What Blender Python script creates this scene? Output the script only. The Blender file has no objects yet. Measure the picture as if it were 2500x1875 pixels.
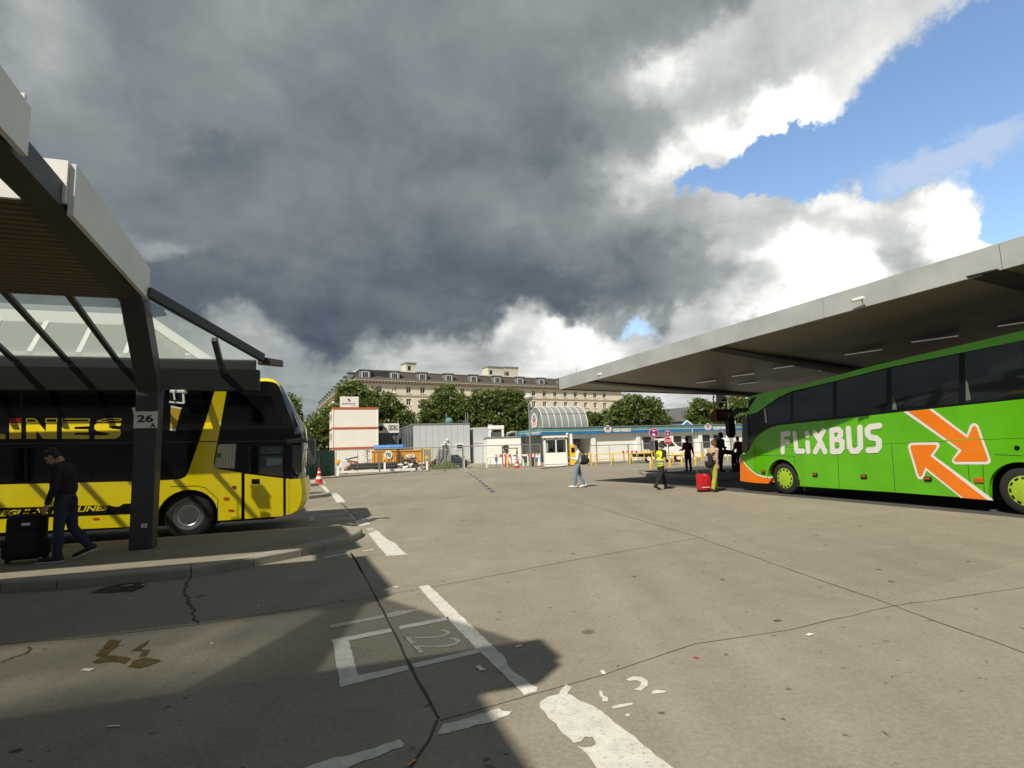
import bpy, bmesh, math, random
from mathutils import Vector, Matrix, Quaternion
R = math.radians
S = bpy.context.scene
COL = S.collection
random.seed(7)

# ------------------------------------------------------------------ camera (measured from the photograph)
FPX, PITCH, ROLL, CAMH = 1330.0, R(6.75), R(1.8), 1.7
_f = Vector((0, math.cos(PITCH), math.sin(PITCH)))
_r0, _u0 = Vector((1, 0, 0)), Vector((0, -math.sin(PITCH), math.cos(PITCH)))
_r = _r0 * math.cos(ROLL) - _u0 * math.sin(ROLL)
_u = _u0 * math.cos(ROLL) + _r0 * math.sin(ROLL)
CAM = Vector((0, 0, CAMH))

def ray(x, y):
    return _f + _r * ((x - 1250) / FPX) - _u * ((y - 937.5) / FPX)
def G(x, y, h=0.0):
    d = ray(x, y)
    return CAM + d * ((h - CAMH) / d.z)
def AT(x, y, Y):
    d = ray(x, y)
    return CAM + d * (Y / d.y)
def px_of(p):
    d = Vector(p) - CAM
    z = d.dot(_f)
    return 1250 + FPX * d.dot(_r) / z, 937.5 - FPX * d.dot(_u) / z
def z2(x, y): return (x / 2.5525, 850 + y / 2.5525)
def z3(x, y): return (700 + x / 3.6867, 850 + y / 3.6867)
def z4(x, y): return (1200 + x / 3.4031, 850 + y / 3.4031)
def z5(x, y): return (1700 + x / 2.765, 750 + y / 2.765)
def z6(x, y): return (700 + x / 2.212, 1300 + y / 2.212)
def z7(x, y): return (x / 2.765, 1350 + y / 2.765)
def z9(x, y): return (740 + x / 5.53, 1160 + y / 5.53)

cam_d = bpy.data.cameras.new('camera')
cam_d.sensor_width = 36
cam_d.lens = 36 * FPX / 2500
cam_d.clip_end = 3000
cam_d.clip_start = 0.05
cam = bpy.data.objects.new('camera', cam_d)
COL.objects.link(cam)
m = Matrix.Identity(4)
for i in range(3):
    m[i][0], m[i][1], m[i][2], m[i][3] = _r[i], _u[i], -_f[i], CAM[i]
cam.matrix_world = m
S.camera = cam

# the bus station grid: a runs along the platforms, p points across them (away from the camera)
GA = R(18.4)
a = Vector((math.cos(GA), math.sin(GA), 0))
p = Vector((-math.sin(GA), math.cos(GA), 0))
O = G(384, 1334, .15); O.z = 0
def W(s, y, z=0.0):
    return O + a * s + p * y + Vector((0, 0, z))
def local(v):
    d = Vector(v) - O
    return d.dot(a), d.dot(p), v[2]

# ------------------------------------------------------------------ materials
MATS = {}
def mat(name, col, rough=.6, metal=0., noise=0., scale=4., bump=0., bscale=40., coat=0., spec=.5, emit=None, col2=None):
    if name in MATS: return MATS[name]
    M = bpy.data.materials.new(name); M.use_nodes = True
    nt = M.node_tree; b = nt.nodes['Principled BSDF']
    b.inputs['Base Color'].default_value = (*col, 1)
    b.inputs['Roughness'].default_value = rough
    b.inputs['Metallic'].default_value = metal
    b.inputs['Coat Weight'].default_value = coat
    b.inputs['Coat Roughness'].default_value = .08
    b.inputs['Specular IOR Level'].default_value = spec
    if noise > 0 or bump > 0:
        tc = nt.nodes.new('ShaderNodeTexCoord')
    if noise > 0:
        n = nt.nodes.new('ShaderNodeTexNoise'); n.inputs['Scale'].default_value = scale; n.inputs['Detail'].default_value = 6
        n.inputs['Roughness'].default_value = .65
        nt.links.new(tc.outputs['Object'], n.inputs['Vector'])
        r = nt.nodes.new('ShaderNodeValToRGB')
        c2 = col2 or tuple(c * (1 - noise) for c in col)
        c3 = tuple(min(1, c * (1 + noise * .5)) for c in col)
        r.color_ramp.elements[0].position = .3; r.color_ramp.elements[0].color = (*c2, 1)
        r.color_ramp.elements[1].position = .7; r.color_ramp.elements[1].color = (*c3, 1)
        nt.links.new(n.outputs['Fac'], r.inputs['Fac']); nt.links.new(r.outputs['Color'], b.inputs['Base Color'])
        mr = nt.nodes.new('ShaderNodeMapRange'); mr.inputs['To Min'].default_value = max(0, rough - .12); mr.inputs['To Max'].default_value = min(1, rough + .12)
        nt.links.new(n.outputs['Fac'], mr.inputs['Value']); nt.links.new(mr.outputs['Result'], b.inputs['Roughness'])
    if bump > 0:
        n2 = nt.nodes.new('ShaderNodeTexNoise'); n2.inputs['Scale'].default_value = bscale; n2.inputs['Detail'].default_value = 4
        nt.links.new(tc.outputs['Object'], n2.inputs['Vector'])
        bp = nt.nodes.new('ShaderNodeBump'); bp.inputs['Strength'].default_value = bump; bp.inputs['Distance'].default_value = .02
        nt.links.new(n2.outputs['Fac'], bp.inputs['Height']); nt.links.new(bp.outputs['Normal'], b.inputs['Normal'])
    if emit:
        b.inputs['Emission Color'].default_value = (*col, 1); b.inputs['Emission Strength'].default_value = emit
    MATS[name] = M
    return M

def glass(name, tint=(.8, .85, .85), trans=.8, rough=.02, frost=None, milk=False):
    if name in MATS: return MATS[name]
    M = bpy.data.materials.new(name); M.use_nodes = True
    nt = M.node_tree; nt.nodes.clear()
    o = nt.nodes.new('ShaderNodeOutputMaterial'); tr = nt.nodes.new('ShaderNodeBsdfTransparent'); gl = nt.nodes.new('ShaderNodeBsdfGlossy')
    tr.inputs['Color'].default_value = (*[c * trans for c in tint], 1); gl.inputs['Roughness'].default_value = rough
    lw_ = nt.nodes.new('ShaderNodeLayerWeight'); pw = nt.nodes.new('ShaderNodeMath'); pw.operation = 'POWER'; pw.inputs[1].default_value = 5
    fr = nt.nodes.new('ShaderNodeMath'); fr.operation = 'MULTIPLY_ADD'; fr.inputs[1].default_value = .9; fr.inputs[2].default_value = .05
    nt.links.new(lw_.outputs['Facing'], pw.inputs[0]); nt.links.new(pw.outputs[0], fr.inputs[0])
    mx = nt.nodes.new('ShaderNodeMixShader')
    nt.links.new(fr.outputs[0], mx.inputs[0]); nt.links.new(tr.outputs[0], mx.inputs[1]); nt.links.new(gl.outputs[0], mx.inputs[2])
    last = mx
    if frost:
        df = nt.nodes.new('ShaderNodeBsdfTranslucent' if milk else 'ShaderNodeBsdfDiffuse'); df.inputs['Color'].default_value = (*frost[:3], 1)
        m2 = nt.nodes.new('ShaderNodeMixShader'); m2.inputs[0].default_value = frost[3]
        nt.links.new(mx.outputs[0], m2.inputs[1]); nt.links.new(df.outputs[0], m2.inputs[2]); last = m2
    nt.links.new(last.outputs[0], o.inputs['Surface'])
    MATS[name] = M
    return M

# ------------------------------------------------------------------ mesh builder
class MB:
    def __init__(s): s.v = []; s.f = []; s.mi = []; s.cur = 0
    def add(s, vs, fs):
        o = len(s.v); s.v += [tuple(v) for v in vs]
        for f in fs: s.f.append([i + o for i in f]); s.mi.append(s.cur)
        return s
    def hexa(s, c8):
        return s.add(c8, [(0, 3, 2, 1), (4, 5, 6, 7), (0, 1, 5, 4), (1, 2, 6, 5), (2, 3, 7, 6), (3, 0, 4, 7)])
    def box(s, x0, x1, y0, y1, z0, z1):
        return s.hexa([(x0, y0, z0), (x1, y0, z0), (x1, y1, z0), (x0, y1, z0), (x0, y0, z1), (x1, y0, z1), (x1, y1, z1), (x0, y1, z1)])
    def bbox(s, x0, x1, y0, y1, z0, z1, b):      # box with chamfered edges
        bm = bmesh.new()
        vs = [bm.verts.new(v) for v in [(x0, y0, z0), (x1, y0, z0), (x1, y1, z0), (x0, y1, z0), (x0, y0, z1), (x1, y0, z1), (x1, y1, z1), (x0, y1, z1)]]
        for f in [(0, 3, 2, 1), (4, 5, 6, 7), (0, 1, 5, 4), (1, 2, 6, 5), (2, 3, 7, 6), (3, 0, 4, 7)]: bm.faces.new([vs[i] for i in f])
        bmesh.ops.bevel(bm, geom=bm.edges[:], offset=b, segments=2, affect='EDGES', profile=.5)
        bm.verts.index_update()
        s.add([v.co for v in bm.verts], [[v.index for v in f.verts] for f in bm.faces]); bm.free()
        return s
    def bar(s, p0, p1, w, h, up=(0, 0, 1)):      # rectangular bar between two points
        p0, p1 = Vector(p0), Vector(p1); d = (p1 - p0).normalized(); up = Vector(up)
        x = d.cross(up)
        if x.length < 1e-4: x = d.cross(Vector((0, 1, 0)))
        x.normalize(); u = x.cross(d).normalized(); x = x * w / 2; u = u * h / 2
        return s.hexa([p0 - x - u, p0 + x - u, p0 + x + u, p0 - x + u, p1 - x - u, p1 + x - u, p1 + x + u, p1 - x + u])
    def tube(s, p0, p1, r0, r1=None, n=10, caps=True):
        r1 = r0 if r1 is None else r1
        p0, p1 = Vector(p0), Vector(p1); d = (p1 - p0).normalized()
        x = d.orthogonal().normalized(); y = d.cross(x)
        vs = []
        for c, r in ((p0, r0), (p1, r1)):
            for i in range(n):
                t = 2 * math.pi * i / n; vs.append(c + (x * math.cos(t) + y * math.sin(t)) * r)
        fs = [(i, (i + 1) % n, n + (i + 1) % n, n + i) for i in range(n)]
        if caps: fs += [tuple(range(n))[::-1], tuple(range(n, 2 * n))]
        return s.add(vs, fs)
    def path(s, pts, r, n=8):
        for i in range(len(pts) - 1): s.tube(pts[i], pts[i + 1], r, r, n)
        for q in pts[1:-1]: s.ball(q, r * 1.0, 8, 5)
        return s
    def ball(s, c, r, n=12, k=8, rot=None):
        rx, ry, rz = (r, r, r) if isinstance(r, (int, float)) else r
        vs = []; c = Vector(c)
        for j in range(k + 1):
            ph = math.pi * j / k
            for i in range(n):
                t = 2 * math.pi * i / n
                q = Vector((rx * math.sin(ph) * math.cos(t), ry * math.sin(ph) * math.sin(t), rz * math.cos(ph)))
                if rot: q = rot @ q
                vs.append(c + q)
        fs = []
        for j in range(k):
            for i in range(n): fs.append((j * n + i, (j + 1) * n + i, (j + 1) * n + (i + 1) % n, j * n + (i + 1) % n))
        return s.add(vs, fs)
    def cap(s, p0, r0, p1, r1, n=12):            # tapered capsule
        s.tube(p0, p1, r0, r1, n); s.ball(p0, r0, n, 8); s.ball(p1, r1, n, 8); return s
    def lathe(s, prof, n=24, axis='z', c=(0, 0, 0)):
        c = Vector(c); vs = []
        for r, h in prof:
            for i in range(n):
                t = 2 * math.pi * i / n; x, y = r * math.cos(t), r * math.sin(t)
                vs.append(c + (Vector((x, y, h)) if axis == 'z' else Vector((x, h, y)) if axis == 'y' else Vector((h, x, y))))
        fs = [(j * n + i, j * n + (i + 1) % n, (j + 1) * n + (i + 1) % n, (j + 1) * n + i) for j in range(len(prof) - 1) for i in range(n)]
        fs += [tuple(range(n)), tuple(range((len(prof) - 1) * n, len(prof) * n))]
        return s.add(vs, fs)
    def prism(s, pts, d):                        # planar polygon (3d points) pushed by vector d
        n = len(pts); pts = [Vector(q) for q in pts]; d = Vector(d)
        vs = pts + [q + d for q in pts]
        return s.add(vs, [tuple(range(n))[::-1], tuple(range(n, 2 * n))] + [(i, (i + 1) % n, n + (i + 1) % n, n + i) for i in range(n)])
    def loft(s, rings, close=True, caps=True):
        n = len(rings[0]); vs = [q for r in rings for q in r]; fs = []
        for j in range(len(rings) - 1):
            for i in range(n if close else n - 1): fs.append((j * n + i, j * n + (i + 1) % n, (j + 1) * n + (i + 1) % n, (j + 1) * n + i))
        if caps: fs += [tuple(range(n))[::-1], tuple(range((len(rings) - 1) * n, len(rings) * n))]
        return s.add(vs, fs)
    def mesh(s, name, mats, smooth=False, fix=True):
        me = bpy.data.meshes.new(name); me.from_pydata([tuple(v) for v in s.v], [], s.f)
        for m_ in (mats if isinstance(mats, (list, tuple)) else [mats]): me.materials.append(m_)
        me.polygons.foreach_set('material_index', s.mi)
        if fix:
            bm = bmesh.new(); bm.from_mesh(me); bmesh.ops.recalc_face_normals(bm, faces=bm.faces); bm.to_mesh(me); bm.free()
        if smooth:
            me.polygons.foreach_set('use_smooth', [True] * len(me.polygons))
            if smooth != 2: me.set_sharp_from_angle(angle=R(38))
        me.update()
        return me
    def build(s, name, mats, parent=None, smooth=False, fix=True):
        return link(name, s.mesh(name, mats, smooth, fix), parent)

def link(name, data, parent=None):
    o = bpy.data.objects.new(name, data); COL.objects.link(o)
    if parent: o.parent = parent
    return o
def tag(o, label=None, cat=None, group=None, kind=None):
    for k, v in (('label', label), ('category', cat), ('group', group), ('kind', kind)):
        if v: o[k] = v
    return o
def thing(name, label, cat, loc=(0, 0, 0), rz=0., group=None):
    o = link(name, None); o.location = loc; o.rotation_euler = (0, 0, rz); o.empty_display_size = .2
    return tag(o, label, cat, group)
def kids(o): return [c for c in COL.objects if c.parent == o]
CH = {}
def dup(o, loc=None, rz=None, label=None, scale=None):
    def cp(x, par):
        c = x.copy(); COL.objects.link(c); c.parent = par
        for k in [q for q in COL.objects if q.parent == x]: cp(k, c)
        return c
    c = cp(o, None)
    if loc is not None: c.location = loc
    if rz is not None: c.rotation_euler = (0, 0, rz)
    if scale is not None: c.scale = (scale,) * 3
    if label: c['label'] = label
    return c
def struct(o): o['kind'] = 'structure'; return o
def settle(o, voxel, smooth=0):
    """fuse overlapping shapes into one continuous skin and keep it as a plain mesh"""
    md = o.modifiers.new('fuse', 'REMESH'); md.mode = 'VOXEL'; md.voxel_size = voxel
    if smooth:
        sm = o.modifiers.new('soft', 'SMOOTH'); sm.factor = .5; sm.iterations = smooth
    dg = bpy.context.evaluated_depsgraph_get(); dg.update()
    me = bpy.data.meshes.new_from_object(o.evaluated_get(dg))
    ms = list(o.data.materials); o.modifiers.clear(); o.data = me
    if not me.materials:
        for q in ms: me.materials.append(q)
    me.polygons.foreach_set('use_smooth', [True] * len(me.polygons))
    return o
def text(name, s, material, parent, X, Y, org, w=None, h=1., bold=0., shear=0., depth=.004, align='l', spacing=1.0):
    """lettering as a thin raised mesh: X, Y are the reading and the up direction, org the lower-left corner"""
    cu = bpy.data.curves.new(name, 'FONT'); cu.body = s; cu.size = 1; cu.offset = bold; cu.extrude = .01; cu.shear = shear
    cu.space_character = spacing; cu.resolution_u = 4
    t = bpy.data.objects.new('lettering', cu); COL.objects.link(t)
    dg = bpy.context.evaluated_depsgraph_get(); dg.update()
    me = bpy.data.meshes.new_from_object(t.evaluated_get(dg)); bpy.data.objects.remove(t); bpy.data.curves.remove(cu)
    xs = [v.co.x for v in me.vertices]; ys = [v.co.y for v in me.vertices]
    x0, x1, y0, y1 = min(xs), max(xs), min(ys), max(ys)
    sy = h / (y1 - y0); sx = (w / (x1 - x0)) if w else sy
    X, Y, org = Vector(X), Vector(Y), Vector(org); N = X.cross(Y)
    off = 0 if align == 'l' else -(x1 - x0) * sx / 2
    for v in me.vertices:
        c = v.co.copy(); v.co = org + X * ((c.x - x0) * sx + off) + Y * ((c.y - y0) * sy) + N * (depth * (1 if c.z > 0 else 0))
    me.materials.clear(); me.materials.append(material)
    return link(name, me, parent)
# ------------------------------------------------------------------ light and sky
SUN = (a * .66 + p * .60 + Vector((0, 0, -1))).normalized()
sd = bpy.data.lights.new('sun', 'SUN'); sd.energy = 4.4; sd.angle = R(.8); sd.color = (1, .93, .80)
so = bpy.data.objects.new('sun', sd); COL.objects.link(so); so.rotation_euler = SUN.to_track_quat('-Z', 'Y').to_euler(); so.location = (-10, -20, 40)
so['kind'] = 'structure'
S.view_settings.view_transform = 'Standard'; S.view_settings.look = 'None'; S.view_settings.exposure = .3; S.view_settings.gamma = 1

w = bpy.data.worlds.new('World'); S.world = w; w.use_nodes = True
nt = w.node_tree; nt.nodes.clear(); N = nt.nodes; Lk = nt.links
def node(t, **k):
    n = N.new(t)
    for q, v in k.items(): setattr(n, q, v)
    return n
def val(n, i, v):
    if isinstance(v, bpy.types.NodeSocket): Lk.new(v, n.inputs[i])
    else: n.inputs[i].default_value = v
def M(op, x, y=0., z=0.):
    n = node('ShaderNodeMath', operation=op); val(n, 0, x); val(n, 1, y)
    if op in ('MULTIPLY_ADD', 'COMPARE'): val(n, 2, z)
    return n.outputs[0]
def V(op, x, y=None):
    n = node('ShaderNodeVectorMath', operation=op); val(n, 0, x)
    if y is not None: val(n, 1, y)
    return n.outputs['Value'] if op in ('DOT_PRODUCT', 'LENGTH') else n.outputs[0]
def mix(f, x, y):
    n = node('ShaderNodeMix', data_type='RGBA'); val(n, 0, f); val(n, 6, x); val(n, 7, y)
    return n.outputs[2]
def smooth(x, lo, hi):
    n = node('ShaderNodeMapRange', interpolation_type='SMOOTHSTEP'); val(n, 0, x); val(n, 1, lo); val(n, 2, hi)
    return n.outputs[0]
out = node('ShaderNodeOutputWorld'); bg = node('ShaderNodeBackground'); Lk.new(bg.outputs[0], out.inputs[0])
bg.inputs['Strength'].default_value = .1
sky = node('ShaderNodeTexSky', sky_type='NISHITA'); sky.sun_disc = False
sky.sun_elevation = math.asin(-SUN.z); sky.sun_rotation = math.atan2(-SUN.x, -SUN.y)
sky.air_density = 1.3; sky.dust_density = .4; sky.ozone_density = 2.5
tc = node('ShaderNodeTexCoord'); D = tc.outputs['Generated']
sp = node('ShaderNodeSeparateXYZ'); Lk.new(D, sp.inputs[0])
az = M('ARCTAN2', sp.outputs[0], sp.outputs[1]); el = M('ARCSINE', sp.outputs[2])
cb = node('ShaderNodeCombineXYZ'); Lk.new(az, cb.inputs[0]); Lk.new(el, cb.inputs[1])
AE0 = cb.outputs[0]
def noise(vec, sc, det, rough=.55, dist=0.):
    n = node('ShaderNodeTexNoise'); val(n, 'Vector', vec); n.inputs['Scale'].default_value = sc; n.inputs['Detail'].default_value = det
    n.inputs['Roughness'].default_value = rough; n.inputs['Distortion'].default_value = dist
    return n
w1 = noise(D, 3.2, 5, .6); w2 = noise(D, 12, 6, .65)
wa = V('SCALE', V('SUBTRACT', w1.outputs['Color'], (.5, .5, .5))); wa.node.inputs['Scale'].default_value = .30
wb = V('SCALE', V('SUBTRACT', w2.outputs['Color'], (.5, .5, .5))); wb.node.inputs['Scale'].default_value = .10
AE = V('ADD', V('ADD', AE0, wa), wb)
wc = V('SCALE', V('SUBTRACT', w2.outputs['Color'], (.5, .5, .5))); wc.node.inputs['Scale'].default_value = .10
wd = V('SCALE', V('SUBTRACT', noise(D, 30, 6, .65).outputs['Color'], (.5, .5, .5))); wd.node.inputs['Scale'].default_value = .035
AE2 = V('ADD', V('ADD', AE0, wc), wd)
K = 1 / .8848
def azel(x, y):          # photo position (2212 px wide) -> direction in the sky
    d = ray(x * K, y * K).normalized()
    return math.atan2(d.x, d.y), math.asin(d.z)
def blob(vec, x, y, rx, ry, rot=0.):
    c = azel(x, y); e1 = azel(x + 10, y); sc = abs(e1[0] - c[0]) / 10; e2 = azel(x, y + 10); sv = abs(e2[1] - c[1]) / 10
    v = V('SUBTRACT', vec, (c[0], c[1], 0))
    if rot:
        rn = node('ShaderNodeVectorRotate', rotation_type='Z_AXIS'); val(rn, 0, v); rn.inputs['Angle'].default_value = R(rot); v = rn.outputs[0]
    v = V('MULTIPLY', v, (1 / (rx * sc), 1 / (ry * sv), 0))
    return M('POWER', 2.718, M('MULTIPLY', V('DOT_PRODUCT', v, v), -1.))
# brightness of the cloud deck: weighted patches seen in the photograph (x, y, rx, ry, brightness)
PATCH = [(950, 160, 260, 110, .27), (600, 450, 230, 100, .22), (250, 220, 160, 180, .34), (470, 330, 130, 35, .17), (840, 270, 170, 32, .19), (1060, 90, 80, 70, .33), (1240, 240, 90, 60, .30), (720, 500, 120, 30, .14), (560, 200, 120, 50, .30), (110, 90, 90, 110, .62), (330, 60, 140, 80, .36), (640, 60, 180, 60, .40),
         (1020, 590, 230, 60, .12), (900, 470, 200, 60, .22), (1150, 640, 260, 45, .08), (620, 700, 160, 60, .03), (480, 640, 120, 50, .10), (380, 560, 50, 25, .42), (800, 650, 180, 50, .16),
         (760, 330, 120, 60, .26), (1250, 60, 130, 90, .36), (1180, 330, 140, 70, .20), (1180, 480, 120, 50, .30), (1000, 380, 110, 50, .30),
         (1400, 200, 60, 60, .80), (1430, 170, 40, 30, .95), (1330, 200, 60, 60, .60), (1620, 120, 130, 80, .72), (1800, 120, 90, 80, .80), (1520, 240, 110, 45, .60), (1330, 330, 60, 90, .50),
         (1600, 290, 110, 50, 1.05), (1640, 270, 50, 30, 1.0), (1380, 420, 60, 50, .72), (1410, 410, 40, 30, 1.0), (1540, 440, 90, 50, .72), (1430, 520, 120, 60, .60), (1650, 480, 80, 50, .55), (1600, 540, 120, 50, .60),
         (1760, 590, 95, 75, 1.3), (1800, 490, 70, 50, .58), (1820, 420, 50, 40, .86), (2040, 470, 75, 60, 1.3), (1950, 520, 70, 50, .58), (2150, 540, 60, 40, .9), (1500, 632, 120, 34, .34), (1660, 640, 70, 35, .62), (1420, 600, 100, 40, .27),
         (1280, 570, 100, 40, .34), (1090, 710, 60, 30, .78), (1230, 750, 80, 35, .95), (1310, 690, 35, 25, .45), (1450, 720, 90, 40, .64), (950, 770, 90, 40, .62), (780, 800, 120, 35, .46), (600, 770, 90, 40, .60), (550, 740, 40, 30, .56), (690, 850, 80, 50, .36),
         (1540, 900, 160, 60, .70), (1200, 800, 160, 30, .75), (1100, 760, 60, 25, .6), (2300, 100, 300, 300, .8)]
num, den = 0.04 * .26, 0.04
for (x, y, rx, ry, b) in PATCH:
    g = blob(AE, x, y, rx, ry)
    num = M('MULTIPLY_ADD', g, b, num); den = M('ADD', den, g)
base = M('DIVIDE', num, den)
# billows: noise on the cloud layer itself, stretched with distance
pl = node('ShaderNodeCombineXYZ'); zz = M('MAXIMUM', M('ADD', sp.outputs[2], .12), .05)
Lk.new(M('DIVIDE', sp.outputs[0], zz), pl.inputs[0]); Lk.new(M('DIVIDE', sp.outputs[1], zz), pl.inputs[1])
n1 = noise(pl.outputs[0], 1.6, 9, .58, .35); n2 = noise(D, 7, 8, .6, .25)
det = M('ADD', M('MULTIPLY', M('SUBTRACT', n1.outputs['Fac'], .5), .72), M('MULTIPLY', M('SUBTRACT', n2.outputs['Fac'], .5), .50))
amp = M('MULTIPLY_ADD', base, .55, .42)
bri = M('ADD', base, M('MULTIPLY', det, amp))
rp = node('ShaderNodeValToRGB'); Lk.new(bri, rp.inputs[0]); cr = rp.color_ramp
stops = [(0., (.056, .078, .105)), (.12, (.098, .123, .146)), (.3, (.19, .217, .23)), (.48, (.31, .335, .335)), (.68, (.56, .575, .56)), (.85, (.84, .84, .81)), (1., (1.3, 1.28, 1.22))]
cr.elements[0].position, cr.elements[0].color = stops[0][0], (*stops[0][1], 1)
cr.elements[1].position, cr.elements[1].color = stops[-1][0], (*stops[-1][1], 1)
for s_, c in stops[1:-1]:
    e = cr.elements.new(s_); e.color = (*c, 1)
cl = node('ShaderNodeVectorMath', operation='SCALE'); Lk.new(rp.outputs[0], cl.inputs[0]); cl.inputs['Scale'].default_value = 10
# openings in the deck where the blue shows
hole = None
for (x, y, rx, ry, k, rot) in [(2150, 130, 260, 150, 1.5, 0), (2060, 250, 240, 120, 1.3, 0), (1830, 295, 145, 52, 1.15, 0), (1690, 335, 95, 42, 1.1, 0), (1590, 392, 85, 28, .95, 0), (1492, 400, 45, 22, .85, 0), (1660, 400, 60, 22, .8, 0), (1740, 395, 80, 34, 1.0, 0), (2180, 420, 60, 60, .9, 0), (2170, 480, 45, 35, .8, 0), (1378, 716, 60, 30, .74, 0),
                      (1930, 385, 80, 30, .55, 0), (2400, 300, 300, 300, 1.2, 0)]:
    g = M('MULTIPLY', blob(AE2, x, y, rx, ry, rot), k)
    hole = g if hole is None else M('ADD', hole, g)
hole = smooth(M('ADD', hole, M('MULTIPLY', M('SUBTRACT', n2.outputs['Fac'], .5), .42)), .33, .78)
# thin high veil across the blue
veil = smooth(M('ADD', M('ADD', blob(AE2, 2090, 330, 200, 50, 0), M('MULTIPLY', blob(AE2, 1960, 370, 130, 45, 0), .6)), M('MULTIPLY', M('SUBTRACT', noise(D, 9, 6, .6, .6).outputs['Fac'], .5), .8)), .35, 1.05)
skyc = V('MULTIPLY', sky.outputs[0], (1.38, 1.44, 1.52))
blue = mix(M('MULTIPLY', veil, .75), skyc, (4.6, 5.4, 6.9, 1))
fin = mix(hole, cl.outputs[0], blue)
Lk.new(fin, bg.inputs['Color'])
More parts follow.
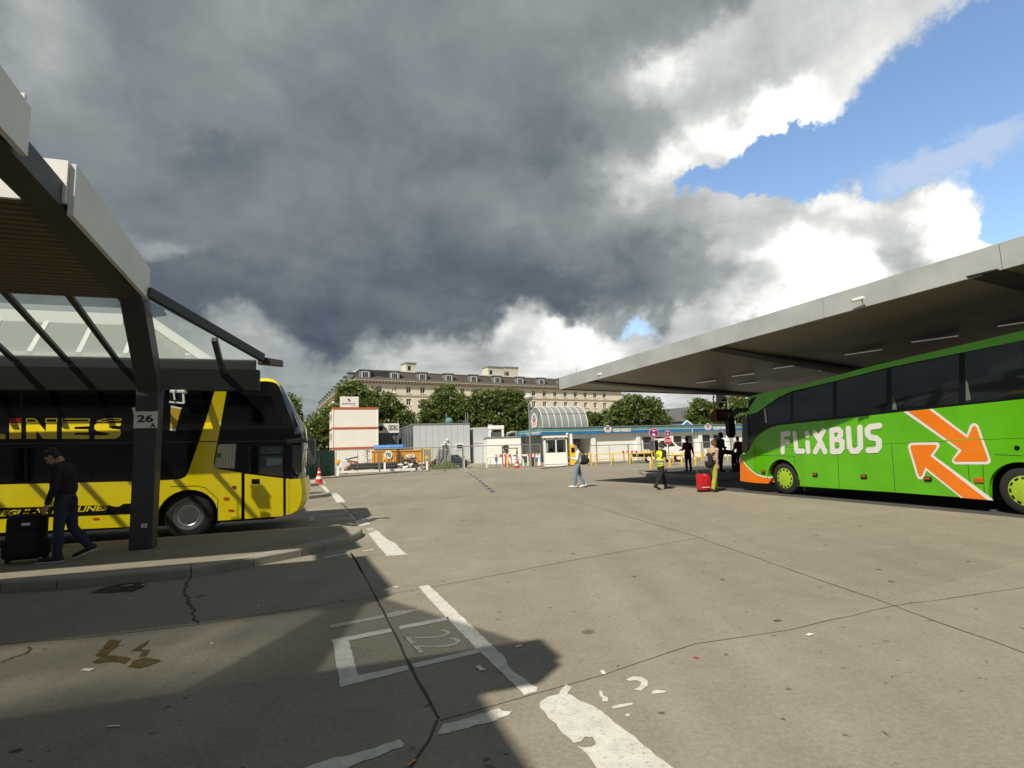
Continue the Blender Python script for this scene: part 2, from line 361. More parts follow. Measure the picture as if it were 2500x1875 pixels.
# ------------------------------------------------------------------ ground, platforms, markings
def ground_mat(name, base, dark, spots=True, sc=1.0):
    Mt = bpy.data.materials.new(name); Mt.use_nodes = True
    nt = Mt.node_tree; b = nt.nodes['Principled BSDF']; L = nt.links
    ge = nt.nodes.new('ShaderNodeNewGeometry'); P = ge.outputs['Position']
    def nz(scale, det, rough=.6):
        n = nt.nodes.new('ShaderNodeTexNoise'); n.inputs['Scale'].default_value = scale * sc; n.inputs['Detail'].default_value = det; n.inputs['Roughness'].default_value = rough
        L.new(P, n.inputs['Vector']); return n.outputs['Fac']
    def mth(op, x, y):
        n = nt.nodes.new('ShaderNodeMath'); n.operation = op
        for i, q in enumerate((x, y)):
            if isinstance(q, (int, float)): n.inputs[i].default_value = q
            else: L.new(q, n.inputs[i])
        return n.outputs[0]
    v = mth('ADD', mth('MULTIPLY', nz(.22, 5), .45), mth('ADD', mth('MULTIPLY', nz(2.2, 6, .7), .35), mth('ADD', mth('MULTIPLY', nz(26, 5, .85), 1.0), mth('MULTIPLY', nz(150, 2, .8), .35))))
    mp = nt.nodes.new('ShaderNodeMapping'); mp.inputs['Rotation'].default_value = (0, 0, -GA); mp.inputs['Scale'].default_value = (1.5, .07, 1); L.new(P, mp.inputs[0])
    tn = nt.nodes.new('ShaderNodeTexNoise'); tn.inputs['Scale'].default_value = 1; tn.inputs['Detail'].default_value = 3; L.new(mp.outputs[0], tn.inputs['Vector'])
    v = mth('ADD', v, mth('MULTIPLY', mth('SUBTRACT', tn.outputs['Fac'], .5), .28))
    if spots:                                     # every slab was cast on its own day
        off = nt.nodes.new('ShaderNodeVectorMath'); off.operation = 'SUBTRACT'; L.new(P, off.inputs[0]); off.inputs[1].default_value = O
        m2 = nt.nodes.new('ShaderNodeMapping'); m2.inputs['Rotation'].default_value = (0, 0, -GA); L.new(off.outputs[0], m2.inputs[0])
        sx = nt.nodes.new('ShaderNodeSeparateXYZ'); L.new(m2.outputs[0], sx.inputs[0])
        cx_ = mth('FLOOR', mth('DIVIDE', mth('SUBTRACT', mth('SUBTRACT', sx.outputs[0], mth('MULTIPLY', sx.outputs[1], .08)), 4.0), 5.3), 0)
        cy_ = mth('FLOOR', mth('DIVIDE', mth('ADD', mth('SUBTRACT', sx.outputs[1], mth('MULTIPLY', sx.outputs[0], .18)), 4.9), 3.8), 0)
        cc_ = nt.nodes.new('ShaderNodeCombineXYZ'); L.new(cx_, cc_.inputs[0]); L.new(cy_, cc_.inputs[1])
        wn_ = nt.nodes.new('ShaderNodeTexWhiteNoise'); wn_.noise_dimensions = '3D'; L.new(cc_.outputs[0], wn_.inputs['Vector'])
        v = mth('ADD', v, mth('MULTIPLY', mth('SUBTRACT', wn_.outputs['Value'], .5), .09))
    v = mth('MULTIPLY', v, .78)
    r = nt.nodes.new('ShaderNodeValToRGB'); L.new(v, r.inputs[0])
    r.color_ramp.elements[0].position = .60; r.color_ramp.elements[0].color = (*dark, 1)
    r.color_ramp.elements[1].position = .99; r.color_ramp.elements[1].color = (*base, 1)
    col = r.outputs[0]
    def darken(c, f, tint):
        mx = nt.nodes.new('ShaderNodeMix'); mx.data_type = 'RGBA'; L.new(f, mx.inputs[0]); L.new(c, mx.inputs[6]); mx.inputs[7].default_value = (*tint, 1); return mx.outputs[2]
    if spots:                                     # trodden chewing gum and oil drips
        for scale, thr, amount in ((3.1, .085, .85), (7.3, .10, .65), (1.1, .06, .6), (4.7, .08, .75)):
            vo = nt.nodes.new('ShaderNodeTexVoronoi'); vo.inputs['Scale'].default_value = scale; vo.inputs['Randomness'].default_value = 1
            dist = nt.nodes.new('ShaderNodeVectorMath'); dist.operation = 'ADD'
            n3 = nt.nodes.new('ShaderNodeTexNoise'); n3.inputs['Scale'].default_value = 18; L.new(P, n3.inputs['Vector'])
            s3 = nt.nodes.new('ShaderNodeVectorMath'); s3.operation = 'SCALE'; s3.inputs['Scale'].default_value = .09; L.new(n3.outputs['Color'], s3.inputs[0])
            L.new(P, dist.inputs[0]); L.new(s3.outputs[0], dist.inputs[1]); L.new(dist.outputs[0], vo.inputs['Vector'])
            wn = nt.nodes.new('ShaderNodeSeparateColor'); L.new(vo.outputs['Color'], wn.inputs[0])
            size = mth('MULTIPLY', mth('GREATER_THAN', wn.outputs[0], .56), mth('MULTIPLY', wn.outputs[1], thr * 1.6))
            f = nt.nodes.new('ShaderNodeMapRange'); L.new(mth('SUBTRACT', size, vo.outputs['Distance']), f.inputs[0])
            f.inputs[1].default_value = -.015; f.inputs[2].default_value = .03; f.inputs[4].default_value = amount
            col = darken(col, f.outputs[0], tuple(c * .28 for c in dark))
        st = nt.nodes.new('ShaderNodeMapRange'); L.new(nz(.5, 7, .7), st.inputs[0]); st.inputs[1].default_value = .58; st.inputs[2].default_value = .8; st.inputs[4].default_value = .35
        col = darken(col, st.outputs[0], tuple(c * .55 for c in dark))
    L.new(col, b.inputs['Base Color'])
    b.inputs['Roughness'].default_value = .85; b.inputs['Specular IOR Level'].default_value = .25
    bp = nt.nodes.new('ShaderNodeBump'); bp.inputs['Strength'].default_value = .35; bp.inputs['Distance'].default_value = .006
    L.new(nz(70, 3, .8), bp.inputs['Height']); L.new(bp.outputs[0], b.inputs['Normal'])
    return Mt
m_conc = ground_mat('concrete_ground', (.315, .283, .222), (.165, .147, .115))
m_pave = ground_mat('paving', (.27, .245, .19), (.14, .126, .10), sc=1.5)
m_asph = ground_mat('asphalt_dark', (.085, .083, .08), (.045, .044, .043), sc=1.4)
m_kerb = ground_mat('kerb_granite', (.37, .34, .285), (.19, .175, .15), spots=False, sc=3)
m_dirt = ground_mat('site_ground', (.36, .31, .23), (.2, .175, .13), spots=False, sc=2)
def paint(name, col, worn, amount):
    Mt = mat(name, col, .85, noise=.2, scale=6, bump=.3, bscale=60)
    nt = Mt.node_tree; b = nt.nodes['Principled BSDF']; src = b.inputs['Base Color'].links[0].from_socket
    tcn = nt.nodes.new('ShaderNodeNewGeometry'); n = nt.nodes.new('ShaderNodeTexNoise'); n.inputs['Scale'].default_value = 22; n.inputs['Detail'].default_value = 9; n.inputs['Roughness'].default_value = .75
    nt.links.new(tcn.outputs['Position'], n.inputs['Vector']); r = nt.nodes.new('ShaderNodeMapRange'); nt.links.new(n.outputs['Fac'], r.inputs[0]); r.inputs[1].default_value = 1 - amount - .05; r.inputs[2].default_value = 1 - amount + .06
    n2 = nt.nodes.new('ShaderNodeTexNoise'); n2.inputs['Scale'].default_value = 1.7; n2.inputs['Detail'].default_value = 5; nt.links.new(tcn.outputs['Position'], n2.inputs['Vector'])
    mu = nt.nodes.new('ShaderNodeMath'); mu.operation = 'MULTIPLY'; nt.links.new(r.outputs[0], mu.inputs[0]); nt.links.new(n2.outputs['Fac'], mu.inputs[1])
    mx = nt.nodes.new('ShaderNodeMix'); mx.data_type = 'RGBA'; nt.links.new(mu.outputs[0], mx.inputs[0]); nt.links.new(src, mx.inputs[6]); mx.inputs[7].default_value = (*worn, 1); nt.links.new(mx.outputs[2], b.inputs['Base Color'])
    return Mt
m_line = paint('road_paint', (.60, .585, .53), (.24, .215, .165), .42)
m_oldline = paint('road_paint_worn', (.45, .43, .375), (.21, .19, .15), .47)
m_joint = mat('joint_filler', (.060, .055, .046), .9, noise=.4, scale=20)
m_stain = mat('spill', (.13, .082, .026), .35, noise=.4, scale=10)
m_wet = mat('wet_dirt', (.018, .017, .015), .25, noise=.4, scale=12)
def soak(Mt, lo, hi):           # liquid soaked in unevenly, the slab shows through
    nt = Mt.node_tree; b = nt.nodes['Principled BSDF']; g_ = nt.nodes.new('ShaderNodeNewGeometry'); n = nt.nodes.new('ShaderNodeTexNoise'); n.inputs['Scale'].default_value = 9; n.inputs['Detail'].default_value = 7; n.inputs['Roughness'].default_value = .7
    nt.links.new(g_.outputs['Position'], n.inputs['Vector']); r = nt.nodes.new('ShaderNodeMapRange'); nt.links.new(n.outputs['Fac'], r.inputs[0])
    for k, q in enumerate((.35, .6, lo, hi)): r.inputs[k + 1].default_value = q
    nt.links.new(r.outputs[0], b.inputs['Alpha'])
soak(m_stain, .45, .9); soak(m_wet, .4, .95)

g = MB().add([(-1500, -60, 0), (1500, -60, 0), (1500, 2500, 0), (-1500, 2500, 0)], [(0, 1, 2, 3)]).build('ground', m_conc)
struct(g)

def flat(name, pts, z, material, par=None):
    o = MB().add([(q[0], q[1], z) for q in pts], [tuple(range(len(pts)))]).build(name, material, par, fix=False)
    if o.data.polygons[0].normal.z < 0: o.data.flip_normals()
    return o
def gp(zf, pts): return [G(*zf(*q)) for q in pts]
def rough_edge(pts, amt=.012, step=.05):
    out = []; n = len(pts)
    for i in range(n):
        q0, q1 = pts[i], pts[(i + 1) % n]; L_ = (q1 - q0).length; k = max(1, min(60, int(L_ / step)))
        for j in range(k):
            q = q0.lerp(q1, j / k)
            out.append(q + Vector((random.uniform(-amt, amt), random.uniform(-amt, amt), 0)) * (0 if j == 0 and k < 2 else 1))
    return out
def mark(zf, pts, material=m_line, amt=.01, name='road_marking', z=.004):
    o = struct(flat(name, rough_edge(gp(zf, pts), amt), z, material)); return o
E2 = None
mark(z6, [(1367, 920), (1410, 890), (1470, 875), (1510, 825), (1540, 840), (1520, 870), (1570, 905), (1680, 950), (1740, 1000), (1770, 1030), (1850, 1080), (1960, 1180), (2080, 1272), (2230, 1390), (1830, 1430), (1680, 1272), (1640, 1210), (1565, 1155), (1600, 1165), (1650, 1160), (1672, 1145), (1655, 1112), (1612, 1105), (1590, 1132), (1555, 1140), (1470, 1060), (1410, 1000), (1367, 950)])
mark(z6, [(710, 293), (768, 285), (1180, 680), (1190, 710), (1225, 755), (1280, 790), (1320, 825), (1355, 840), (1350, 860), (1285, 882), (1245, 840), (1050, 655), (885, 485)], amt=.006)
mark(z6, [(608, 507), (870, 458), (880, 474), (612, 525)], amt=.004)
mark(z6, [(245, 580), (560, 520), (568, 538), (335, 586), (385, 774), (650, 720), (660, 745), (290, 837)], amt=.006)
mark(z6, [(675, 712), (1028, 632), (1046, 650), (690, 735)], amt=.004)
mark(z6, [(232, 502), (525, 447), (530, 462), (236, 518)], m_oldline, .004)
mark(z6, [(540, 440), (580, 432), (580, 425), (738, 415), (590, 455), (545, 460)], m_oldline, .004)
mark(z6, [(810, 1100), (850, 1040), (1000, 1000), (1145, 952), (1165, 968), (1215, 968), (1205, 985), (1110, 1020), (880, 1085)])
mark(z6, [(100, 1272), (190, 1235), (330, 1205), (470, 1165), (610, 1120), (635, 1145), (630, 1160), (470, 1215), (300, 1285), (100, 1330)])
mark(z6, [(1835, 795), (1870, 780), (1920, 783), (1950, 805), (1950, 830), (1915, 858), (1875, 852), (1905, 835), (1915, 812), (1890, 800), (1850, 805)], amt=.004)
mark(z6, [(1688, 858), (1700, 858), (1712, 885), (1735, 893), (1735, 915), (1705, 915), (1705, 895), (1690, 885)], amt=.003)
mark(z6, [(1755, 940), (1865, 922), (1870, 932), (1765, 955)], amt=.003)
mark(z6, [(1975, 858), (2000, 853), (2048, 858), (2048, 866), (1975, 876)], amt=.003)
mark(z6, [(1828, 985), (1845, 980), (1856, 988), (1845, 998), (1830, 996)], amt=.003)
# dashes along the platform ends
mark(z9, [(880, 790), (1000, 745), (1120, 860), (1260, 930), (1340, 1030), (1410, 1075), (1130, 1095), (1050, 1000)], amt=.015)
mark(z9, [(690, 620), (820, 590), (905, 660), (760, 695)], amt=.01)
mark(z9, [(535, 462), (590, 458), (735, 600), (680, 608)], m_oldline, .01)
mark(z9, [(370, 250), (450, 240), (530, 305), (570, 365), (455, 372)], amt=.01)
mark(z9, [(230, 140), (300, 150), (360, 225), (320, 235)], amt=.01)
mark(z9, [(850, 715), (930, 708), (990, 742), (880, 760)], m_oldline, .02)
mark(z9, [(275, 1108), (610, 1050), (640, 1058), (300, 1118)], amt=.004)
mark(z9, [(800, 1020), (950, 1003), (950, 1012), (800, 1030)], amt=.003)
mark(z9, [(75, 565), (145, 560), (155, 622), (85, 630)], m_oldline, .006)
mark(z9, [(85, 632), (160, 615), (600, 575), (660, 600), (350, 655), (90, 636)][:4] + [(350, 600)], m_oldline, .006)
mark(z9, [(80, 550), (420, 525), (800, 488), (800, 496), (420, 536), (80, 558)], m_oldline, .004)
mark(z9, [(890, 600), (1090, 578), (1110, 596), (900, 616)], m_oldline, .02)
mark(z9, [(80, 70), (170, 50), (190, 110), (80, 122)], m_oldline, .02)
mark(z9, [(240, 70), (270, 75), (315, 118), (270, 118)], amt=.02)
m_bl = mat('blue_dash_paint', (.07, .085, .12), .8, noise=.3, scale=10)
for i in range(9):
    t = i / 8
    cx, cy = 1630 + 220 * t, 1120 + 170 * t ** 1.15; hw, hh = 9 + 13 * t, 4 + 5 * t
    mark(z3, [(cx - hw, cy - hh), (cx + hw * .7, cy - hh), (cx + hw, cy + hh), (cx - hw * .7, cy + hh)], m_bl, .01)
# the painted figure 22, lying on its side
def ribbon(pts, wd, z, name, material, kind=True):
    vs, fs = [], []
    for i, q in enumerate(pts):
        d = (pts[min(i + 1, len(pts) - 1)] - pts[max(i - 1, 0)]); d.z = 0; d.normalize(); nrm = Vector((-d.y, d.x, 0)) * (wd[i] if isinstance(wd, list) else wd) / 2
        vs += [(q.x + nrm.x, q.y + nrm.y, z), (q.x - nrm.x, q.y - nrm.y, z)]
    for i in range(len(pts) - 1): fs.append((2 * i, 2 * i + 1, 2 * i + 3, 2 * i + 2))
    o = MB().add(vs, fs).build(name, material, None)
    for q in o.data.polygons:
        if q.normal.z < 0: o.data.flip_normals(); break
    return struct(o) if kind else o
def dense(pts, k=5):
    out = []
    for i in range(len(pts) - 1):
        q0, q1, q2, q3 = pts[max(i - 1, 0)], pts[i], pts[i + 1], pts[min(i + 2, len(pts) - 1)]
        for j in range(k):
            t = j / k
            out.append(.5 * ((2 * q1) + (q2 - q0) * t + (2 * q0 - 5 * q1 + 4 * q2 - q3) * t * t + (3 * q1 - q0 - 3 * q2 + q3) * t ** 3))
    return out + [pts[-1]]
P0, P1_, P2_ = G(*z6(630, 566)), G(*z6(712, 656)), G(*z6(872, 528))
X_ = (P1_ - P0); wd22 = X_.length; X_.normalize(); Y_ = (P2_ - P0); Y_ = Y_ - X_ * Y_.dot(X_); h22 = Y_.length; Y_.normalize()
n22 = text('road_marking', '22', m_oldline, None, X_, Y_, P0 + Vector((0, 0, .002)), wd22, h22, bold=-.012, depth=.003)
struct(n22)
# joints and cracks in the slabs
def jag(pts, amt, step=.25):
    out = []
    for i in range(len(pts) - 1):
        k = max(1, min(90, int((pts[i + 1] - pts[i]).length / step)))
        for j in range(k):
            q = pts[i].lerp(pts[i + 1], j / k); out.append(q + Vector((random.uniform(-amt, amt), random.uniform(-amt, amt), 0)))
    return out + [pts[-1]]
def seam(zf, pts, wd=.025, amt=.006, name='ground_joint', step=.25, material=None):
    q = jag(gp(zf, pts), amt, step)
    ribbon(q, [wd * random.uniform(.55, 1.2) for _ in q], .002, name, material or m_joint)
D1 = lambda x, y: (x / .8848, y / .8848)
seam(z6, [(350, 115), (440, 270), (540, 460), (640, 665), (740, 860), (822, 1008)], .026)
seam(z6, [(822, 1012), (770, 1120), (670, 1262), (640, 1310)], .022, .01)
seam(D1, [(0, 1392), (160, 1380), (425, 1350), (700, 1307), (850, 1282), (1000, 1256), (1250, 1208), (1520, 1160)], .015, .006)
seam(z6, [(830, 1018), (1000, 970), (1290, 890), (1700, 770), (2212, 600)], .012, .008); seam(D1, [(1503, 1390), (1700, 1362)], .010, .01)
seam(D1, [(1700, 1362), (1925, 1310), (2212, 1270), (2300, 1256)], .011, .012)
seam(D1, [(1250, 1085), (1500, 1158), (1920, 1305), (2212, 1410), (2300, 1440)], .018, .012)
seam(D1, [(800, 1092), (890, 1085)], .06, .01); seam(D1, [(950, 1077), (1015, 1070)], .07, .01)
seam(D1, [(900, 1062), (1060, 1048), (1230, 1040)], .02, .01)
seam(z7, [(1285, 160), (1235, 250), (1280, 340), (1310, 400), (1330, 480)], .035, .03, 'ground_crack', .08)
seam(z7, [(0, 745), (100, 700), (165, 680), (190, 635)], .03, .025, 'ground_crack', .08)
seam(z9, [(640, 1045), (700, 1130), (800, 1320)], .03)
seam(z9, [(510, 370), (640, 500), (740, 600)], .05)
for poly in ([(740, 585), (820, 590), (800, 625), (740, 680), (700, 705), (650, 700), (645, 690), (690, 645)], [(640, 725), (720, 690), (830, 700), (890, 710), (850, 750), (740, 735), (660, 750), (625, 745)],
             [(870, 770), (890, 730), (980, 705), (1095, 725), (1010, 765), (930, 785)], [(880, 665), (920, 640), (1015, 582), (990, 620), (950, 655), (1018, 655), (985, 700), (940, 705), (960, 668)]):
    struct(flat('ground_stain', rough_edge(gp(z7, poly), .008, .03), .003, m_stain))
struct(flat('ground_stain', rough_edge(gp(z7, [(590, 275), (700, 235), (800, 212), (930, 200), (1000, 203), (960, 240), (900, 262), (740, 272)]), .01, .04), .003, m_wet))

# a raised platform: paving on top, a ring of kerb stones round it
def platform(outline, h, gaps, topmat, kw=.28, name='platform', open_from=None):
    n = len(outline); cen = sum(outline, Vector()) / n
    inner = []
    for i in range(n):
        q0, q1, q2 = outline[i - 1], outline[i], outline[(i + 1) % n]
        d = ((q1 - q0).normalized() + (q2 - q1).normalized()).normalized(); nr = Vector((-d.y, d.x, 0))
        if nr.dot(cen - q1) < 0: nr = -nr
        inner.append(q1 + nr * kw)
    top = MB().prism([(q.x, q.y, 0) for q in inner], (0, 0, h - .004)).build(name, topmat); struct(top)
    acc = 0; i = 0; stone = []; 
    for i in range(n if open_from is None else open_from):
        o0, o1, i0, i1 = outline[i], outline[(i + 1) % n], inner[i], inner[(i + 1) % n]
        L_ = (o1 - o0).length; k = max(1, round(L_ / gaps))
        for j in range(k):
            t0, t1 = j / k + .008 / L_, (j + 1) / k - .008 / L_
            A, B, C, D_ = o0.lerp(o1, t0), o0.lerp(o1, t1), i0.lerp(i1, t1), i0.lerp(i1, t0)
            c = .025
            nrm = (A - D_).normalized() * c
            mb = MB()
            ring = lambda X, Y: [(X.x, X.y, 0), (X.x, X.y, h - c), (X.x - nrm.x, X.y - nrm.y, h), (Y.x, Y.y, h), (Y.x, Y.y, 0)]
            mb.loft([ring(A, D_), ring(B, C)]); stone.append(mb)
    allmb = MB()
    for mb in stone: allmb.add(mb.v, mb.f)
    k_ = allmb.build('kerb', m_kerb); struct(k_)
    return top
def WL(s, y): return W(s, y)
near = [G(*z2(-1800, 1640)), G(*z2(0, 1525)), G(*z2(350, 1505)), G(*z2(1190, 1430)), G(*z2(1580, 1360)), G(*z2(1880, 1300))] + [G(*z6(*q)) for q in [(200, 100), (330, 65), (400, 28)]]
near += [G(883, 1297)]
near = near[:-1]
tip = near[-1]; ts, ty, _ = local(tip)
outl = [near[0] - a * 14] + near + [W(ts + .05, ty + .35), W(ts - .05, ty + .75), W(ts - .35, ty + 1.05), W(ts - .9, ty + 1.25), W(-22, 1.45)]
platform(outl, .14, 1.1, m_pave)
# the next island beyond the yellow coach
t2 = G(*z9(385, 280)); s2_, y2_, _ = local(t2)
outl = [W(s2_ - 20, y2_ - 2.2), W(s2_ - 3.2, y2_ - 2.0), W(s2_ - 1.4, y2_ - 1.5), W(s2_ - .3, y2_ - .6), W(s2_, y2_), W(s2_ - .3, y2_ + .7), W(s2_ - 1.5, y2_ + 1.5), W(s2_ - 20, y2_ + 1.8)]
platform(outl, .14, 1.1, m_pave)
t3 = G(*z9(215, 140)); s3_, y3_, _ = local(t3)
outl = [W(s3_ - 20, y3_ - 2.2), W(s3_ - 3, y3_ - 2.0), W(s3_ - 1.0, y3_ - 1.2), W(s3_, y3_), W(s3_ - 1.0, y3_ + 1.2), W(s3_ - 20, y3_ + 1.8)]
platform(outl, .14, 1.1, m_pave)
# the dark island on the other side, in front of the green coach
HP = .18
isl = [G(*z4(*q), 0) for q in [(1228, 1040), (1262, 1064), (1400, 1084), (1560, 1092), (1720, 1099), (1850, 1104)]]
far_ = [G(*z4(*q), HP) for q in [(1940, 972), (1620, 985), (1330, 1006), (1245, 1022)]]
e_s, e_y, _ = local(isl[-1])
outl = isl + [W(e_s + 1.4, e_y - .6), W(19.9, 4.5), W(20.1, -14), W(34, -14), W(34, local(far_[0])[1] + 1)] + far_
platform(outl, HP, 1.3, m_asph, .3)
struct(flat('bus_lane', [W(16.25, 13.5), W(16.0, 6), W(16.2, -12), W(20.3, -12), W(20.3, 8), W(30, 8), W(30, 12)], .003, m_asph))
# building-site ground beyond the yard
fl = [G(745, 1172), G(1000, 1152), G(1320, 1145), G(1420, 1135), G(1560, 1128)]
struct(flat('site_ground', [Vector((-90, fl[0].y - 8, 0))] + fl + [Vector((90, fl[-1].y + 3, 0)), Vector((90, 230, 0)), Vector((-160, 230, 0))], .004, m_dirt))
kb = MB()
for i in range(len(fl) - 1): kb.bar(fl[i] + Vector((0, 0, .03)), fl[i + 1] + Vector((0, 0, .03)), .3, .12)
struct(kb.build('kerb', m_kerb))
# ------------------------------------------------------------------ platform canopies
m_steel = mat('steel_grey_paint', (.042, .050, .052), .5, noise=.2, scale=3)
m_fascia = mat('fascia_grey', (.37, .39, .385), .55, noise=.2, scale=.9)
m_white = mat('white_paint', (.80, .79, .75), .5, noise=.08, scale=2)
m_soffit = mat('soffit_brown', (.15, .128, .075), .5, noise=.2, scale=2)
m_roof = mat('roof_felt', (.12, .12, .12), .9, noise=.3, scale=3)
m_glass = glass('roof_glass', (.90, .96, .93), .88, .05, frost=(.60, .66, .62, .30), milk=True)
m_bw = mat('black_print', (.02, .02, .02), .6)

PER = 10.1
def canopy(off, label, kind):
    ds, dzz = (-1.0, -.32) if kind == 'B' else (0, 0)
    loc = W(ds, off, dzz)
    t = thing('platform_canopy', label, 'canopy', loc, GA, 'canopies over the platforms')
    X0 = -24.0; KY, KZ = -1.2, 4.41        # knee of the frame
    pil = MB()
    pil.bbox(-.40, -.04, -.17, .17, .14, 3.10, .02); pil.build('pillar', m_steel, t)
    if kind != 'C': MB().bar((-.21, .02, 2.95), (-.21, KY + .05, KZ + .06), .34, .32, (0, 1, 0)).build('leg', m_steel, t)
    MB().box(-8.6, -8.2, -.2, .2, .14, 3.2).build('pillar', m_steel, t)
    th_ = .2 if kind == 'B' else .46
    def deck(y0, z0, y1, z1, sides, x1=0, fo=-.18):
        rib = MB(); k = int(abs(y1 - y0) / .12); prof = []
        for i in range(k + 1):
            f = i / k; y = y0 + (y1 - y0) * f; z = z0 + (z1 - z0) * f
            prof += [(y, z), (y + (y1 - y0) / k * .55, z), (y + (y1 - y0) / k * .6, z + .045), (y + (y1 - y0) / k * .95, z + .045)]
        prof = prof[:-3]
        rib.loft([[(X0, y, z) for y, z in prof], [(x1 - .02, y, z) for y, z in prof]], close=False, caps=False)
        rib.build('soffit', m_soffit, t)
        tp = MB().hexa([(X0, y0, z0 + .08), (x1 - .02, y0, z0 + .08), (x1 - .02, y1, z1 + .08), (X0, y1, z1 + .08), (X0, y0, z0 + th_), (x1 - .02, y0, z0 + th_), (x1 - .02, y1, z1 + th_), (X0, y1, z1 + th_)])
        tp.build('roof_deck', m_roof, t)
        MB().hexa([(x1, y0, z0 + fo), (x1 + .06, y0, z0 + fo), (x1 + .06, y1, z1 - .16), (x1, y1, z1 - .16), (x1, y0, z0 + th_ + .06 + fo), (x1 + .06, y0, z0 + th_ + .06 + fo), (x1 + .06, y1, z1 + th_ + .02), (x1, y1, z1 + th_ + .02)]).build('fascia', m_fpale, t)
        for yy, zz in sides:
            sg = -1 if yy == min(y0, y1) else 1
            e = MB(); n = 8
            for i in range(n):
                xa, xb = X0 + (x1 - X0) * i / n + .004, X0 + (x1 - X0) * (i + 1) / n - .004
                e.box(xa, xb, min(yy, yy + sg * .05), max(yy, yy + sg * .05), zz - .03, zz + th_ + .03)
            e.build('edge_panel', m_white, t)
    def slope(yt, zt, yb, zb, ext, sp, bar_m, w_, gm_, bars=True):
        gm = MB(); xs = [-.21 - sp * i for i in range(int(-X0 / sp), -1, -1)]
        gm.add([(X0, yt, zt), (0, yt, zt), (ext, yb, zb), (X0, yb, zb)], [(0, 1, 2, 3)])
        gm.build('glazing', gm_, t)
        if not bars: return
        for x in xs[-13:]:
            if abs(x + .21) < .1 and kind == 'A': continue
            MB().bar((x, yt, zt), (x, yb, zb - .08), w_, .06, (0, 1, 0)).build('glazing_bar', bar_m, t)
        f = .55; xx = ext * f
        MB().bar((xx, yt + (yb - yt) * f, zt + (zb - zt) * f - .06), (xx, yb, zb - .30), w_, .10, (1, 0, 0)).build('glazing_bar', bar_m, t)
        MB().bar((0.06, yt - .05, zt + .1), (ext + .06, yb, zb + .06), .10, .16).build('hip_rafter', bar_m, t)
    gx = 1.9 if kind == 'C' else 1.5
    gz = .72 if kind == 'C' else 0
    MB().box(X0, gx, .90, 1.12 + gz * .4, 3.08 + gz, 3.52 + gz).build('gutter_beam', mat('gutter_steel', (.012, .014, .0135), .6, noise=.25, scale=2, spec=.2), t)
    MB().box(X0, gx - .08, .92, 1.10 + gz * .4, 3.524 + gz, 3.74 + gz).build('gutter', m_gut, t)
    if kind != 'C': MB().prism([(gx - .04, .95, 3.66), (gx + .45, .95, 3.62), (gx + .45, .95, 3.74), (gx + .10, .95, 3.80), (gx - .04, .95, 3.80)], (0, .2, 0)).build('gutter_spout', m_gut, t)
    if kind == 'C':
        deck(.88, 4.62, -8.5, 4.85, [], .62)
        MB().bar((-.21, -.3, 3.0), (-.21, -.9, 4.3), .42, .40, (0, 1, 0)).build('leg', m_steel, t)
        return t
    # rafters running across, kinked over the slot
    def raf(x):
        b_ = MB(); b_.bar((x, KY + .12, KZ + .04), (x, -4.1, 4.80), .34, .30); b_.bar((x, -4.1, 4.80), (x, -8.0, 5.12), .34, .30); b_.build('rafter', m_steel, t)
    raf(-.21); raf(-8.4)
    deck(-1.33, 4.34, -4.18, 4.74, [(-4.18, 4.74)], fo=.01)
    deck(-5.22, 4.93, -7.6, 5.06, [(-5.22, 4.93)] + ([(-7.6, 5.06)] if kind == 'B' else []))
    if kind == 'A': MB().box(X0, .1, -7.95, -7.62, 5.06, 5.4).build('edge_beam', m_pale, t)
    slope(-1.35, 4.36, .90, 3.72, 1.5, .83, m_steel, .09, m_glass)
    if kind == 'B': slope(-7.66, 5.04, -8.75, 3.78, 1.75, .83, m_pale, .09, m_milk)
    else: slope(-7.9, 5.12, -9.5, 4.3, .0, .83, m_pale, .09, m_dimg, False)
    if kind == 'A': MB().add([(-.30, -7.8, 5.20), (.1, -7.8, 5.20), (1.75, -9.5, 4.35), (-1.0, -9.5, 4.35)], [(0, 1, 2, 3)]).build('gable_shade_panel', glass('shade_panel_glass', (.9, .95, .9), .30, .1), t)  # unseen dark pane added over the glazing to shade the bay below
    MB().box(-9, -2.6, -1.75, -1.67, 4.38, 4.45).build('lamp_tube', mat('lamp_cover', (.55, .53, .42), .4), t)
    return t
m_fpale = mat('fascia_pale', (.66, .69, .67), .5, noise=.12, scale=1.2)
m_pale = mat('pale_grey_paint', (.72, .72, .68), .5, noise=.1)
m_gut = mat('gutter_dark', (.02, .021, .021), .6)
m_dimg = glass('wired_glass', (.95, .97, .92), .66, .1, frost=(.4, .4, .36, .15))
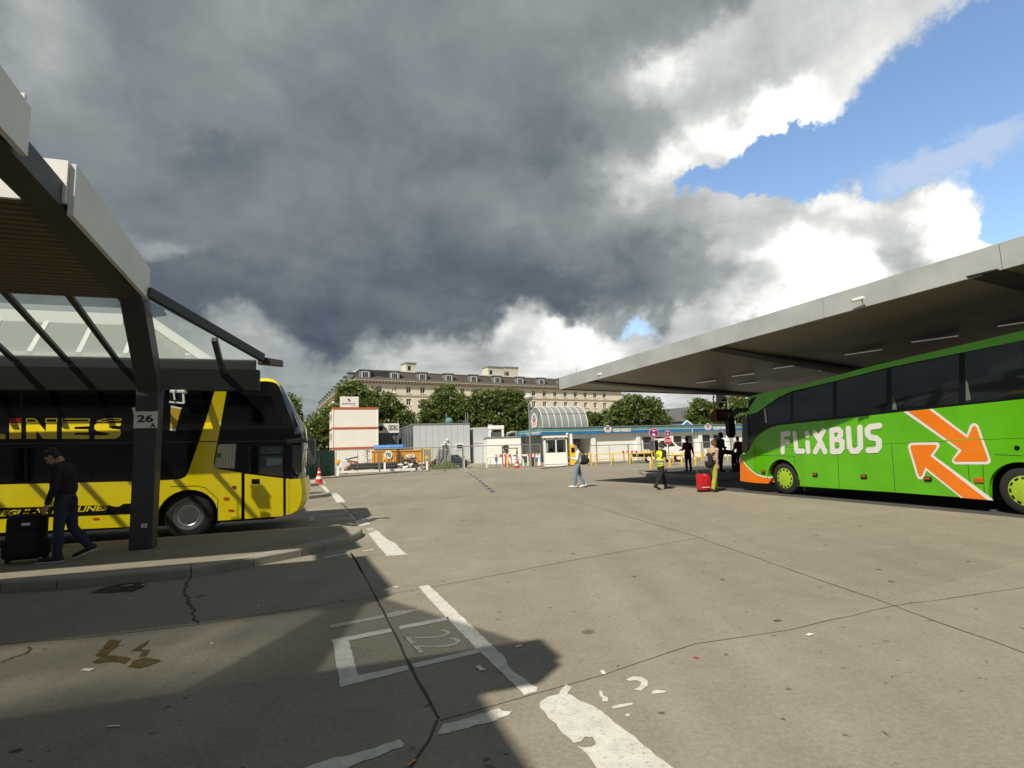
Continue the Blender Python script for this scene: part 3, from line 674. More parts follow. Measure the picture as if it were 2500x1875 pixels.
def pane_fade(Mt, y0, y1):          # transmission fade added at pane edges and blotches to soften the sunlit band
    nt = Mt.node_tree; L = nt.links; tr = [n for n in nt.nodes if n.type == 'BSDF_TRANSPARENT'][0]
    tc_ = nt.nodes.new('ShaderNodeTexCoord'); sx = nt.nodes.new('ShaderNodeSeparateXYZ'); L.new(tc_.outputs['Object'], sx.inputs[0])
    def mr(a0, a1, b0, b1, src):
        n = nt.nodes.new('ShaderNodeMapRange'); n.interpolation_type = 'SMOOTHSTEP'; L.new(src, n.inputs[0])
        for i, q in enumerate((a0, a1, b0, b1)): n.inputs[i + 1].default_value = q
        return n.outputs[0]
    n = nt.nodes.new('ShaderNodeTexNoise'); n.inputs['Scale'].default_value = .9; n.inputs['Detail'].default_value = 4; L.new(tc_.outputs['Object'], n.inputs['Vector'])
    v = mr(y1, y1 - .35, 0, 1, sx.outputs[1])
    for q in (mr(y0, y0 + .75, .15, 1, sx.outputs[1]), mr(.1, -1.9, .35, 1, sx.outputs[0]), mr(.35, .65, .45, 1, n.outputs['Fac'])):
        k = nt.nodes.new('ShaderNodeMath'); k.operation = 'MULTIPLY'; L.new(v, k.inputs[0]); L.new(q, k.inputs[1]); v = k.outputs[0]
    c = nt.nodes.new('ShaderNodeMix'); c.data_type = 'RGBA'; L.new(v, c.inputs[0]); c.inputs[6].default_value = (.03, .03, .025, 1); c.inputs[7].default_value = tr.inputs['Color'].default_value; L.new(c.outputs[2], tr.inputs['Color'])
pane_fade(m_dimg, -9.5, -7.85)
m_milk = glass('milky_glass', (.85, .9, .85), .8, .1, frost=(.33, .355, .31, .5))
can = canopy(0, 'grey steel platform canopy with brown ribbed soffit on the pillar with the number sign', 'A')
canopy(PER, 'canopy farther back seen white framed through the sloping glass above the yellow coach', 'B')
canopy(-PER - .75, 'canopy section over the nearest bay whose shadow falls across the lane markings', 'C')

# number sign on the pillar: faces the camera side
pc = W(-.21, -.215)
sg = thing('bay_sign', 'white square sign with black number 26 and letter A on the grey canopy pillar', 'sign', W(-.22, -.182, 2.42), GA)
MB().bbox(-.185, .185, -.016, 0, -.15, .15, .004).build('panel', mat('sign_white', (.72, .73, .72), .5, noise=.05), sg)
text('lettering', '26', m_bw, sg, (1, 0, 0), (0, 0, 1), (-.135, -.017, -.045), .255, .135, bold=.03)
text('lettering', 'A', m_bw, sg, (1, 0, 0), (0, 0, 1), (.075, -.017, -.138), .085, .075, bold=.03)
st_ = thing('sticker', 'small white paper sticker low on the grey canopy pillar', 'sticker', W(-.17, -.174, .55), GA)
MB().box(-.045, .045, -.003, 0, -.035, .035).build('paper', mat('paper_white', (.7, .7, .68), .7), st_)
MB().box(-.02, .02, -.005, -.003, -.012, .012).build('print', mat('print_grey', (.3, .3, .3), .7), st_)
# tilted information boards behind the pillar
m_yel = mat('board_yellow', (.55, .36, .02), .5, noise=.1)
ib = thing('information_board', 'tilted yellow and white board hung behind the grey pillar', 'information board', W(.05, .55, 2.57), GA); ib.scale = (.66,) * 3
def poly_xz(pts, y, th): return [(x, y, z) for x, z in pts]
MB().prism(poly_xz([(-.10, .20), (.16, .14), (.04, -.42), (-.10, -.42)], 0, 0), (0, .06, 0)).build('panel', m_yel, ib)
MB().prism(poly_xz([(-.10, .255), (.19, .19), (.16, .145), (-.10, .203)], 0, 0), (0, .062, 0)).build('header', m_white, ib)
MB().prism(poly_xz([(-.10, -.425), (.04, -.425), (.03, -.50), (-.10, -.48)], 0, 0), (0, .062, 0)).build('footer', m_white, ib)
MB().box(-.02, 0, .025, .035, .22, .80).build('hanger', m_steel, ib)
ib = thing('display_monitor', 'white framed dark screen hung under the gutter right of the pillar', 'monitor', W(.08, .60, 2.95), GA); ib.scale = (.8,) * 3
MB().box(-.17, .10, 0, .16, -.16, .04).build('screen', mat('screen_black', (.012, .012, .014), .2), ib)
MB().bar((.11, .02, .06), (.14, .02, -.20), .04, .04).build('frame', m_white, ib); MB().bar((-.17, .0, -.17), (.15, .0, -.20), .04, .04).build('frame', m_white, ib)
MB().bar((-.08, -.02, .06), (-.05, -.02, -.12), .05, .03).build('lamp', m_white, ib); MB().bbox(-.17, .16, -.02, .2, .05, .13, .02).build('housing', m_white, ib)
ib = thing('route_board', 'narrow grey tilted panel hung behind the left edge of the pillar', 'panel', W(-.55, .5, 2.5), GA)
MB().prism(poly_xz([(-.10, .20), (.16, .20), (.08, -.33), (.03, -.33)], 0, 0), (0, .05, 0)).build('panel', mat('panel_grey', (.16, .16, .155), .5), ib)
MB().box(-.0, .02, .02, .03, .20, .60).build('hanger', m_steel, ib)

# ------------------------------------------------------------------ the wide flat canopy on the other side
H1, H2 = 4.24, 4.9
C1, N1 = G(1368, 950, H1), G(2450, 655, H2)
e_dir = (N1 - C1).normalized(); N2 = C1 + e_dir * ((N1 - C1).length * 2.3)
Fd = G(1817, 965, H1) - C1; Fd.z = 0; Fd = Fd.normalized()
F1 = C1 + Fd * 34; F2 = N2 + Fd * 34
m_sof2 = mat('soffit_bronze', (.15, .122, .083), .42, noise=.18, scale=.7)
m_beam = mat('beam_dark', (.02, .017, .014), .6)
wc_ = thing('station_canopy', 'wide flat canopy with pale grey metal edge over the green coach', 'canopy', (0, 0, 0))
up = Vector((0, 0, 1))
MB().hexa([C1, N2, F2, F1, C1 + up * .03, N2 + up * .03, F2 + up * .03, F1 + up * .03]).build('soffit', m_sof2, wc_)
MB().hexa([C1 + up * .034, N2 + up * .034, F2 + up * .034, F1 + up * .034, C1 + up * .46, N2 + up * .46, F2 + up * .46, F1 + up * .46]).build('roof_deck', m_roof, wc_)
out_ = Vector((e_dir.y, -e_dir.x, 0)); out_ = -out_ if out_.x > 0 else out_; out_.normalize()
fs = MB(); cuts = [0] + [((G(x, y, H1 + (H2 - H1) * q) - C1).dot(e_dir)) for x, y, q in ((1477, 917, .3), (1703, 850, .6), (2023, 770, .85), (2450, 655, 1.))] + [(N2 - C1).length]
for i in range(len(cuts) - 1):
    q0, q1 = C1 + e_dir * (cuts[i] + .006), C1 + e_dir * (cuts[i + 1] - .006); b0 = out_ * .004; b1 = out_ * .06
    fs.hexa([q0 + b0 - up * .03, q1 + b0 - up * .03, q1 + b1 - up * .03, q0 + b1 - up * .03, q0 + b0 + up * .50, q1 + b0 + up * .50, q1 + b1 + up * .50, q0 + b1 + up * .50])
fs.build('fascia', m_fascia, wc_)
MB().hexa([C1 - Fd * .06 - up * .03, C1 + Fd * 34 - up * .03, C1 + Fd * 34 + p * .06 - up * .03, C1 - Fd * .06 + p * .06 - up * .03] + [q + up * .53 for q in [C1 - Fd * .06 - up * .03, C1 + Fd * 34 - up * .03, C1 + Fd * 34 + p * .06 - up * .03, C1 - Fd * .06 + p * .06 - up * .03]]).build('fascia', m_beam, wc_)
def soff(v):            # height of the soffit above a ground point
    d = Vector((v.x - C1.x, v.y - C1.y)); e2, f2 = Vector((e_dir.x, e_dir.y)), Vector((Fd.x, Fd.y))
    det_ = e2.x * f2.y - e2.y * f2.x; u_ = (d.x * f2.y - d.y * f2.x) / det_
    return C1.z + e_dir.z * u_
def on_soffit(x, y):
    v = G(x, y, 4.6)
    for _ in range(5): v = G(x, y, soff(v))
    return v
def soffit_beam(q0, q1, w_=.5, dpt=.28):
    v0, v1 = on_soffit(*q0), on_soffit(*q1); d = (v1 - v0); d.z = 0; d.normalize()
    v1 = v0 + d * 26; v1.z = soff(v1)
    q = Vector((-d.y, d.x, 0)) * w_ / 2; dn = up * dpt
    MB().hexa([v0 - q - up * .03, v1 - q - dn, v1 + q - dn, v0 + q - up * .03, v0 - q - up * .002, v1 - q - up * .002, v1 + q - up * .002, v0 + q - up * .002]).build('soffit_beam', m_beam, wc_)
soffit_beam((1440, 932), (1800, 960)); soffit_beam((1750, 851), (2010, 893), .5, .4); soffit_beam((2395, 665), (2500, 690), .5, .4)
for s_, y_ in ((24, -4), (24, -12)):
    v = W(s_, y_); MB().bbox(v.x - .2, v.x + .2, v.y - .2, v.y + .2, HP, soff(v) - .01, .02).build('column', m_beam, wc_)
m_tube = mat('lamp_strip', (.85, .82, .74), .4, emit=.12)
m_tray = mat('lamp_tray', (.25, .24, .22), .5)
strips = [((793, 487), (690, 512)), ((955, 484), (842, 467)), ]
def dd(x, y): return (1350 + x / 1.9235, 500 + y / 1.9235)
LABS = ['short strip light under the flat canopy, nearest its far corner', 'strip light under the flat canopy above the green coach front', 'strip light under the flat canopy behind the second dark beam', 'lower strip light close above the green coach windscreen',
        'strip light under the flat canopy in the middle of the soffit', 'bright long strip light under the flat canopy over the coach windows', 'strip light at the picture edge under the flat canopy', 'faint strip light deep under the flat canopy over the coach roof']
for k, (q0, q1) in enumerate([((672, 833), (768, 817)), ((838, 803), (950, 783)), ((1030, 766), (1155, 743)), ((866, 840), (962, 825)), ((1366, 702), (1548, 668)), ((1678, 642), (1908, 602)), ((2082, 566), (2290, 528)), ((1245, 776), (1325, 765))]):
    v0, v1 = on_soffit(*dd(*q0)), on_soffit(*dd(*q1)); c = (v0 + v1) / 2; d = v1 - v0; L_ = d.length; rz = math.atan2(d.y, d.x)
    t = thing('strip_light', LABS[k], 'strip light', (c.x, c.y, soff(c)), rz, 'strip lights under the flat canopy')
    MB().bbox(-L_ / 2, L_ / 2, -.035, .035, -.04, -.002, .01).build('tray', m_tray, t)
    MB().bbox(-L_ / 2 + .03, L_ / 2 - .03, -.025, .025, -.07, -.042, .008).build('diffuser', m_tube, t)
# surveillance cameras on the fascia
for k, (q, lab) in enumerate((((240, 812), 'white surveillance camera on the canopy edge near its far corner'), ((1466, 470), 'white surveillance camera on the canopy edge above the green coach'))):
    x, y = dd(*q); v = G(x, y, H1 + (.05 if k == 0 else .35)); 
    for _ in range(6): v = G(x, y, C1.z + e_dir.z * (v - C1).dot(e_dir))
    s_ = 1.25
    t = thing('surveillance_camera', lab, 'camera', v + out_ * .065, math.atan2(out_.y, out_.x), 'surveillance cameras'); t.scale = (.62,) * 3
    MB().bar((.02, 0, -.03), (.10, .0, .20), .035, .035).build('bracket', m_tray, t)
    b = MB(); b.tube((.08, .10, .24), (.12, -.30, .22), .075, .075, 14); b.build('body', m_white, t, smooth=True)
    MB().bar((.08, .10, .30), (.125, -.33, .29), .13, .012).build('sun_shield', m_white, t)
    MB().tube((.12, -.30, .22), (.123, -.33, .219), .055, .055, 12).build('lens', m_bw, t)
# hanging destination display
v = AT(*z4(1908, 555), 30); 
hd = thing('hanging_display', 'dark departure display hung on two rods beside the coach front', 'display', (v.x, v.y, v.z), 0.0)
tp_z = soff(v) - v.z
MB().bbox(-.62, .62, -.12, .12, -.35, .30, .02).build('housing', m_beam, hd)
MB().box(-.62, -.30, -.125, -.121, -.32, .27).build('side_panel', mat('board_brown', (.30, .16, .03), .5), hd)
MB().box(-.12, .55, -.13, -.122, .02, .12).build('led_row', mat('led_red', (.25, .05, .02), .5), hd); MB().box(-.12, .50, -.13, -.122, -.10, -.04).build('led_row', mat('led_red', (.25, .05, .02), .5), hd)
for x in (-.36, .33): MB().tube((x, 0, .30), (x, 0, tp_z), .04, .04, 8).build('rod', m_beam, hd)
MB().bbox(-.18, .24, -.1, .1, .75, 1.32, .02).build('loudspeaker', m_beam, hd)
MB().tube((-.0, -.08, .55), (.0, .08, .55), .13, .13, 14).build('lamp', m_beam, hd)
MB().bar((-.36, 0, .62), (.33, 0, .62), .03, .03).build('cross_bar', m_beam, hd)
# ------------------------------------------------------------------ coaches
m_by = mat('coach_yellow', (.92, .71, .004), .28, noise=.10, scale=1.5, coat=.5)
m_bg = mat('coach_green', (.105, .43, .005), .22, noise=.16, scale=.9, coat=.5)
m_bor = mat('coach_orange', (.80, .19, .006), .3, noise=.08, scale=2, coat=.4)
m_bwh = mat('coach_white', (.72, .70, .69), .35, noise=.05, coat=.3)
m_bk = mat('coach_black', (.007, .007, .008), .2, spec=.22)
m_gls = mat('coach_glass', (.006, .008, .009), .04, coat=0, spec=.75, bump=.03, bscale=1.2)
m_glsb = mat('coach_glass_black', (.004, .004, .005), .06, spec=.2)
m_gls2 = mat('windscreen_glass', (.012, .017, .03), .04, spec=.8)
m_tyre = mat('tyre_rubber', (.018, .018, .018), .85, noise=.3, scale=20)
m_rim = mat('rim_steel', (.13, .14, .135), .4, metal=.3, noise=.3, scale=12)
m_rimg = mat('rim_lime', (.33, .50, .03), .4, noise=.12, scale=8)
m_und = mat('underbody', (.01, .01, .01), .9)
m_amb = mat('reflector_amber', (.55, .10, .015), .3)
m_dred = mat('reflector_red', (.25, .03, .02), .3)
m_seam = mat('panel_gap', (.02, .02, .02), .8)
m_gry = mat('mirror_grey', (.12, .12, .12), .5, noise=.2)

def plane_hit(org, nrm, x, y):
    d = ray(x, y); t = (org - CAM).dot(nrm) / d.dot(nrm)
    return CAM + d * t
YS, GS = 1.95, 16.5            # where the two visible coach sides stand on the grid
def YP(x, y):
    v = plane_hit(W(0, YS), p, x, y); l = local(v); return l[0], l[2]
def GP(x, y):
    v = plane_hit(W(GS, 0), a, x, y); l = local(v); return l[1], l[2]
def Y2(*q): return YP(*z2(*q))
def G5(*q): return GP(*z5(*q))

def sidepanel(name, pts, ys, th, material, par):
    """flat panel standing on a coach side: pts in (x, z), outer face at ys, th thick inwards"""
    return MB().prism([(x, ys, z) for x, z in pts], (0, -th if ys > 0 else th, 0)).build(name, material, par)
def strip(name, pts, ys, wd, th, material, par):
    m_ = MB(); sg = 1 if ys > 0 else -1
    for q0, q1 in zip(pts[:-1], pts[1:]):
        m_.bar((q0[0], ys, q0[1]), (q1[0], ys, q1[1]), abs(th), wd, (0, 0, 1) if abs(q1[0] - q0[0]) > abs(q1[1] - q0[1]) else (1, 0, 0))
    return m_.build(name, material, par)
def arc(xc, zc, r, t0, t1, n=14): return [(xc + r * math.cos(t0 + (t1 - t0) * i / n), zc + r * math.sin(t0 + (t1 - t0) * i / n)) for i in range(n + 1)]
def shell(name, prof, half, front_x, mats, par, shrink=.28, zsh=3.2, pick=None):
    """coach shell: side profile swept across the width with rounded front and roof corners"""
    rings = []
    for y, fs_, zs in ((-half, 1, .12), (-half + .10, .42, .03), (-half + .35, .12, 0), (0, 0, 0), (half - .35, .12, 0), (half - .10, .42, .03), (half, 1, .12)):
        rings.append([(x - shrink * fs_ * max(0, min(1, (x - front_x) / .6)), y, z - zs * max(0, min(1, (z - zsh) / .4))) for x, z in prof])
    m_ = MB().loft(rings); me = m_.mesh(name, mats, True)
    if pick:
        for q in me.polygons: q.material_index = pick(q.center, q.normal)
    return link(name, me, par)
def wheel(par, x, ys, r, rim_mat, lime):
    sg = 1 if ys > 0 else -1
    wd = .30
    prof = [(.1, .13), (r * .62, .12), (r * .64, 0), (r * .9, .0), (r * .97, .025), (r, .07), (r, wd - .05), (r * .95, wd), (.1, wd)]
    t = MB().lathe([(q, ys - sg * (.02 + h)) for q, h in prof], 36, 'y', (x, 0, r)).build('wheel', m_tyre, par, smooth=True)
    y0 = ys - sg * .02
    if lime:
        m_ = MB(); m_.lathe([(.02, y0 + sg * .02), (r * .30, y0 + sg * .015), (r * .56, y0 + sg * .0), (r * .63, y0 - sg * .005), (r * .65, y0 - sg * .10)], 32, 'y', (x, 0, r)); m_.build('hub_cap', rim_mat, t, smooth=True)
        s_ = MB()
        for k in range(12):
            th = 2 * math.pi * k / 12; c, s0 = math.cos(th), math.sin(th)
            s_.bar((x + c * r * .50, y0 + sg * .010, r + s0 * r * .50), (x + c * r * .57, y0 + sg * .003, r + s0 * r * .57), .07, .012, (0, 1, 0))
        s_.build('hub_slots', m_bk, t)
    else:
        m_ = MB(); m_.lathe([(.02, y0 - sg * .03), (r * .18, y0 - sg * .03), (r * .20, y0 - sg * .06), (r * .42, y0 - sg * .06), (r * .45, y0 - sg * .02), (r * .63, y0 + sg * .005), (r * .65, y0 - sg * .1)], 32, 'y', (x, 0, r)); m_.build('rim', rim_mat, t, smooth=True)
        s_ = MB()
        for k in range(10):
            th = 2 * math.pi * k / 10; s_.tube((x + math.cos(th) * r * .36, y0 - sg * .065, r + math.sin(th) * r * .36), (x + math.cos(th) * r * .36, y0 - sg * .02, r + math.sin(th) * r * .36), .022, .018, 8)
        s_.build('wheel_nuts', mat('nut_steel', (.5, .5, .48), .3, metal=.8), t)
        MB().lathe([(r * .41, y0 - sg * .02), (r * .44, y0 - sg * .012), (r * .45, y0 - sg * .02)], 32, 'y', (x, 0, r)).build('rim_ring', mat('nut_steel', (.5, .5, .48), .3, metal=.8), t)
    return t

# ---------------- yellow double-decker
yb = thing('double_decker_coach', 'yellow and black double decker coach standing behind the grey pillar', 'coach', W(0, YS + 1.25), GA)
HY = -1.25
wx, wz = YP(458, 1263); wr = .48
roof = [Y2(*q) for q in ((1660, 177), (1700, 184), (1732, 204), (1748, 226))]
nose = [Y2(*q) for q in ((1895, 488), (1903, 580), (1896, 690), (1888, 812))]
bump = [Y2(*q) for q in ((1905, 812), (1916, 850), (1920, 900), (1912, 960), (1880, 1010), (1820, 1035), (1785, 1043))]
zt = roof[0][1]; XB = -9.5; fx = Y2(1770, 500)[0]
zmid = nose[-1][1]
def py(c, n):
    if c.z > roof[-1][1] - .02 and n.z > .25 and roof[0][0] - 1.8 < c.x < roof[-1][0] + .02: return 0
    if c.x > roof[-1][0] - .15: return 2
    return 1
shell('upper_body', [(XB, zmid), (XB, zt - .3), (XB + .15, zt - .2), (roof[0][0] - 3.5, zt - .18), (roof[0][0] - 1.6, zt - .06)] + roof + nose, 1.25, roof[-1][0] - .1, [m_by, m_bk, m_gls2], yb, .22, zt - .35, py)
MB().box(XB + .1, bump[-1][0] - .3, -.75, .75, .25, zmid).build('chassis', m_und, yb)
shell('front_bumper', [(bump[-1][0] - .03, bump[-1][1])] + [(bump[-1][0] - .03, bump[0][1])] + bump[:-1], 1.25, bump[-1][0] - .05, [m_by], yb, .16, 9)
MB().box(XB, bump[-1][0] - .04, .9, 1.25, .28, zmid).build('side_skirt', m_by, yb)
o_ = .012
# lower yellow side with the rising stripe and the wheel arch
top_e = [Y2(*q) for q in ((0, 850), (910, 828), (1060, 821), (1130, 815), (1158, 800), (1175, 770), (1235, 600), (1290, 430), (1330, 295), (1350, 232))]
str_r = [Y2(*q) for q in ((1420, 232), (1412, 270), (1375, 480), (1335, 690), (1332, 728), (1348, 750), (1505, 777))]
dz = Y2(1515, 1065)[1]
low = .30
xs = Y2(1508, 900)[0]
archr = wr * 1.22
pan = [(XB, top_e[0][1])] + top_e + str_r + [(xs, dz), (wx + archr, dz + .0)] + arc(wx, wz, archr, 0.0, math.pi)[0:] + [(wx - archr, Y2(910, 1108)[1])] + [Y2(*q) for q in ((880, 1110), (0, 1150))] + [(XB, Y2(0, 1150)[1])]
sidepanel('side_panel', pan, HY - o_, .10, m_by, yb)
dpo = [Y2(*q) for q in ((1525, 783), (1765, 811), (1765, 1045), (1525, 1064))]
dr = sidepanel('door', dpo, HY - o_, .08, m_by, yb)
sidepanel('door_handle', [Y2(*q) for q in ((1568, 815), (1618, 815), (1618, 845), (1568, 845))], HY - o_ - .01, .02, m_bk, dr)
sidepanel('front_corner', [Y2(*q) for q in ((1783, 813), (1800, 813), (1800, 1034), (1783, 1040))], HY - o_ + .003, .06, m_by, yb)
# upper side glass and lower side glass
for k, (x0, x1) in enumerate(((0, 905), (915, 1230))):
    pass
strip('waist_line', [Y2(-900, 612), Y2(0, 596), Y2(1230, 583), Y2(1890, 578)], HY - .006, .02, .02, mat('line_grey', (.05, .05, .05), .4), yb)
for q0, q1 in ((( -520, 300), (-40, 390)), ((10, 298), (520, 395)), ((560, 296), (1240, 405))):
    pass
glw = []
for k, pts in enumerate(([(-500, 640), (150, 620), (150, 830), (-500, 850)], [(170, 620), (560, 610), (560, 818), (170, 828)], [(580, 610), (900, 604), (900, 805), (580, 815)], [(1075, 612), (1215, 606), (1160, 770), (1140, 795), (1075, 805)])):
    sidepanel('side_window', [Y2(*q) for q in pts], HY - .006, .03, m_glsb, yb)
for k, pts in enumerate(([(-500, 290), (120, 290), (120, 395), (-500, 400)], [(140, 290), (900, 285), (900, 392), (140, 395)], [(1080, 285), (1320, 283), (1280, 405), (1080, 405)], [(1425, 285), (1690, 300), (1765, 480), (1385, 480)])):
    sidepanel('upper_window', [Y2(*q) for q in pts], HY - .006, .03, m_glsb, yb)
# passenger window with curtain, door window, driver window
cw = sidepanel('side_window', [Y2(*q) for q in ((1352, 590), (1478, 592), (1486, 768), (1362, 745), (1340, 730))], HY - .006, .03, m_bk, yb)
cu = MB(); x0, x1 = Y2(1362, 600)[0], Y2(1474, 600)[0]; n = 22
zt0, zb0 = Y2(1400, 598)[1], Y2(1420, 752)[1]
top_, bot_ = [], []
for i in range(n + 1):
    x = x0 + (x1 - x0) * i / n; yy = HY - .016 + .008 * math.sin(i * 1.9)
    top_.append((x, yy, zt0)); bot_.append((x - .02 - .05 * (1 - i / n), yy - .004, zb0 + .04 * (1 - i / n)))
cu.loft([top_, bot_], close=False, caps=False); cu.build('curtain', mat('curtain_cream', (.55, .50, .38), .9, noise=.15), cw)
sidepanel('safety_sticker', [Y2(*q) for q in ((1352, 655), (1382, 655), (1382, 682), (1352, 682))], HY - .028, .004, mat('sticker_green', (.02, .22, .08), .5), cw)
dw = sidepanel('door_window', [Y2(*q) for q in ((1552, 612), (1762, 612), (1762, 800), (1552, 775))], HY - .006, .03, m_gls, yb)
MB().bar((Y2(1555, 668)[0], HY - .012, Y2(1555, 668)[1]), (Y2(1762, 662)[0], HY - .012, Y2(1762, 662)[1]), .02, .03).build('window_bar', m_bk, dw)
m_rf = mat('window_view', (.16, .24, .22), .15)
sidepanel('inner_pane', [Y2(*q) for q in ((1665, 685), (1758, 685), (1758, 725), (1660, 735))], HY - .010, .02, m_rf, dw)
sidepanel('inner_pane', [Y2(*q) for q in ((1672, 622), (1745, 620), (1745, 660), (1672, 660))], HY - .010, .02, mat('window_view_dark', (.06, .08, .075), .15), dw)
sidepanel('driver_window', [Y2(*q) for q in ((1822, 605), (1880, 605), (1882, 770), (1850, 790), (1822, 745))], HY - .006, .03, mat('driver_pane', (.05, .07, .055), .08), yb)
for pts in ([(1512, 600), (1512, 1066)], [(1774, 600), (1774, 1044)], [(1512, 778), (1524, 781)]):
    strip('door_gap', [Y2(*q) for q in pts], HY - o_ - .002, .03, .012, m_bk, yb)
# black band with the red-edged wordmark of the line underneath
bnd = [Y2(*q) for q in ((-300, 1010), (0, 995), (680, 977), (705, 985), (740, 988), (770, 970), (910, 962), (910, 1030), (0, 1064), (-300, 1080))]
sidepanel('lower_band', bnd, HY - o_ - .004, .02, m_bk, yb)
def ltext(s, q0, q1, h_px, par=yb, bold=.045, shear=.25, material=m_by):
    A_, B_ = Y2(*q0), Y2(*q1); top = Y2(q0[0], q0[1] - h_px)
    return text('lettering', s, material, par, (1, 0, 0), (0, 0, 1), (A_[0], HY - o_ - .005, A_[1]), B_[0] - A_[0], top[1] - A_[1], bold=bold, shear=shear)
ltext('REGULAR BUS LINES', (-45, 1050), (675, 1022), 36, bold=.025)
text('emblem', 'e', mat('emblem_gold', (.6, .45, .1), .4), yb, (1, 0, 0), (0, 0, 1), (Y2(835, 1008)[0], HY - o_ - .005, Y2(835, 1008)[1]), .10, .08, bold=.05)
# big wordmark: block letters cut in two, solid below and outlined above
def YL(q): x, z = Y2(*q); return (x, z)
m_lred = mat('letter_red', (.50, .01, .015), .4)
def letter(polys, material=m_by, name='lettering'):
    m_ = MB()
    for pl_ in polys: m_.prism([(x, HY - .010, z) for x, z in map(YL, pl_)], (0, .012, 0))
    m_.build(name, material, yb)
letter([[(-260, 470), (-150, 470), (-150, 535), (35, 535), (35, 566), (-260, 566)]])
letter([[(60, 467), (133, 467), (133, 565), (60, 565)]]); letter([[(60, 437), (135, 437), (135, 462), (60, 462)]], m_lred)
letter([[(165, 470), (245, 470), (288, 520), (288, 470), (355, 470), (355, 565), (270, 565), (228, 515), (228, 565), (165, 565)]])
letter([[(388, 468), (558, 468), (558, 486), (465, 490), (465, 505), (552, 506), (552, 526), (465, 528), (465, 540), (556, 542), (556, 565), (388, 565)]])
letter([[(590, 480), (606, 468), (756, 466), (752, 484), (690, 486), (672, 492), (700, 502), (748, 508), (756, 528), (745, 550), (720, 564), (590, 566), (592, 544), (668, 542), (688, 532), (660, 526), (610, 520), (590, 505)]])
def outline(pts):
    m_ = MB(); q = [YL(t) for t in pts]
    for i in range(len(q)): 
        A_, B_ = q[i], q[(i + 1) % len(q)]; m_.bar((A_[0], HY - .006, A_[1]), (B_[0], HY - .006, B_[1]), .012, .014, (0, 0, 1) if abs(A_[0] - B_[0]) > abs(A_[1] - B_[1]) else (1, 0, 0))
    m_.build('letter_outline', m_by, yb)
outline([(168, 440), (215, 440), (240, 462), (168, 462)]); outline([(288, 440), (357, 440), (355, 462), (288, 462)])
outline([(390, 441), (560, 441), (556, 460), (388, 460)]); outline([(605, 455), (650, 443), (700, 438), (757, 440), (754, 452), (690, 452), (640, 460)])
# small lamps on the flank
for q, w_, h_, mm in (((1460, 866), 14, 11, m_dred), ((1412, 937), 20, 10, m_amb), ((1442, 1010), 20, 7, m_amb), ((600, 1062), 22, 7, m_amb)):
    c = [(q[0] + w_ * math.cos(t), q[1] + h_ * math.sin(t)) for t in [i * math.pi / 5 for i in range(10)]]
    sidepanel('side_marker', [Y2(*t) for t in c], HY - o_ - .012, .02, mm, yb)
strip('arch_line', [Y2(*q) for q in ((1062, 862), (1230, 858), (1280, 870), (1358, 940), (1356, 1070))], HY - o_ - .001, .012, .006, m_seam, yb)
hx, hz = Y2(1898, 884)
MB().ball((hx - .12, HY + .14, hz), (.15, .10, .07)).build('headlight', mat('headlight_dark', (.25, .20, .05), .1), yb, smooth=True)
MB().ball((hx - .12, -HY - .14, hz), (.15, .10, .07)).build('headlight', mat('headlight_dark', (.25, .20, .05), .1), yb, smooth=True)
strip('bumper_gap', [Y2(1790, 914), Y2(1905, 908)], HY + .04, .012, .03, m_seam, yb)
wheel(yb, wx, HY + .06, wr, m_rim, False); wheel(yb, wx, -HY - .06, wr, m_rim, False)
wheel(yb, wx - 6.2, HY + .06, wr, m_rim, False); wheel(yb, wx - 6.2, -HY - .06, wr, m_rim, False)
# mirror: arm reaching forward from the corner, head hanging down
A_ = Y2(1790, 583); B_ = Y2(1925, 585)
mr = MB(); mr.path([(A_[0], HY - .02, A_[1]), (A_[0] + .35, HY - .12, A_[1] + .03), (B_[0] + .02, HY - .22, B_[1] + .02)], .055, 8)
mr_o = mr.build('mirror_arm', m_gry, yb, smooth=True)
C_ = Y2(1945, 640); mh = MB(); mh.loft([[(C_[0] + dx * s, HY - .26 + dy * s, z) for dx, dy in ((-.09, -.11), (.07, -.11), (.09, .11), (-.07, .11))] for z, s in ((A_[1] + .06, .5), (A_[1] + .02, 1.0), (A_[1] - .25, .98), (A_[1] - .50, .8), (A_[1] - .54, .6))])
mh.build('mirror_head', m_gry, mr_o, smooth=True)
mr = MB(); mr.path([(A_[0] + .1, 1.25, A_[1]), (B_[0] - .05, 1.45, B_[1] + .02)], .05, 8); mr.build('mirror_arm', m_gry, yb)
wp = MB(); wp.bar((nose[-1][0] - .05, -.9, zmid + .02), (nose[1][0] - .02, .1, zmid + .7), .03, .02); wp.build('wiper', m_bk, yb)
MB().bar((roof[-1][0] - .03, HY + .14, roof[-1][1] - .02), (nose[0][0] - .14, HY + .06, nose[0][1]), .05, .05).build('windscreen_pillar', m_bk, yb)
MB().bar((nose[1][0] - .06, HY + .12, nose[1][1]), (nose[-1][0] - .08, HY + .12, nose[-1][1]), .10, .05).build('windscreen_pillar', mat('pillar_silver', (.42, .42, .40), .3, metal=.4), yb)

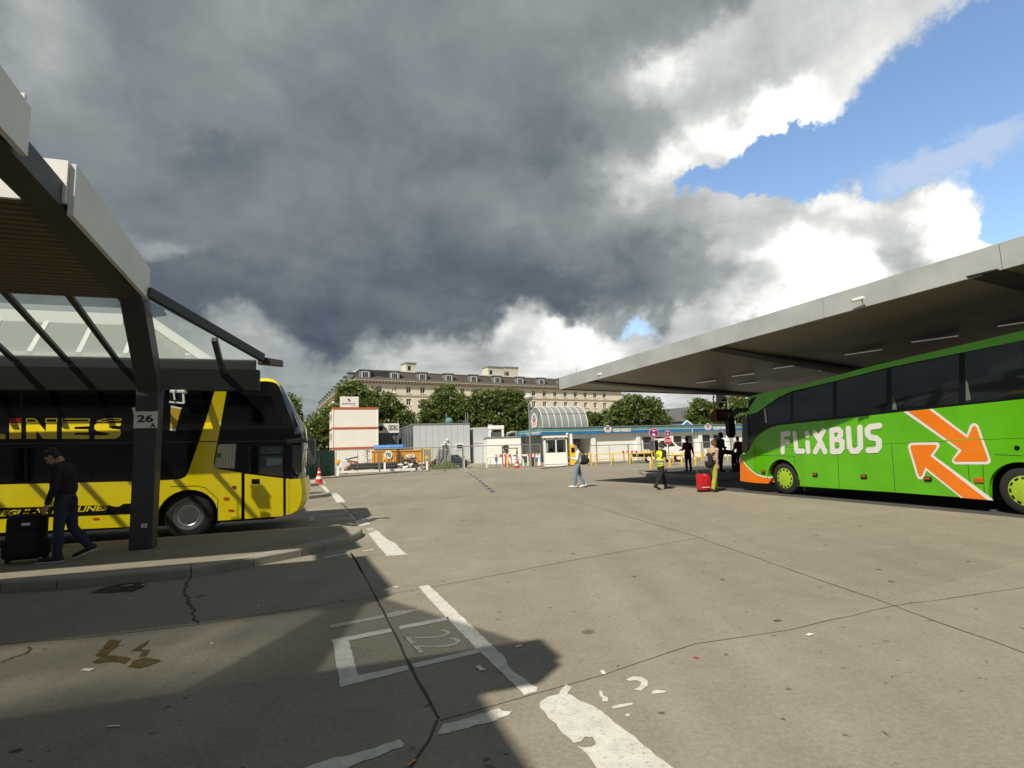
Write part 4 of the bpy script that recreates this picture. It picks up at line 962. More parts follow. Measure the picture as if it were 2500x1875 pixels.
# ---------------- green coach
gbo = thing('touring_coach', 'green touring coach with orange arrows parked under the flat canopy', 'coach', W(GS + 1.275, 0), GA + math.pi / 2)
HG = 1.275
fwx, fwz = GP(1913, 1170); rwx, rwz = GP(2501, 1203); gr = .5
fr = [G5(*q) for q in ((302, 1180), (298, 1010), (300, 950), (306, 740), (318, 650), (330, 622), (360, 602), (410, 590), (480, 574), (700, 528))]
RB = rwx - 4.3
zr = G5(1200, 396)[1]
prof_g = [(RB, .55)] + fr[1:4] + fr[4:] + [(RB + .4, zr + .12), (RB, zr - .3)]
fx_g = fr[3][0]
def pg(c, n):
    if n.x > .35 and c.z < G5(330, 640)[1] + .05: return 2
    if n.z > .3 or c.z > zr - .35: return 0
    return 1
prof_g = [(RB, 1.1), (fr[1][0], 1.1)] + fr[2:] + [(G5(1200, 396)[0], zr + .10), (RB + .3, zr + .12), (RB, zr - .3)]
shell('body', prof_g, HG, fr[-1][0] + .6, [m_bg, m_bk, m_gls2], gbo, .25, zr - .25, pg)
MB().box(RB + .1, fwx + 1.2, -.8, .8, .25, 1.1).build('chassis', m_und, gbo)
MB().box(RB, fr[1][0] - .1, -1.275, -1.0, .3, 1.1).build('side_skirt', m_bg, gbo)
shell('front_bumper', [(fwx + .72, .32), (fr[0][0] - .1, .30), (fr[0][0], .42), (fr[1][0], 1.1), (fwx + .72, 1.1)], HG, fr[0][0] - .35, [m_bor], gbo, .25, 9)
og = .012
topg = [G5(*q) for q in ((300, 992), (330, 988), (350, 975), (366, 950), (385, 910), (415, 870), (460, 835), (510, 810), (560, 797), (700, 781), (960, 755), (1400, 705), (2212, 620))]
archg = .63
zb = lambda x: None
bot_r, bot_f = G5(1990, 1298), G5(668, 1206)
pang = topg + [(RB, topg[-1][1]), (RB, .36), (rwx - archg, .36)] + arc(rwx, rwz, archg, math.pi, 0) + [(rwx + archg + .02, bot_r[1])] + [G5(1350, 1250), bot_f] + [(fwx - archg, bot_f[1])] + arc(fwx, fwz, archg, math.pi, .0) + [(fwx + archg + .01, G5(515, 1150)[1])]
orange_top = [G5(*q) for q in ((515, 1150), (460, 1146), (410, 1130), (370, 1100), (335, 1065), (312, 1030), (298, 1000))]
pang += orange_top
sidepanel('side_panel', pang, HG + og, .10, m_bg, gbo)
sidepanel('front_corner', orange_top + [G5(298, 1172), G5(400, 1186), (fwx + archg + .02, G5(515, 1192)[1])], HG + og, .10, m_bor, gbo)
q_ = orange_top; m_ = MB()
for i in range(len(q_) - 1): m_.bar((q_[i][0], HG + og + .002, q_[i][1]), (q_[i + 1][0], HG + og + .002, q_[i + 1][1]), .01, .045 - .004 * i, (0, 0, 1))
m_.build('trim_line', m_bwh, gbo)
# wheel arch lips
for cx, cz in ((fwx, fwz), (rwx, rwz)):
    q_ = arc(cx, cz, archg + .012, 0.0, math.pi, 18); m_ = MB()
    for i in range(len(q_) - 1): m_.bar((q_[i][0], HG + og, q_[i][1]), (q_[i + 1][0], HG + og, q_[i + 1][1]), .03, .03, (0, 1, 0))
    m_.build('arch_lip', m_bg, gbo)
# roof edge stripe
st_t = [G5(*q) for q in ((335, 622), (380, 598), (480, 573), (700, 527), (1200, 394), (2212, 157))]
st_b = [G5(*q) for q in ((2212, 222), (1320, 402), (930, 500), (650, 566), (560, 605), (470, 668), (410, 712), (365, 722), (325, 724), (345, 700), (375, 660), (410, 605), (380, 612), (345, 640))]
sidepanel('roof_edge', st_t + [(RB, st_t[-1][1]), (RB, st_b[0][1])] + st_b, HG + .016, .06, m_bg, gbo)
# side windows: separate panes
for pts in ([(460, 690), (560, 618), (640, 585), (640, 770), (560, 780), (480, 800)], [(655, 580), (925, 508), (925, 745), (655, 768)], [(950, 502), (1285, 422), (1285, 705), (950, 742)], [(1320, 412), (1775, 318), (1775, 650), (1320, 700)], [(1815, 308), (2212, 228), (2212, 605), (1815, 645)]):
    sidepanel('side_window', [G5(*q) for q in pts], HG + .006, .03, m_gls, gbo)
e1 = G5(2212, 228); e2 = G5(2212, 605)
for k in range(2):
    x0 = e1[0] - .1 - k * 1.75; sidepanel('side_window', [(x0, e1[1]), (x0 - 1.6, e1[1]), (x0 - 1.6, e2[1]), (x0, e2[1])], HG + .006, .03, m_gls, gbo)
sidepanel('driver_window', [G5(*q) for q in ((312, 740), (345, 745), (352, 900), (350, 950), (330, 985), (308, 985))], HG + .006, .03, mat('driver_pane', (.05, .07, .055), .08), gbo)
MB().bar((G5(468, 684)[0], HG + .03, G5(468, 684)[1]), (G5(478, 780)[0], HG + .03, G5(478, 780)[1]), .03, .05, (0, 1, 0)).build('window_rail', mat('rail_pale', (.5, .5, .46), .4), gbo)
m_cur = mat('curtain_greenish', (.10, .13, .09), .9)
for pts in ([(1325, 600), (1345, 640), (1355, 690), (1325, 692)], [(1820, 480), (1835, 520), (1855, 625), (1822, 630)]):
    sidepanel('curtain', [G5(*q) for q in pts], HG + .009, .006, m_cur, gbo)
# door, flap and panel seams
for pts in ([(395, 935), (400, 1132)], [(395, 1000), (665, 1006)], [(665, 1006), (668, 1200)], [(955, 940), (968, 1225)], [(1320, 920), (1346, 1248)], [(1822, 890), (1856, 1288)], [(1925, 880), (1950, 1295)], [(2020, 995), (2212, 1003)]):
    strip('panel_seam', [G5(*q) for q in pts], HG + og + .0005, .012, .004, m_seam, gbo)
strip('waist_rail', [G5(600, 944), G5(960, 938), G5(1350, 915), G5(2212, 878)], HG + og + .002, .018, .012, m_bg, gbo)
for q in ((456, 1113), (806, 1131), (1135, 1144), (1568, 1160), (1913, 1168)):
    c = G5(*q)
    k_ = MB().bbox(c[0] - .085, c[0] + .085, HG + .01, HG + og + .03, c[1] - .05, c[1] + .055, .01).build('side_marker', m_bk if q[0] != 1913 else m_amb, gbo)
    MB().box(c[0] - .06, c[0] + .06, HG + og + .028, HG + og + .034, c[1] - .005, c[1] + .035).build('reflector', m_amb, k_)
# fuel flap dot
c = G5(2168, 950); MB().tube((c[0], HG + .01, c[1]), (c[0], HG + og + .01, c[1]), .05, .05, 12).build('flap_lock', m_bk, gbo)
def arrow(outer, inner):
    sidepanel('arrow_border', [G5(*q) for q in outer], HG + og + .003, .004, m_bwh, gbo)
    sidepanel('arrow', [G5(*q) for q in inner], HG + og + .006, .004, m_bor, gbo)
arrow([(1400, 706), (1597, 687), (1828, 862), (1848, 805), (1856, 792), (1870, 784), (1884, 783), (1898, 790), (1908, 803), (1990, 1030), (1988, 1048), (1978, 1058), (1965, 1061), (1752, 1061), (1738, 1054), (1729, 1042), (1730, 1026), (1772, 965)],
      [(1432, 703), (1574, 689), (1834, 884), (1864, 815), (1871, 804), (1882, 800), (1891, 804), (1896, 813), (1972, 1022), (1971, 1033), (1965, 1040), (1955, 1042), (1758, 1043), (1747, 1039), (1743, 1030), (1747, 1022), (1797, 966)])
arrow([(1431, 945), (1434, 930), (1443, 919), (1458, 914), (1620, 911), (1636, 915), (1645, 927), (1644, 944), (1604, 1001), (1992, 1287), (2009, 1304), (1988, 1303), (1788, 1286), (1556, 1102), (1540, 1146), (1528, 1161), (1512, 1163), (1498, 1155), (1489, 1138)],
      [(1448, 948), (1450, 938), (1457, 932), (1466, 930), (1614, 928), (1623, 932), (1626, 940), (1623, 949), (1583, 1003), (1968, 1300), (1808, 1288), (1550, 1080), (1527, 1137), (1519, 1144), (1510, 1143), (1504, 1135)])
# wordmark: rounded strokes
LOFF = 0
def stroke(m_, pts, wd, y0b):
    global LOFF
    q = [G5(*t) for t in pts]
    for i in range(len(q) - 1):
        LOFF += 1; y0 = y0b + .0005 * (LOFF % 13)
        A_, B_ = Vector((q[i][0], y0, q[i][1])), Vector((q[i + 1][0], y0, q[i + 1][1]))
        m_.bar(A_, B_, .008, wd, (B_ - A_).cross(Vector((0, 1, 0))))
    for t in q:
        LOFF += 1; y0 = y0b + .0005 * (LOFF % 13); m_.lathe([(wd / 2, y0 - .004), (wd / 2, y0 + .004)], 16, 'y', (t[0], 0, t[1]))
m_lw = m_bwh; wd = .155
for pts_l in ([[(586, 978), (586, 856)], [(586, 858), (628, 853)], [(586, 914), (624, 908)]], [[(668, 853), (680, 972), (722, 972)]], [[(754, 915), (758, 975)], [(752, 852), (752, 866)]],
              [[(803, 846), (842, 912), (806, 978)], [(862, 832), (838, 880)], [(842, 912), (872, 976)]],
              [[(918, 832), (922, 975)], [(918, 832), (964, 826), (978, 842), (978, 866), (964, 892), (922, 896)], [(922, 896), (968, 892), (988, 910), (988, 950), (972, 972), (922, 975)]],
              [[(1030, 820), (1038, 944), (1056, 972), (1090, 970), (1112, 944), (1108, 812)]],
              [[(1240, 800), (1178, 808), (1158, 826), (1160, 860), (1180, 880), (1216, 884), (1236, 902), (1238, 940), (1222, 962), (1166, 966)]]):
    m_ = MB()
    for k, s_ in enumerate(pts_l): stroke(m_, s_, wd, HG + og + .006)
    m_.build('lettering', m_lw, gbo)
wheel(gbo, fwx, HG - .03, gr, m_rimg, True); wheel(gbo, rwx, HG - .03, gr, m_rimg, True); wheel(gbo, rwx - 1.35, HG - .03, gr, m_rimg, True)
for x in (fwx, rwx): wheel(gbo, x, -HG + .03, gr, m_rimg, True)
# ears: mirror arms in front of the screen
A_ = G5(345, 695)
mm = MB(); mm.path([(A_[0] - .1, HG - .05, A_[1]), (A_[0] + .35, HG + .02, A_[1] + .02), (A_[0] + .75, HG + .06, A_[1] - .10), (A_[0] + .85, HG + .06, A_[1] - .35)], .075, 10); ma = mm.build('mirror_arm', m_bk, gbo, smooth=True)
mm = MB(); c = (A_[0] + .84, HG + .06)
mm.loft([[(c[0] + dx * s, c[1] + dy * s, A_[1] + z) for dx, dy in ((-.10, -.13), (.10, -.13), (.10, .13), (-.10, .13))] for z, s in ((-.20, .7), (-.28, 1), (-.78, 1.0), (-.92, .6))]); mm.build('mirror_head', m_bk, ma, smooth=True)
mm = MB(); mm.path([(A_[0] - .1, -HG + .05, A_[1]), (A_[0] + .45, -HG - .1, A_[1]), (A_[0] + .5, -HG - .1, A_[1] - .4)], .07, 10); mm.build('mirror_arm', m_bk, gbo)
MB().box(G5(690, 1240)[0] - .02, G5(690, 1240)[0] + .02, HG - .25, HG - .23, .12, .40).build('mud_flap', mat('flap_grey', (.2, .2, .2), .7), gbo)
# ------------------------------------------------------------------ people
m_skin = mat('skin', (.42, .25, .17), .55, noise=.10, scale=12)
m_skin2 = mat('skin_dark', (.12, .07, .045), .5, noise=.1, scale=12)
m_hair_b = mat('hair_black', (.012, .010, .009), .6); m_hair_br = mat('hair_brown', (.13, .075, .035), .65, noise=.3, scale=30)
m_hair_g = mat('hair_greying', (.05, .045, .042), .65, noise=.5, scale=30)
m_eye = mat('eye_dark', (.02, .015, .012), .2)
m_lip = mat('lips', (.30, .12, .10), .5)
def cloth(name, c, n=.22): return mat(name, c, .9, noise=n, scale=9, bump=.5, bscale=26)
m_navy = cloth('jacket_black', (.010, .010, .012)); m_jean = cloth('denim_dark', (.022, .032, .055), .35); m_jeanl = cloth('denim_light', (.16, .25, .36), .4)
m_wsh = cloth('shirt_white', (.74, .74, .74), .08); m_vest = cloth('vest_yellow', (.70, .80, .02), .08); m_blk = cloth('cloth_black', (.014, .014, .015))
m_red = cloth('shirt_dark_red', (.13, .012, .018)); m_oliv = cloth('trousers_olive', (.34, .36, .045), .2); m_tank = cloth('top_beige', (.45, .33, .22), .1)
m_shoe = mat('shoe_black', (.015, .014, .013), .5); m_shoew = mat('shoe_white', (.65, .63, .60), .6); m_sole = mat('sole_white', (.7, .69, .66), .6); m_band = mat('reflective_band', (.42, .45, .36), .4)

def person(label, loc, heading, H=1.76, lean=0., head=(0, 0), legs=((20, 5), (-18, 12)), arms=((10, 8, 20), (-10, 8, 20)), skin=None, hair=None, hairlen=0, top=None, sleeve='long', bottom=None, shoe=None, sole=None,
           build=1.0, twist=0., flare=1.0, hem=0., bare=False):
    """legs: (hip forward, knee bend) per side; arms: (shoulder forward, outward, elbow bend) per side; angles in degrees; faces +x"""
    skin = skin or m_skin
    t = thing('person', label, 'person', loc, heading)
    u = H
    J = {}
    def rot(v, ax, dg): return Quaternion(Vector(ax), R(dg)) @ Vector(v)
    hipz = .515 * u
    foot_z = []
    for sd, (hf, kn) in zip((1, -1), legs):
        h = Vector((0, sd * .052 * u, hipz)); d = rot((0, 0, -1), (0, 1, 0), -hf); k = h + d * .245 * u
        d2 = rot((0, 0, -1), (0, 1, 0), -(hf - kn)); an = k + d2 * .235 * u
        fd = rot((1, 0, 0), (0, 1, 0), -(hf - kn) * .55 if (hf - kn) < 0 else -(hf - kn) * .5)
        toe = an + fd * .125 * u - Vector((0, 0, .026 * u)); heel = an - fd * .03 * u - Vector((0, 0, .026 * u))
        J[sd] = dict(hip=h, knee=k, ankle=an, toe=toe, heel=heel); foot_z.append(min(toe.z, heel.z) - .014 * u)
    dz_ = -min(foot_z)
    for sd in (1, -1):
        for k in J[sd]: J[sd][k] = J[sd][k] + Vector((0, 0, dz_))
    pel = Vector((0, 0, hipz + dz_))
    up_ = rot((0, 0, 1), (0, 1, 0), lean); fw = rot((1, 0, 0), (0, 1, 0), lean)
    sp_ = lambda f: pel + up_ * f * u + fw * (-.02 * u * math.sin(max(0, min(1, f / .3)) * math.pi))
    side = lambda: Vector((0, 1, 0))
    tw = Quaternion(up_, R(twist)); sdv = tw @ Vector((0, 1, 0))
    sh = {s: sp_(.295) + sdv * s * .105 * u * build for s in (1, -1)}
    neck0, neck1 = sp_(.31), sp_(.365) + fw * .015 * u
    hd_q = Quaternion(Vector((0, 0, 1)), R(head[0])) @ Quaternion(Vector((0, 1, 0)), R(head[1] + lean))
    hc = neck1 + hd_q @ Vector((.018 * u, 0, .062 * u))
    for sd, (sf, so_, eb) in zip((1, -1), arms):
        d = rot(rot((0, 0, -1), (1, 0, 0), sd * so_), (0, 1, 0), -sf); d = (Quaternion(Vector((0, 1, 0)), R(lean * .6)) @ d)
        e = sh[sd] + d * .172 * u
        d2 = Quaternion(Vector((0, 1, 0)), R(-eb)) @ d; w_ = e + d2 * .148 * u
        J[sd].update(elbow=e, wrist=w_, hd=d2)
    # --- body: one continuous skin
    b = MB()
    def ell(c, r, q=None): b.ball(c, (r[0] * u, r[1] * u, r[2] * u), 16, 10, q)
    qt = tw @ Quaternion(Vector((0, 1, 0)), R(lean))
    ell(pel + up_ * .02 * u, (.062 * build, .090 * build, .075), qt); ell(sp_(.11), (.056 * build, .080 * build, .09), qt); ell(sp_(.22), (.066 * build, .098 * build, .10), qt)
    for s in (1, -1):
        b.cap(sp_(.29), .042 * u, sh[s], .036 * u); b.cap(sh[s], .034 * u * build, J[s]['elbow'], .026 * u); b.cap(J[s]['elbow'], .026 * u, J[s]['wrist'], .0165 * u)
        b.cap(J[s]['hip'], .054 * u * build, J[s]['knee'], .034 * u); b.cap(J[s]['knee'], .034 * u, J[s]['ankle'], .021 * u)
        b.cap(J[s]['heel'] + Vector((0, 0, .008 * u)), .02 * u, J[s]['toe'] + Vector((0, 0, .002 * u)), .016 * u)
        # hand: palm, four fingers and a thumb
        hd = J[s]['hd']; wv = J[s]['wrist']; fx_ = (Vector((1, 0, 0)) - hd * hd.x); fx_ = fx_.normalized() if fx_.length > .1 else Vector((0, 0, 1)); inn = hd.cross(fx_) * s
        pm = wv + hd * .028 * u
        b.cap(wv, .0155 * u, pm + hd * .012 * u, .019 * u); b.cap(pm + fx_ * .012 * u, .012 * u, pm + hd * .022 * u + fx_ * .015 * u, .010 * u); b.cap(pm - fx_ * .012 * u, .012 * u, pm + hd * .020 * u - fx_ * .015 * u, .010 * u)
        for k in range(4):
            q0 = pm + hd * .024 * u + fx_ * (.0165 - .011 * k) * u; ln = (.024, .028, .026, .020)[k] * u
            q1 = q0 + hd * ln * .8 + inn * ln * .25; q2 = q1 + hd * ln * .5 + inn * ln * .55
            b.cap(q0, .0058 * u, q1, .0054 * u, 8); b.cap(q1, .0054 * u, q2, .0046 * u, 8)
        q0 = pm + fx_ * .016 * u; q1 = q0 + fx_ * .016 * u + hd * .016 * u + inn * .006 * u; b.cap(q0, .008 * u, q1, .0062 * u, 8); b.cap(q1, .0062 * u, q1 + hd * .017 * u + inn * .004 * u, .005 * u, 8)
    b.cap(neck0, .036 * u, neck1 + up_ * .012 * u, .031 * u)
    hq = hd_q
    b.ball(hc + hq @ Vector((-.004 * u, 0, .012 * u)), (.056 * u, .043 * u, .056 * u), 18, 12, hq)
    b.ball(hc + hq @ Vector((.020 * u, 0, -.030 * u)), (.034 * u, .031 * u, .036 * u), 16, 10, hq)
    b.cap(hc + hq @ Vector((.050 * u, 0, .006 * u)), .006 * u, hc + hq @ Vector((.060 * u, 0, -.010 * u)), .0085 * u, 8)
    b.cap(hc + hq @ Vector((.046 * u, -.018 * u, .016 * u)), .007 * u, hc + hq @ Vector((.046 * u, .018 * u, .016 * u)), .007 * u, 8)
    b.ball(hc + hq @ Vector((.046 * u, 0, -.050 * u)), .012 * u)
    for s in (1, -1): b.ball(hc + hq @ Vector((-.004 * u, s * .043 * u, -.002 * u)), (.012 * u, .006 * u, .018 * u), 10, 8, hq)
    bo = b.build('body', skin, t); settle(bo, .0042 * u, 3)
    for s in (1, -1): MB().ball(hc + hq @ Vector((.048 * u, s * .017 * u, .006 * u)), .0065 * u, 10, 8).build('eye', m_eye, t)
    MB().cap(hc + hq @ Vector((.0515 * u, -.011 * u, -.031 * u)), .0035 * u, hc + hq @ Vector((.0515 * u, .011 * u, -.031 * u)), .0035 * u, 8).build('mouth', m_lip, t)
    # --- hair
    h = MB(); h.ball(hc + hq @ Vector((-.012 * u, 0, .024 * u)), (.056 * u, .047 * u, .054 * u), 18, 12, hq)
    h.ball(hc + hq @ Vector((-.030 * u, 0, .000 * u)), (.038 * u, .045 * u, .050 * u), 16, 10, hq); h.ball(hc + hq @ Vector((.030 * u, 0, .052 * u)), (.026 * u, .036 * u, .017 * u), 12, 8, hq)
    for k in range(26):
        th, ph = random.uniform(0, 6.28), random.uniform(0, 1.3); dq = Vector((math.cos(th) * math.sin(ph) * .056 - .014, math.sin(th) * math.sin(ph) * .047, math.cos(ph) * .054 + .024)) * u
        h.ball(hc + hq @ dq, (.013 * u, .013 * u, .010 * u), 8, 6)
    if hairlen: h.cap(hc + hq @ Vector((-.035 * u, 0, -.01 * u)), .04 * u, hc + hq @ Vector((-.045 * u, 0, -.01 * u - hairlen * u)), .028 * u)
    ho = h.build('hair', hair or m_hair_b, t); settle(ho, .0055 * u, 1)
    # --- trousers
    tr = MB(); e_ = .012 * u
    tr.ball(pel + up_ * .025 * u, (.068 * u * build, .097 * u * build, .062 * u), 16, 10, qt); tr.ball(pel + up_ * -.03 * u, (.062 * u * build, .090 * u * build, .05 * u), 16, 10)
    for s in (1, -1):
        j = J[s]; tr.cap(j['hip'], .058 * u * build, j['knee'], .041 * u * flare); ank = j['ankle'] + (j['knee'] - j['ankle']) * .06; tr.cap(j['knee'], .041 * u * flare, ank, .034 * u * flare)
        mid = j['knee'].lerp(j['ankle'], .5); tr.ball(ank - Vector((0, 0, .004 * u)), (.036 * u * flare, .032 * u * flare, .02 * u)); tr.ball(mid + Vector((-.008 * u, 0, 0)), (.04 * u * flare, .038 * u * flare, .06 * u))
        for k in range(5): tr.ball(j['knee'].lerp(j['ankle'], .25 + .16 * k) + Vector((random.uniform(-.02, .02), random.uniform(-.012, .012), 0)) * u * .5, (.036 * u * flare, .035 * u * flare, .012 * u))
    to = tr.build('trousers', bottom or m_jean, t); settle(to, .008 * u, 3)
    # --- shoes
    for s in (1, -1):
        j = J[s]; so2 = MB(); so2.cap(j['heel'] + Vector((0, 0, .010 * u)), .026 * u, j['toe'] + Vector((0, 0, .004 * u)), .021 * u); so2.cap(j['heel'] + Vector((0, 0, .02 * u)), .025 * u, j['ankle'] + Vector((0, 0, .004 * u)), .026 * u)
        s_o = so2.build('shoe', shoe or m_shoe, t); settle(s_o, .006 * u, 2)
        if sole:
            d = (j['toe'] - j['heel']).normalized(); MB().bar(j['heel'] - d * .02 * u - Vector((0, 0, .012 * u)), j['toe'] + d * .018 * u - Vector((0, 0, .016 * u)), .045 * u, .010 * u).build('sole', sole, s_o)
    # --- upper garment
    if top:
        g = MB(); bf = build
        g.ball(sp_(.225), (.076 * u * bf, .108 * u * bf, .105 * u), 18, 12, qt); g.ball(sp_(.12), (.070 * u * bf, .094 * u * bf, .10 * u), 18, 12, qt); g.ball(sp_(.03 - hem * .5), (.073 * u * bf, .101 * u * bf, (.05 + hem * .6) * u), 16, 10, qt)
        for s in (1, -1):
            j = J[s]; g.cap(sp_(.292), .05 * u, sh[s], .043 * u * bf)
            if sleeve == 'long': g.cap(sh[s], .043 * u * bf, j['elbow'], .034 * u); g.cap(j['elbow'], .034 * u, j['wrist'].lerp(j['elbow'], .10), .025 * u)
            elif sleeve == 'short': g.cap(sh[s], .043 * u * bf, sh[s].lerp(j['elbow'], .62), .038 * u)
            for k in range(4): g.ball(sp_(.06 + .05 * k) + fw * random.uniform(-.03, .03) * u + sdv * s * .06 * u, (.05 * u, .05 * u, .014 * u), 12, 8)
        g.cap(sp_(.30), .045 * u, sp_(.328), .038 * u)
        go = g.build('top', top, t); settle(go, .008 * u, 3)
    return t, J, sp_, fw, up_, sdv, u

HD = lambda dgr: R(dgr)
# man walking on the near platform
v = G(152, 1368, .14)
P1 = person('man in black jacket and dark jeans walking with his head down past the pillar', (v.x, v.y, .14), HD(192), 1.82, 9, (0, 34), ((4, 4), (-9, 30)), ((0, 5, 22), (-4, 5, 30)), top=m_navy, bottom=m_jean, shoe=m_shoe, sole=m_sole, hair=m_hair_b, hem=.08, build=1.08)
n0 = P1[2](.325); MB().bar(n0 + Vector((-.02, -.06, .015)), n0 + Vector((.05, -.035, -.035)), .02, .04).build('collar', m_wsh, P1[0])
# man in the white shirt
v = G(1413, 1191); 
P2 = person('young man in white shirt and light blue jeans walking with a black shoulder bag', (v.x, v.y, 0), HD(176), 1.78, -3, (6, 2), ((14, 6), (-12, 10)), ((10, 7, 95), (-4, 10, 16)), top=m_wsh, bottom=m_jeanl, shoe=m_shoew, hair=m_hair_b, hem=.05)
def bag(label, loc, rz, r, m_, cat='bag'):
    t = thing('shoulder_bag', label, cat, loc, rz); b = MB()
    b.ball((0, 0, 0), r, 18, 12); b.ball((.04, 0, -.05), (r[0] * .95, r[1], r[2] * .7), 18, 12); o = b.build('body', m_, t); settle(o, .012, 2)
    return t
sh_ = Vector((v.x, v.y, 0)) + Quaternion(Vector((0, 0, 1)), HD(176)) @ (P2[2](.10) + Vector((-.22, -.10, 0)))
tb = bag('black shoulder bag hanging behind the young man in the white shirt', sh_, HD(176), (.25, .13, .17), m_blk)
sm = MB(); sm.path([Vector((-.12, 0, .12)), Vector((.10, .05, .42)), Vector((.21, .08, .62)), Vector((.26, .02, .60))], .018, 8); sm.build('strap', m_blk, tb)
sm = MB(); sm.path([Vector((-.15, -.13, .02)), Vector((-.02, -.135, .05)), Vector((.10, -.13, .00))], .008, 6); sm.build('piping', m_wsh, tb)
# steward in the yellow vest
v = G(1618, 1195)
P3 = person('steward in yellow high visibility vest and black trousers walking with a radio in one hand', (v.x, v.y, 0), HD(28), 1.76, 2, (-8, 0), ((20, 4), (-24, 12)), ((2, 8, 45), (-14, 12, 8)), top=m_blk, sleeve='short', bottom=m_blk, shoe=m_shoe, hair=m_hair_g, build=1.06, hem=.03)
ve = MB(); u = P3[6]; sp_ = P3[2]
qv = Quaternion(Vector((0, 1, 0)), R(2))
ve.ball(sp_(.225), (.085 * u, .113 * u, .105 * u), 18, 12, qv); ve.ball(sp_(.12), (.082 * u, .106 * u, .10 * u), 18, 12, qv); ve.ball(sp_(.02), (.084 * u, .112 * u, .075 * u), 18, 12, qv)
for s in (1, -1): ve.cap(sp_(.288), .054 * u, sp_(.288) + P3[5] * s * .085 * u, .046 * u)
vo = ve.build('vest', m_vest, P3[0]); settle(vo, .009 * u, 3)
for f in (.05, .115):
    rg = []
    for dz in (-.022, .022):
        rg.append([sp_(f) + Vector((math.cos(q) * .092 * u, math.sin(q) * .120 * u, dz)) for q in [2 * math.pi * i / 28 for i in range(28)]])
    MB().loft(rg, caps=False).build('reflective_band', m_band, vo)
Xp = Vector((0, -1, 0)); 
for f, wd_ in ((.245, .22), (.215, .16), (.185, .10)):
    q0 = sp_(f) + Vector((-.094 * u, wd_ * .5, 0)); MB().bar(q0, q0 + Vector((0, -wd_, 0)), .012, .016).build('vest_print', mat('print_olive', (.25, .28, .03), .8), vo)
wv = P3[1][-1]['wrist'] + P3[1][-1]['hd'] * .10
rd = thing('hand_radio', 'small black radio held in the steward\'s lowered hand', 'radio', Vector((v.x, v.y, 0)) + Quaternion(Vector((0, 0, 1)), HD(28)) @ wv, HD(28))
MB().bbox(-.02, .02, -.03, .03, -.09, .05, .008).build('housing', m_bk, rd); MB().tube((0, .015, .05), (0, .015, .14), .006, .005, 6).build('antenna', m_bk, rd)
wv = P3[1][1]['wrist'] + P3[1][1]['hd'] * .06
cbd = thing('clipboard', 'pale clipboard carried at the steward\'s other side', 'clipboard', Vector((v.x, v.y, 0)) + Quaternion(Vector((0, 0, 1)), HD(28)) @ (wv + Vector((.03, .0, .06))), HD(28))
MB().bbox(-.11, .11, -.008, .008, -.14, .14, .004).build('board', mat('clip_blue', (.45, .58, .68), .6), cbd); MB().box(-.04, .04, -.014, -.008, .11, .14).build('clip', m_rim, cbd)
# person in dark red shirt standing on the island
v = G(1682, 1151, HP)
P4 = person('person in dark red shirt and black trousers seen from behind standing on the island', (v.x, v.y, HP), HD(98), 1.80, 0, (0, -4), ((4, 2), (-3, 2)), ((14, 6, 70), (-6, 13, 10)), top=m_red, sleeve='long', bottom=m_blk, hair=m_hair_b, skin=m_skin2, hem=.03)
# traveller with the red suitcase
v = G(1746, 1201)
P5 = person('traveller in olive trousers and sleeveless top pulling a red suitcase', (v.x, v.y, 0), HD(25), 1.74, 4, (6, 2), ((12, 4), (-8, 8)), ((26, 8, 92), (-14, 8, 10)), top=m_tank, sleeve='none', bottom=m_oliv, shoe=m_shoe, hair=m_hair_br, flare=1.15)
bp = thing('backpack', 'black backpack worn low by the traveller in olive trousers', 'backpack', Vector((v.x, v.y, 0)) + Quaternion(Vector((0, 0, 1)), HD(25)) @ (P5[2](.09) + Vector((-.20, -.05, 0))), HD(25))
b_ = MB(); b_.ball((0, 0, 0), (.13, .16, .27), 18, 12); b_.ball((-.03, 0, -.10), (.12, .15, .16), 18, 12); o = b_.build('body', m_blk, bp); settle(o, .012, 2)
for s in (1, -1):
    sm = MB(); sm.path([Vector((.06, s * .10, -.12)), Vector((.20, s * .17, .05)), Vector((.18, s * .13, .26)), Vector((.05, s * .09, .24))], .022, 8); sm.build('strap', m_blk, bp)
MB().bbox(-.15, -.10, -.06, .07, -.02, .16, .02).build('patch', mat('patch_grey', (.35, .30, .29), .7), bp)
m_sred = mat('suitcase_red', (.50, .008, .018), .3, noise=.1, coat=.4)
rs = thing('rolling_suitcase', 'bright red hard shell suitcase on wheels behind the traveller', 'suitcase', G(1719, 1201), HD(8)); rs.scale = (.86,) * 3
s0 = MB(); s0.bbox(-.26, .26, -.14, .14, .07, .72, .055); s0.build('shell', m_sred, rs, smooth=True)
for x in (-.16, -.08, 0, .08, .16): MB().bar((x, -.143, .14), (x, -.143, .64), .012, .008, (0, 1, 0)).build('rib', m_sred, rs)
MB().bar((-.15, -.155, .19), (.17, -.155, .19), .03, .03).build('side_handle', mat('handle_white', (.6, .55, .55), .5), rs)
for x in (-.20, .20):
    for y in (-.09, .09): MB().tube((x - .02, y, .045), (x + .02, y, .045), .045, .045, 12).build('wheel', m_tyre, rs)
MB().box(-.25, .25, -.13, .13, .045, .068).build('base', m_bk, rs)
hm = MB(); hm.path([Vector((-.17, .10, .72)), Vector((-.18, .12, 1.02)), Vector((-.05, .14, 1.05))], .012, 8); hm.build('pull_handle', m_rim, rs)
MB().box(-.05, .05, -.146, -.140, .66, .68).build('badge', m_band, rs)
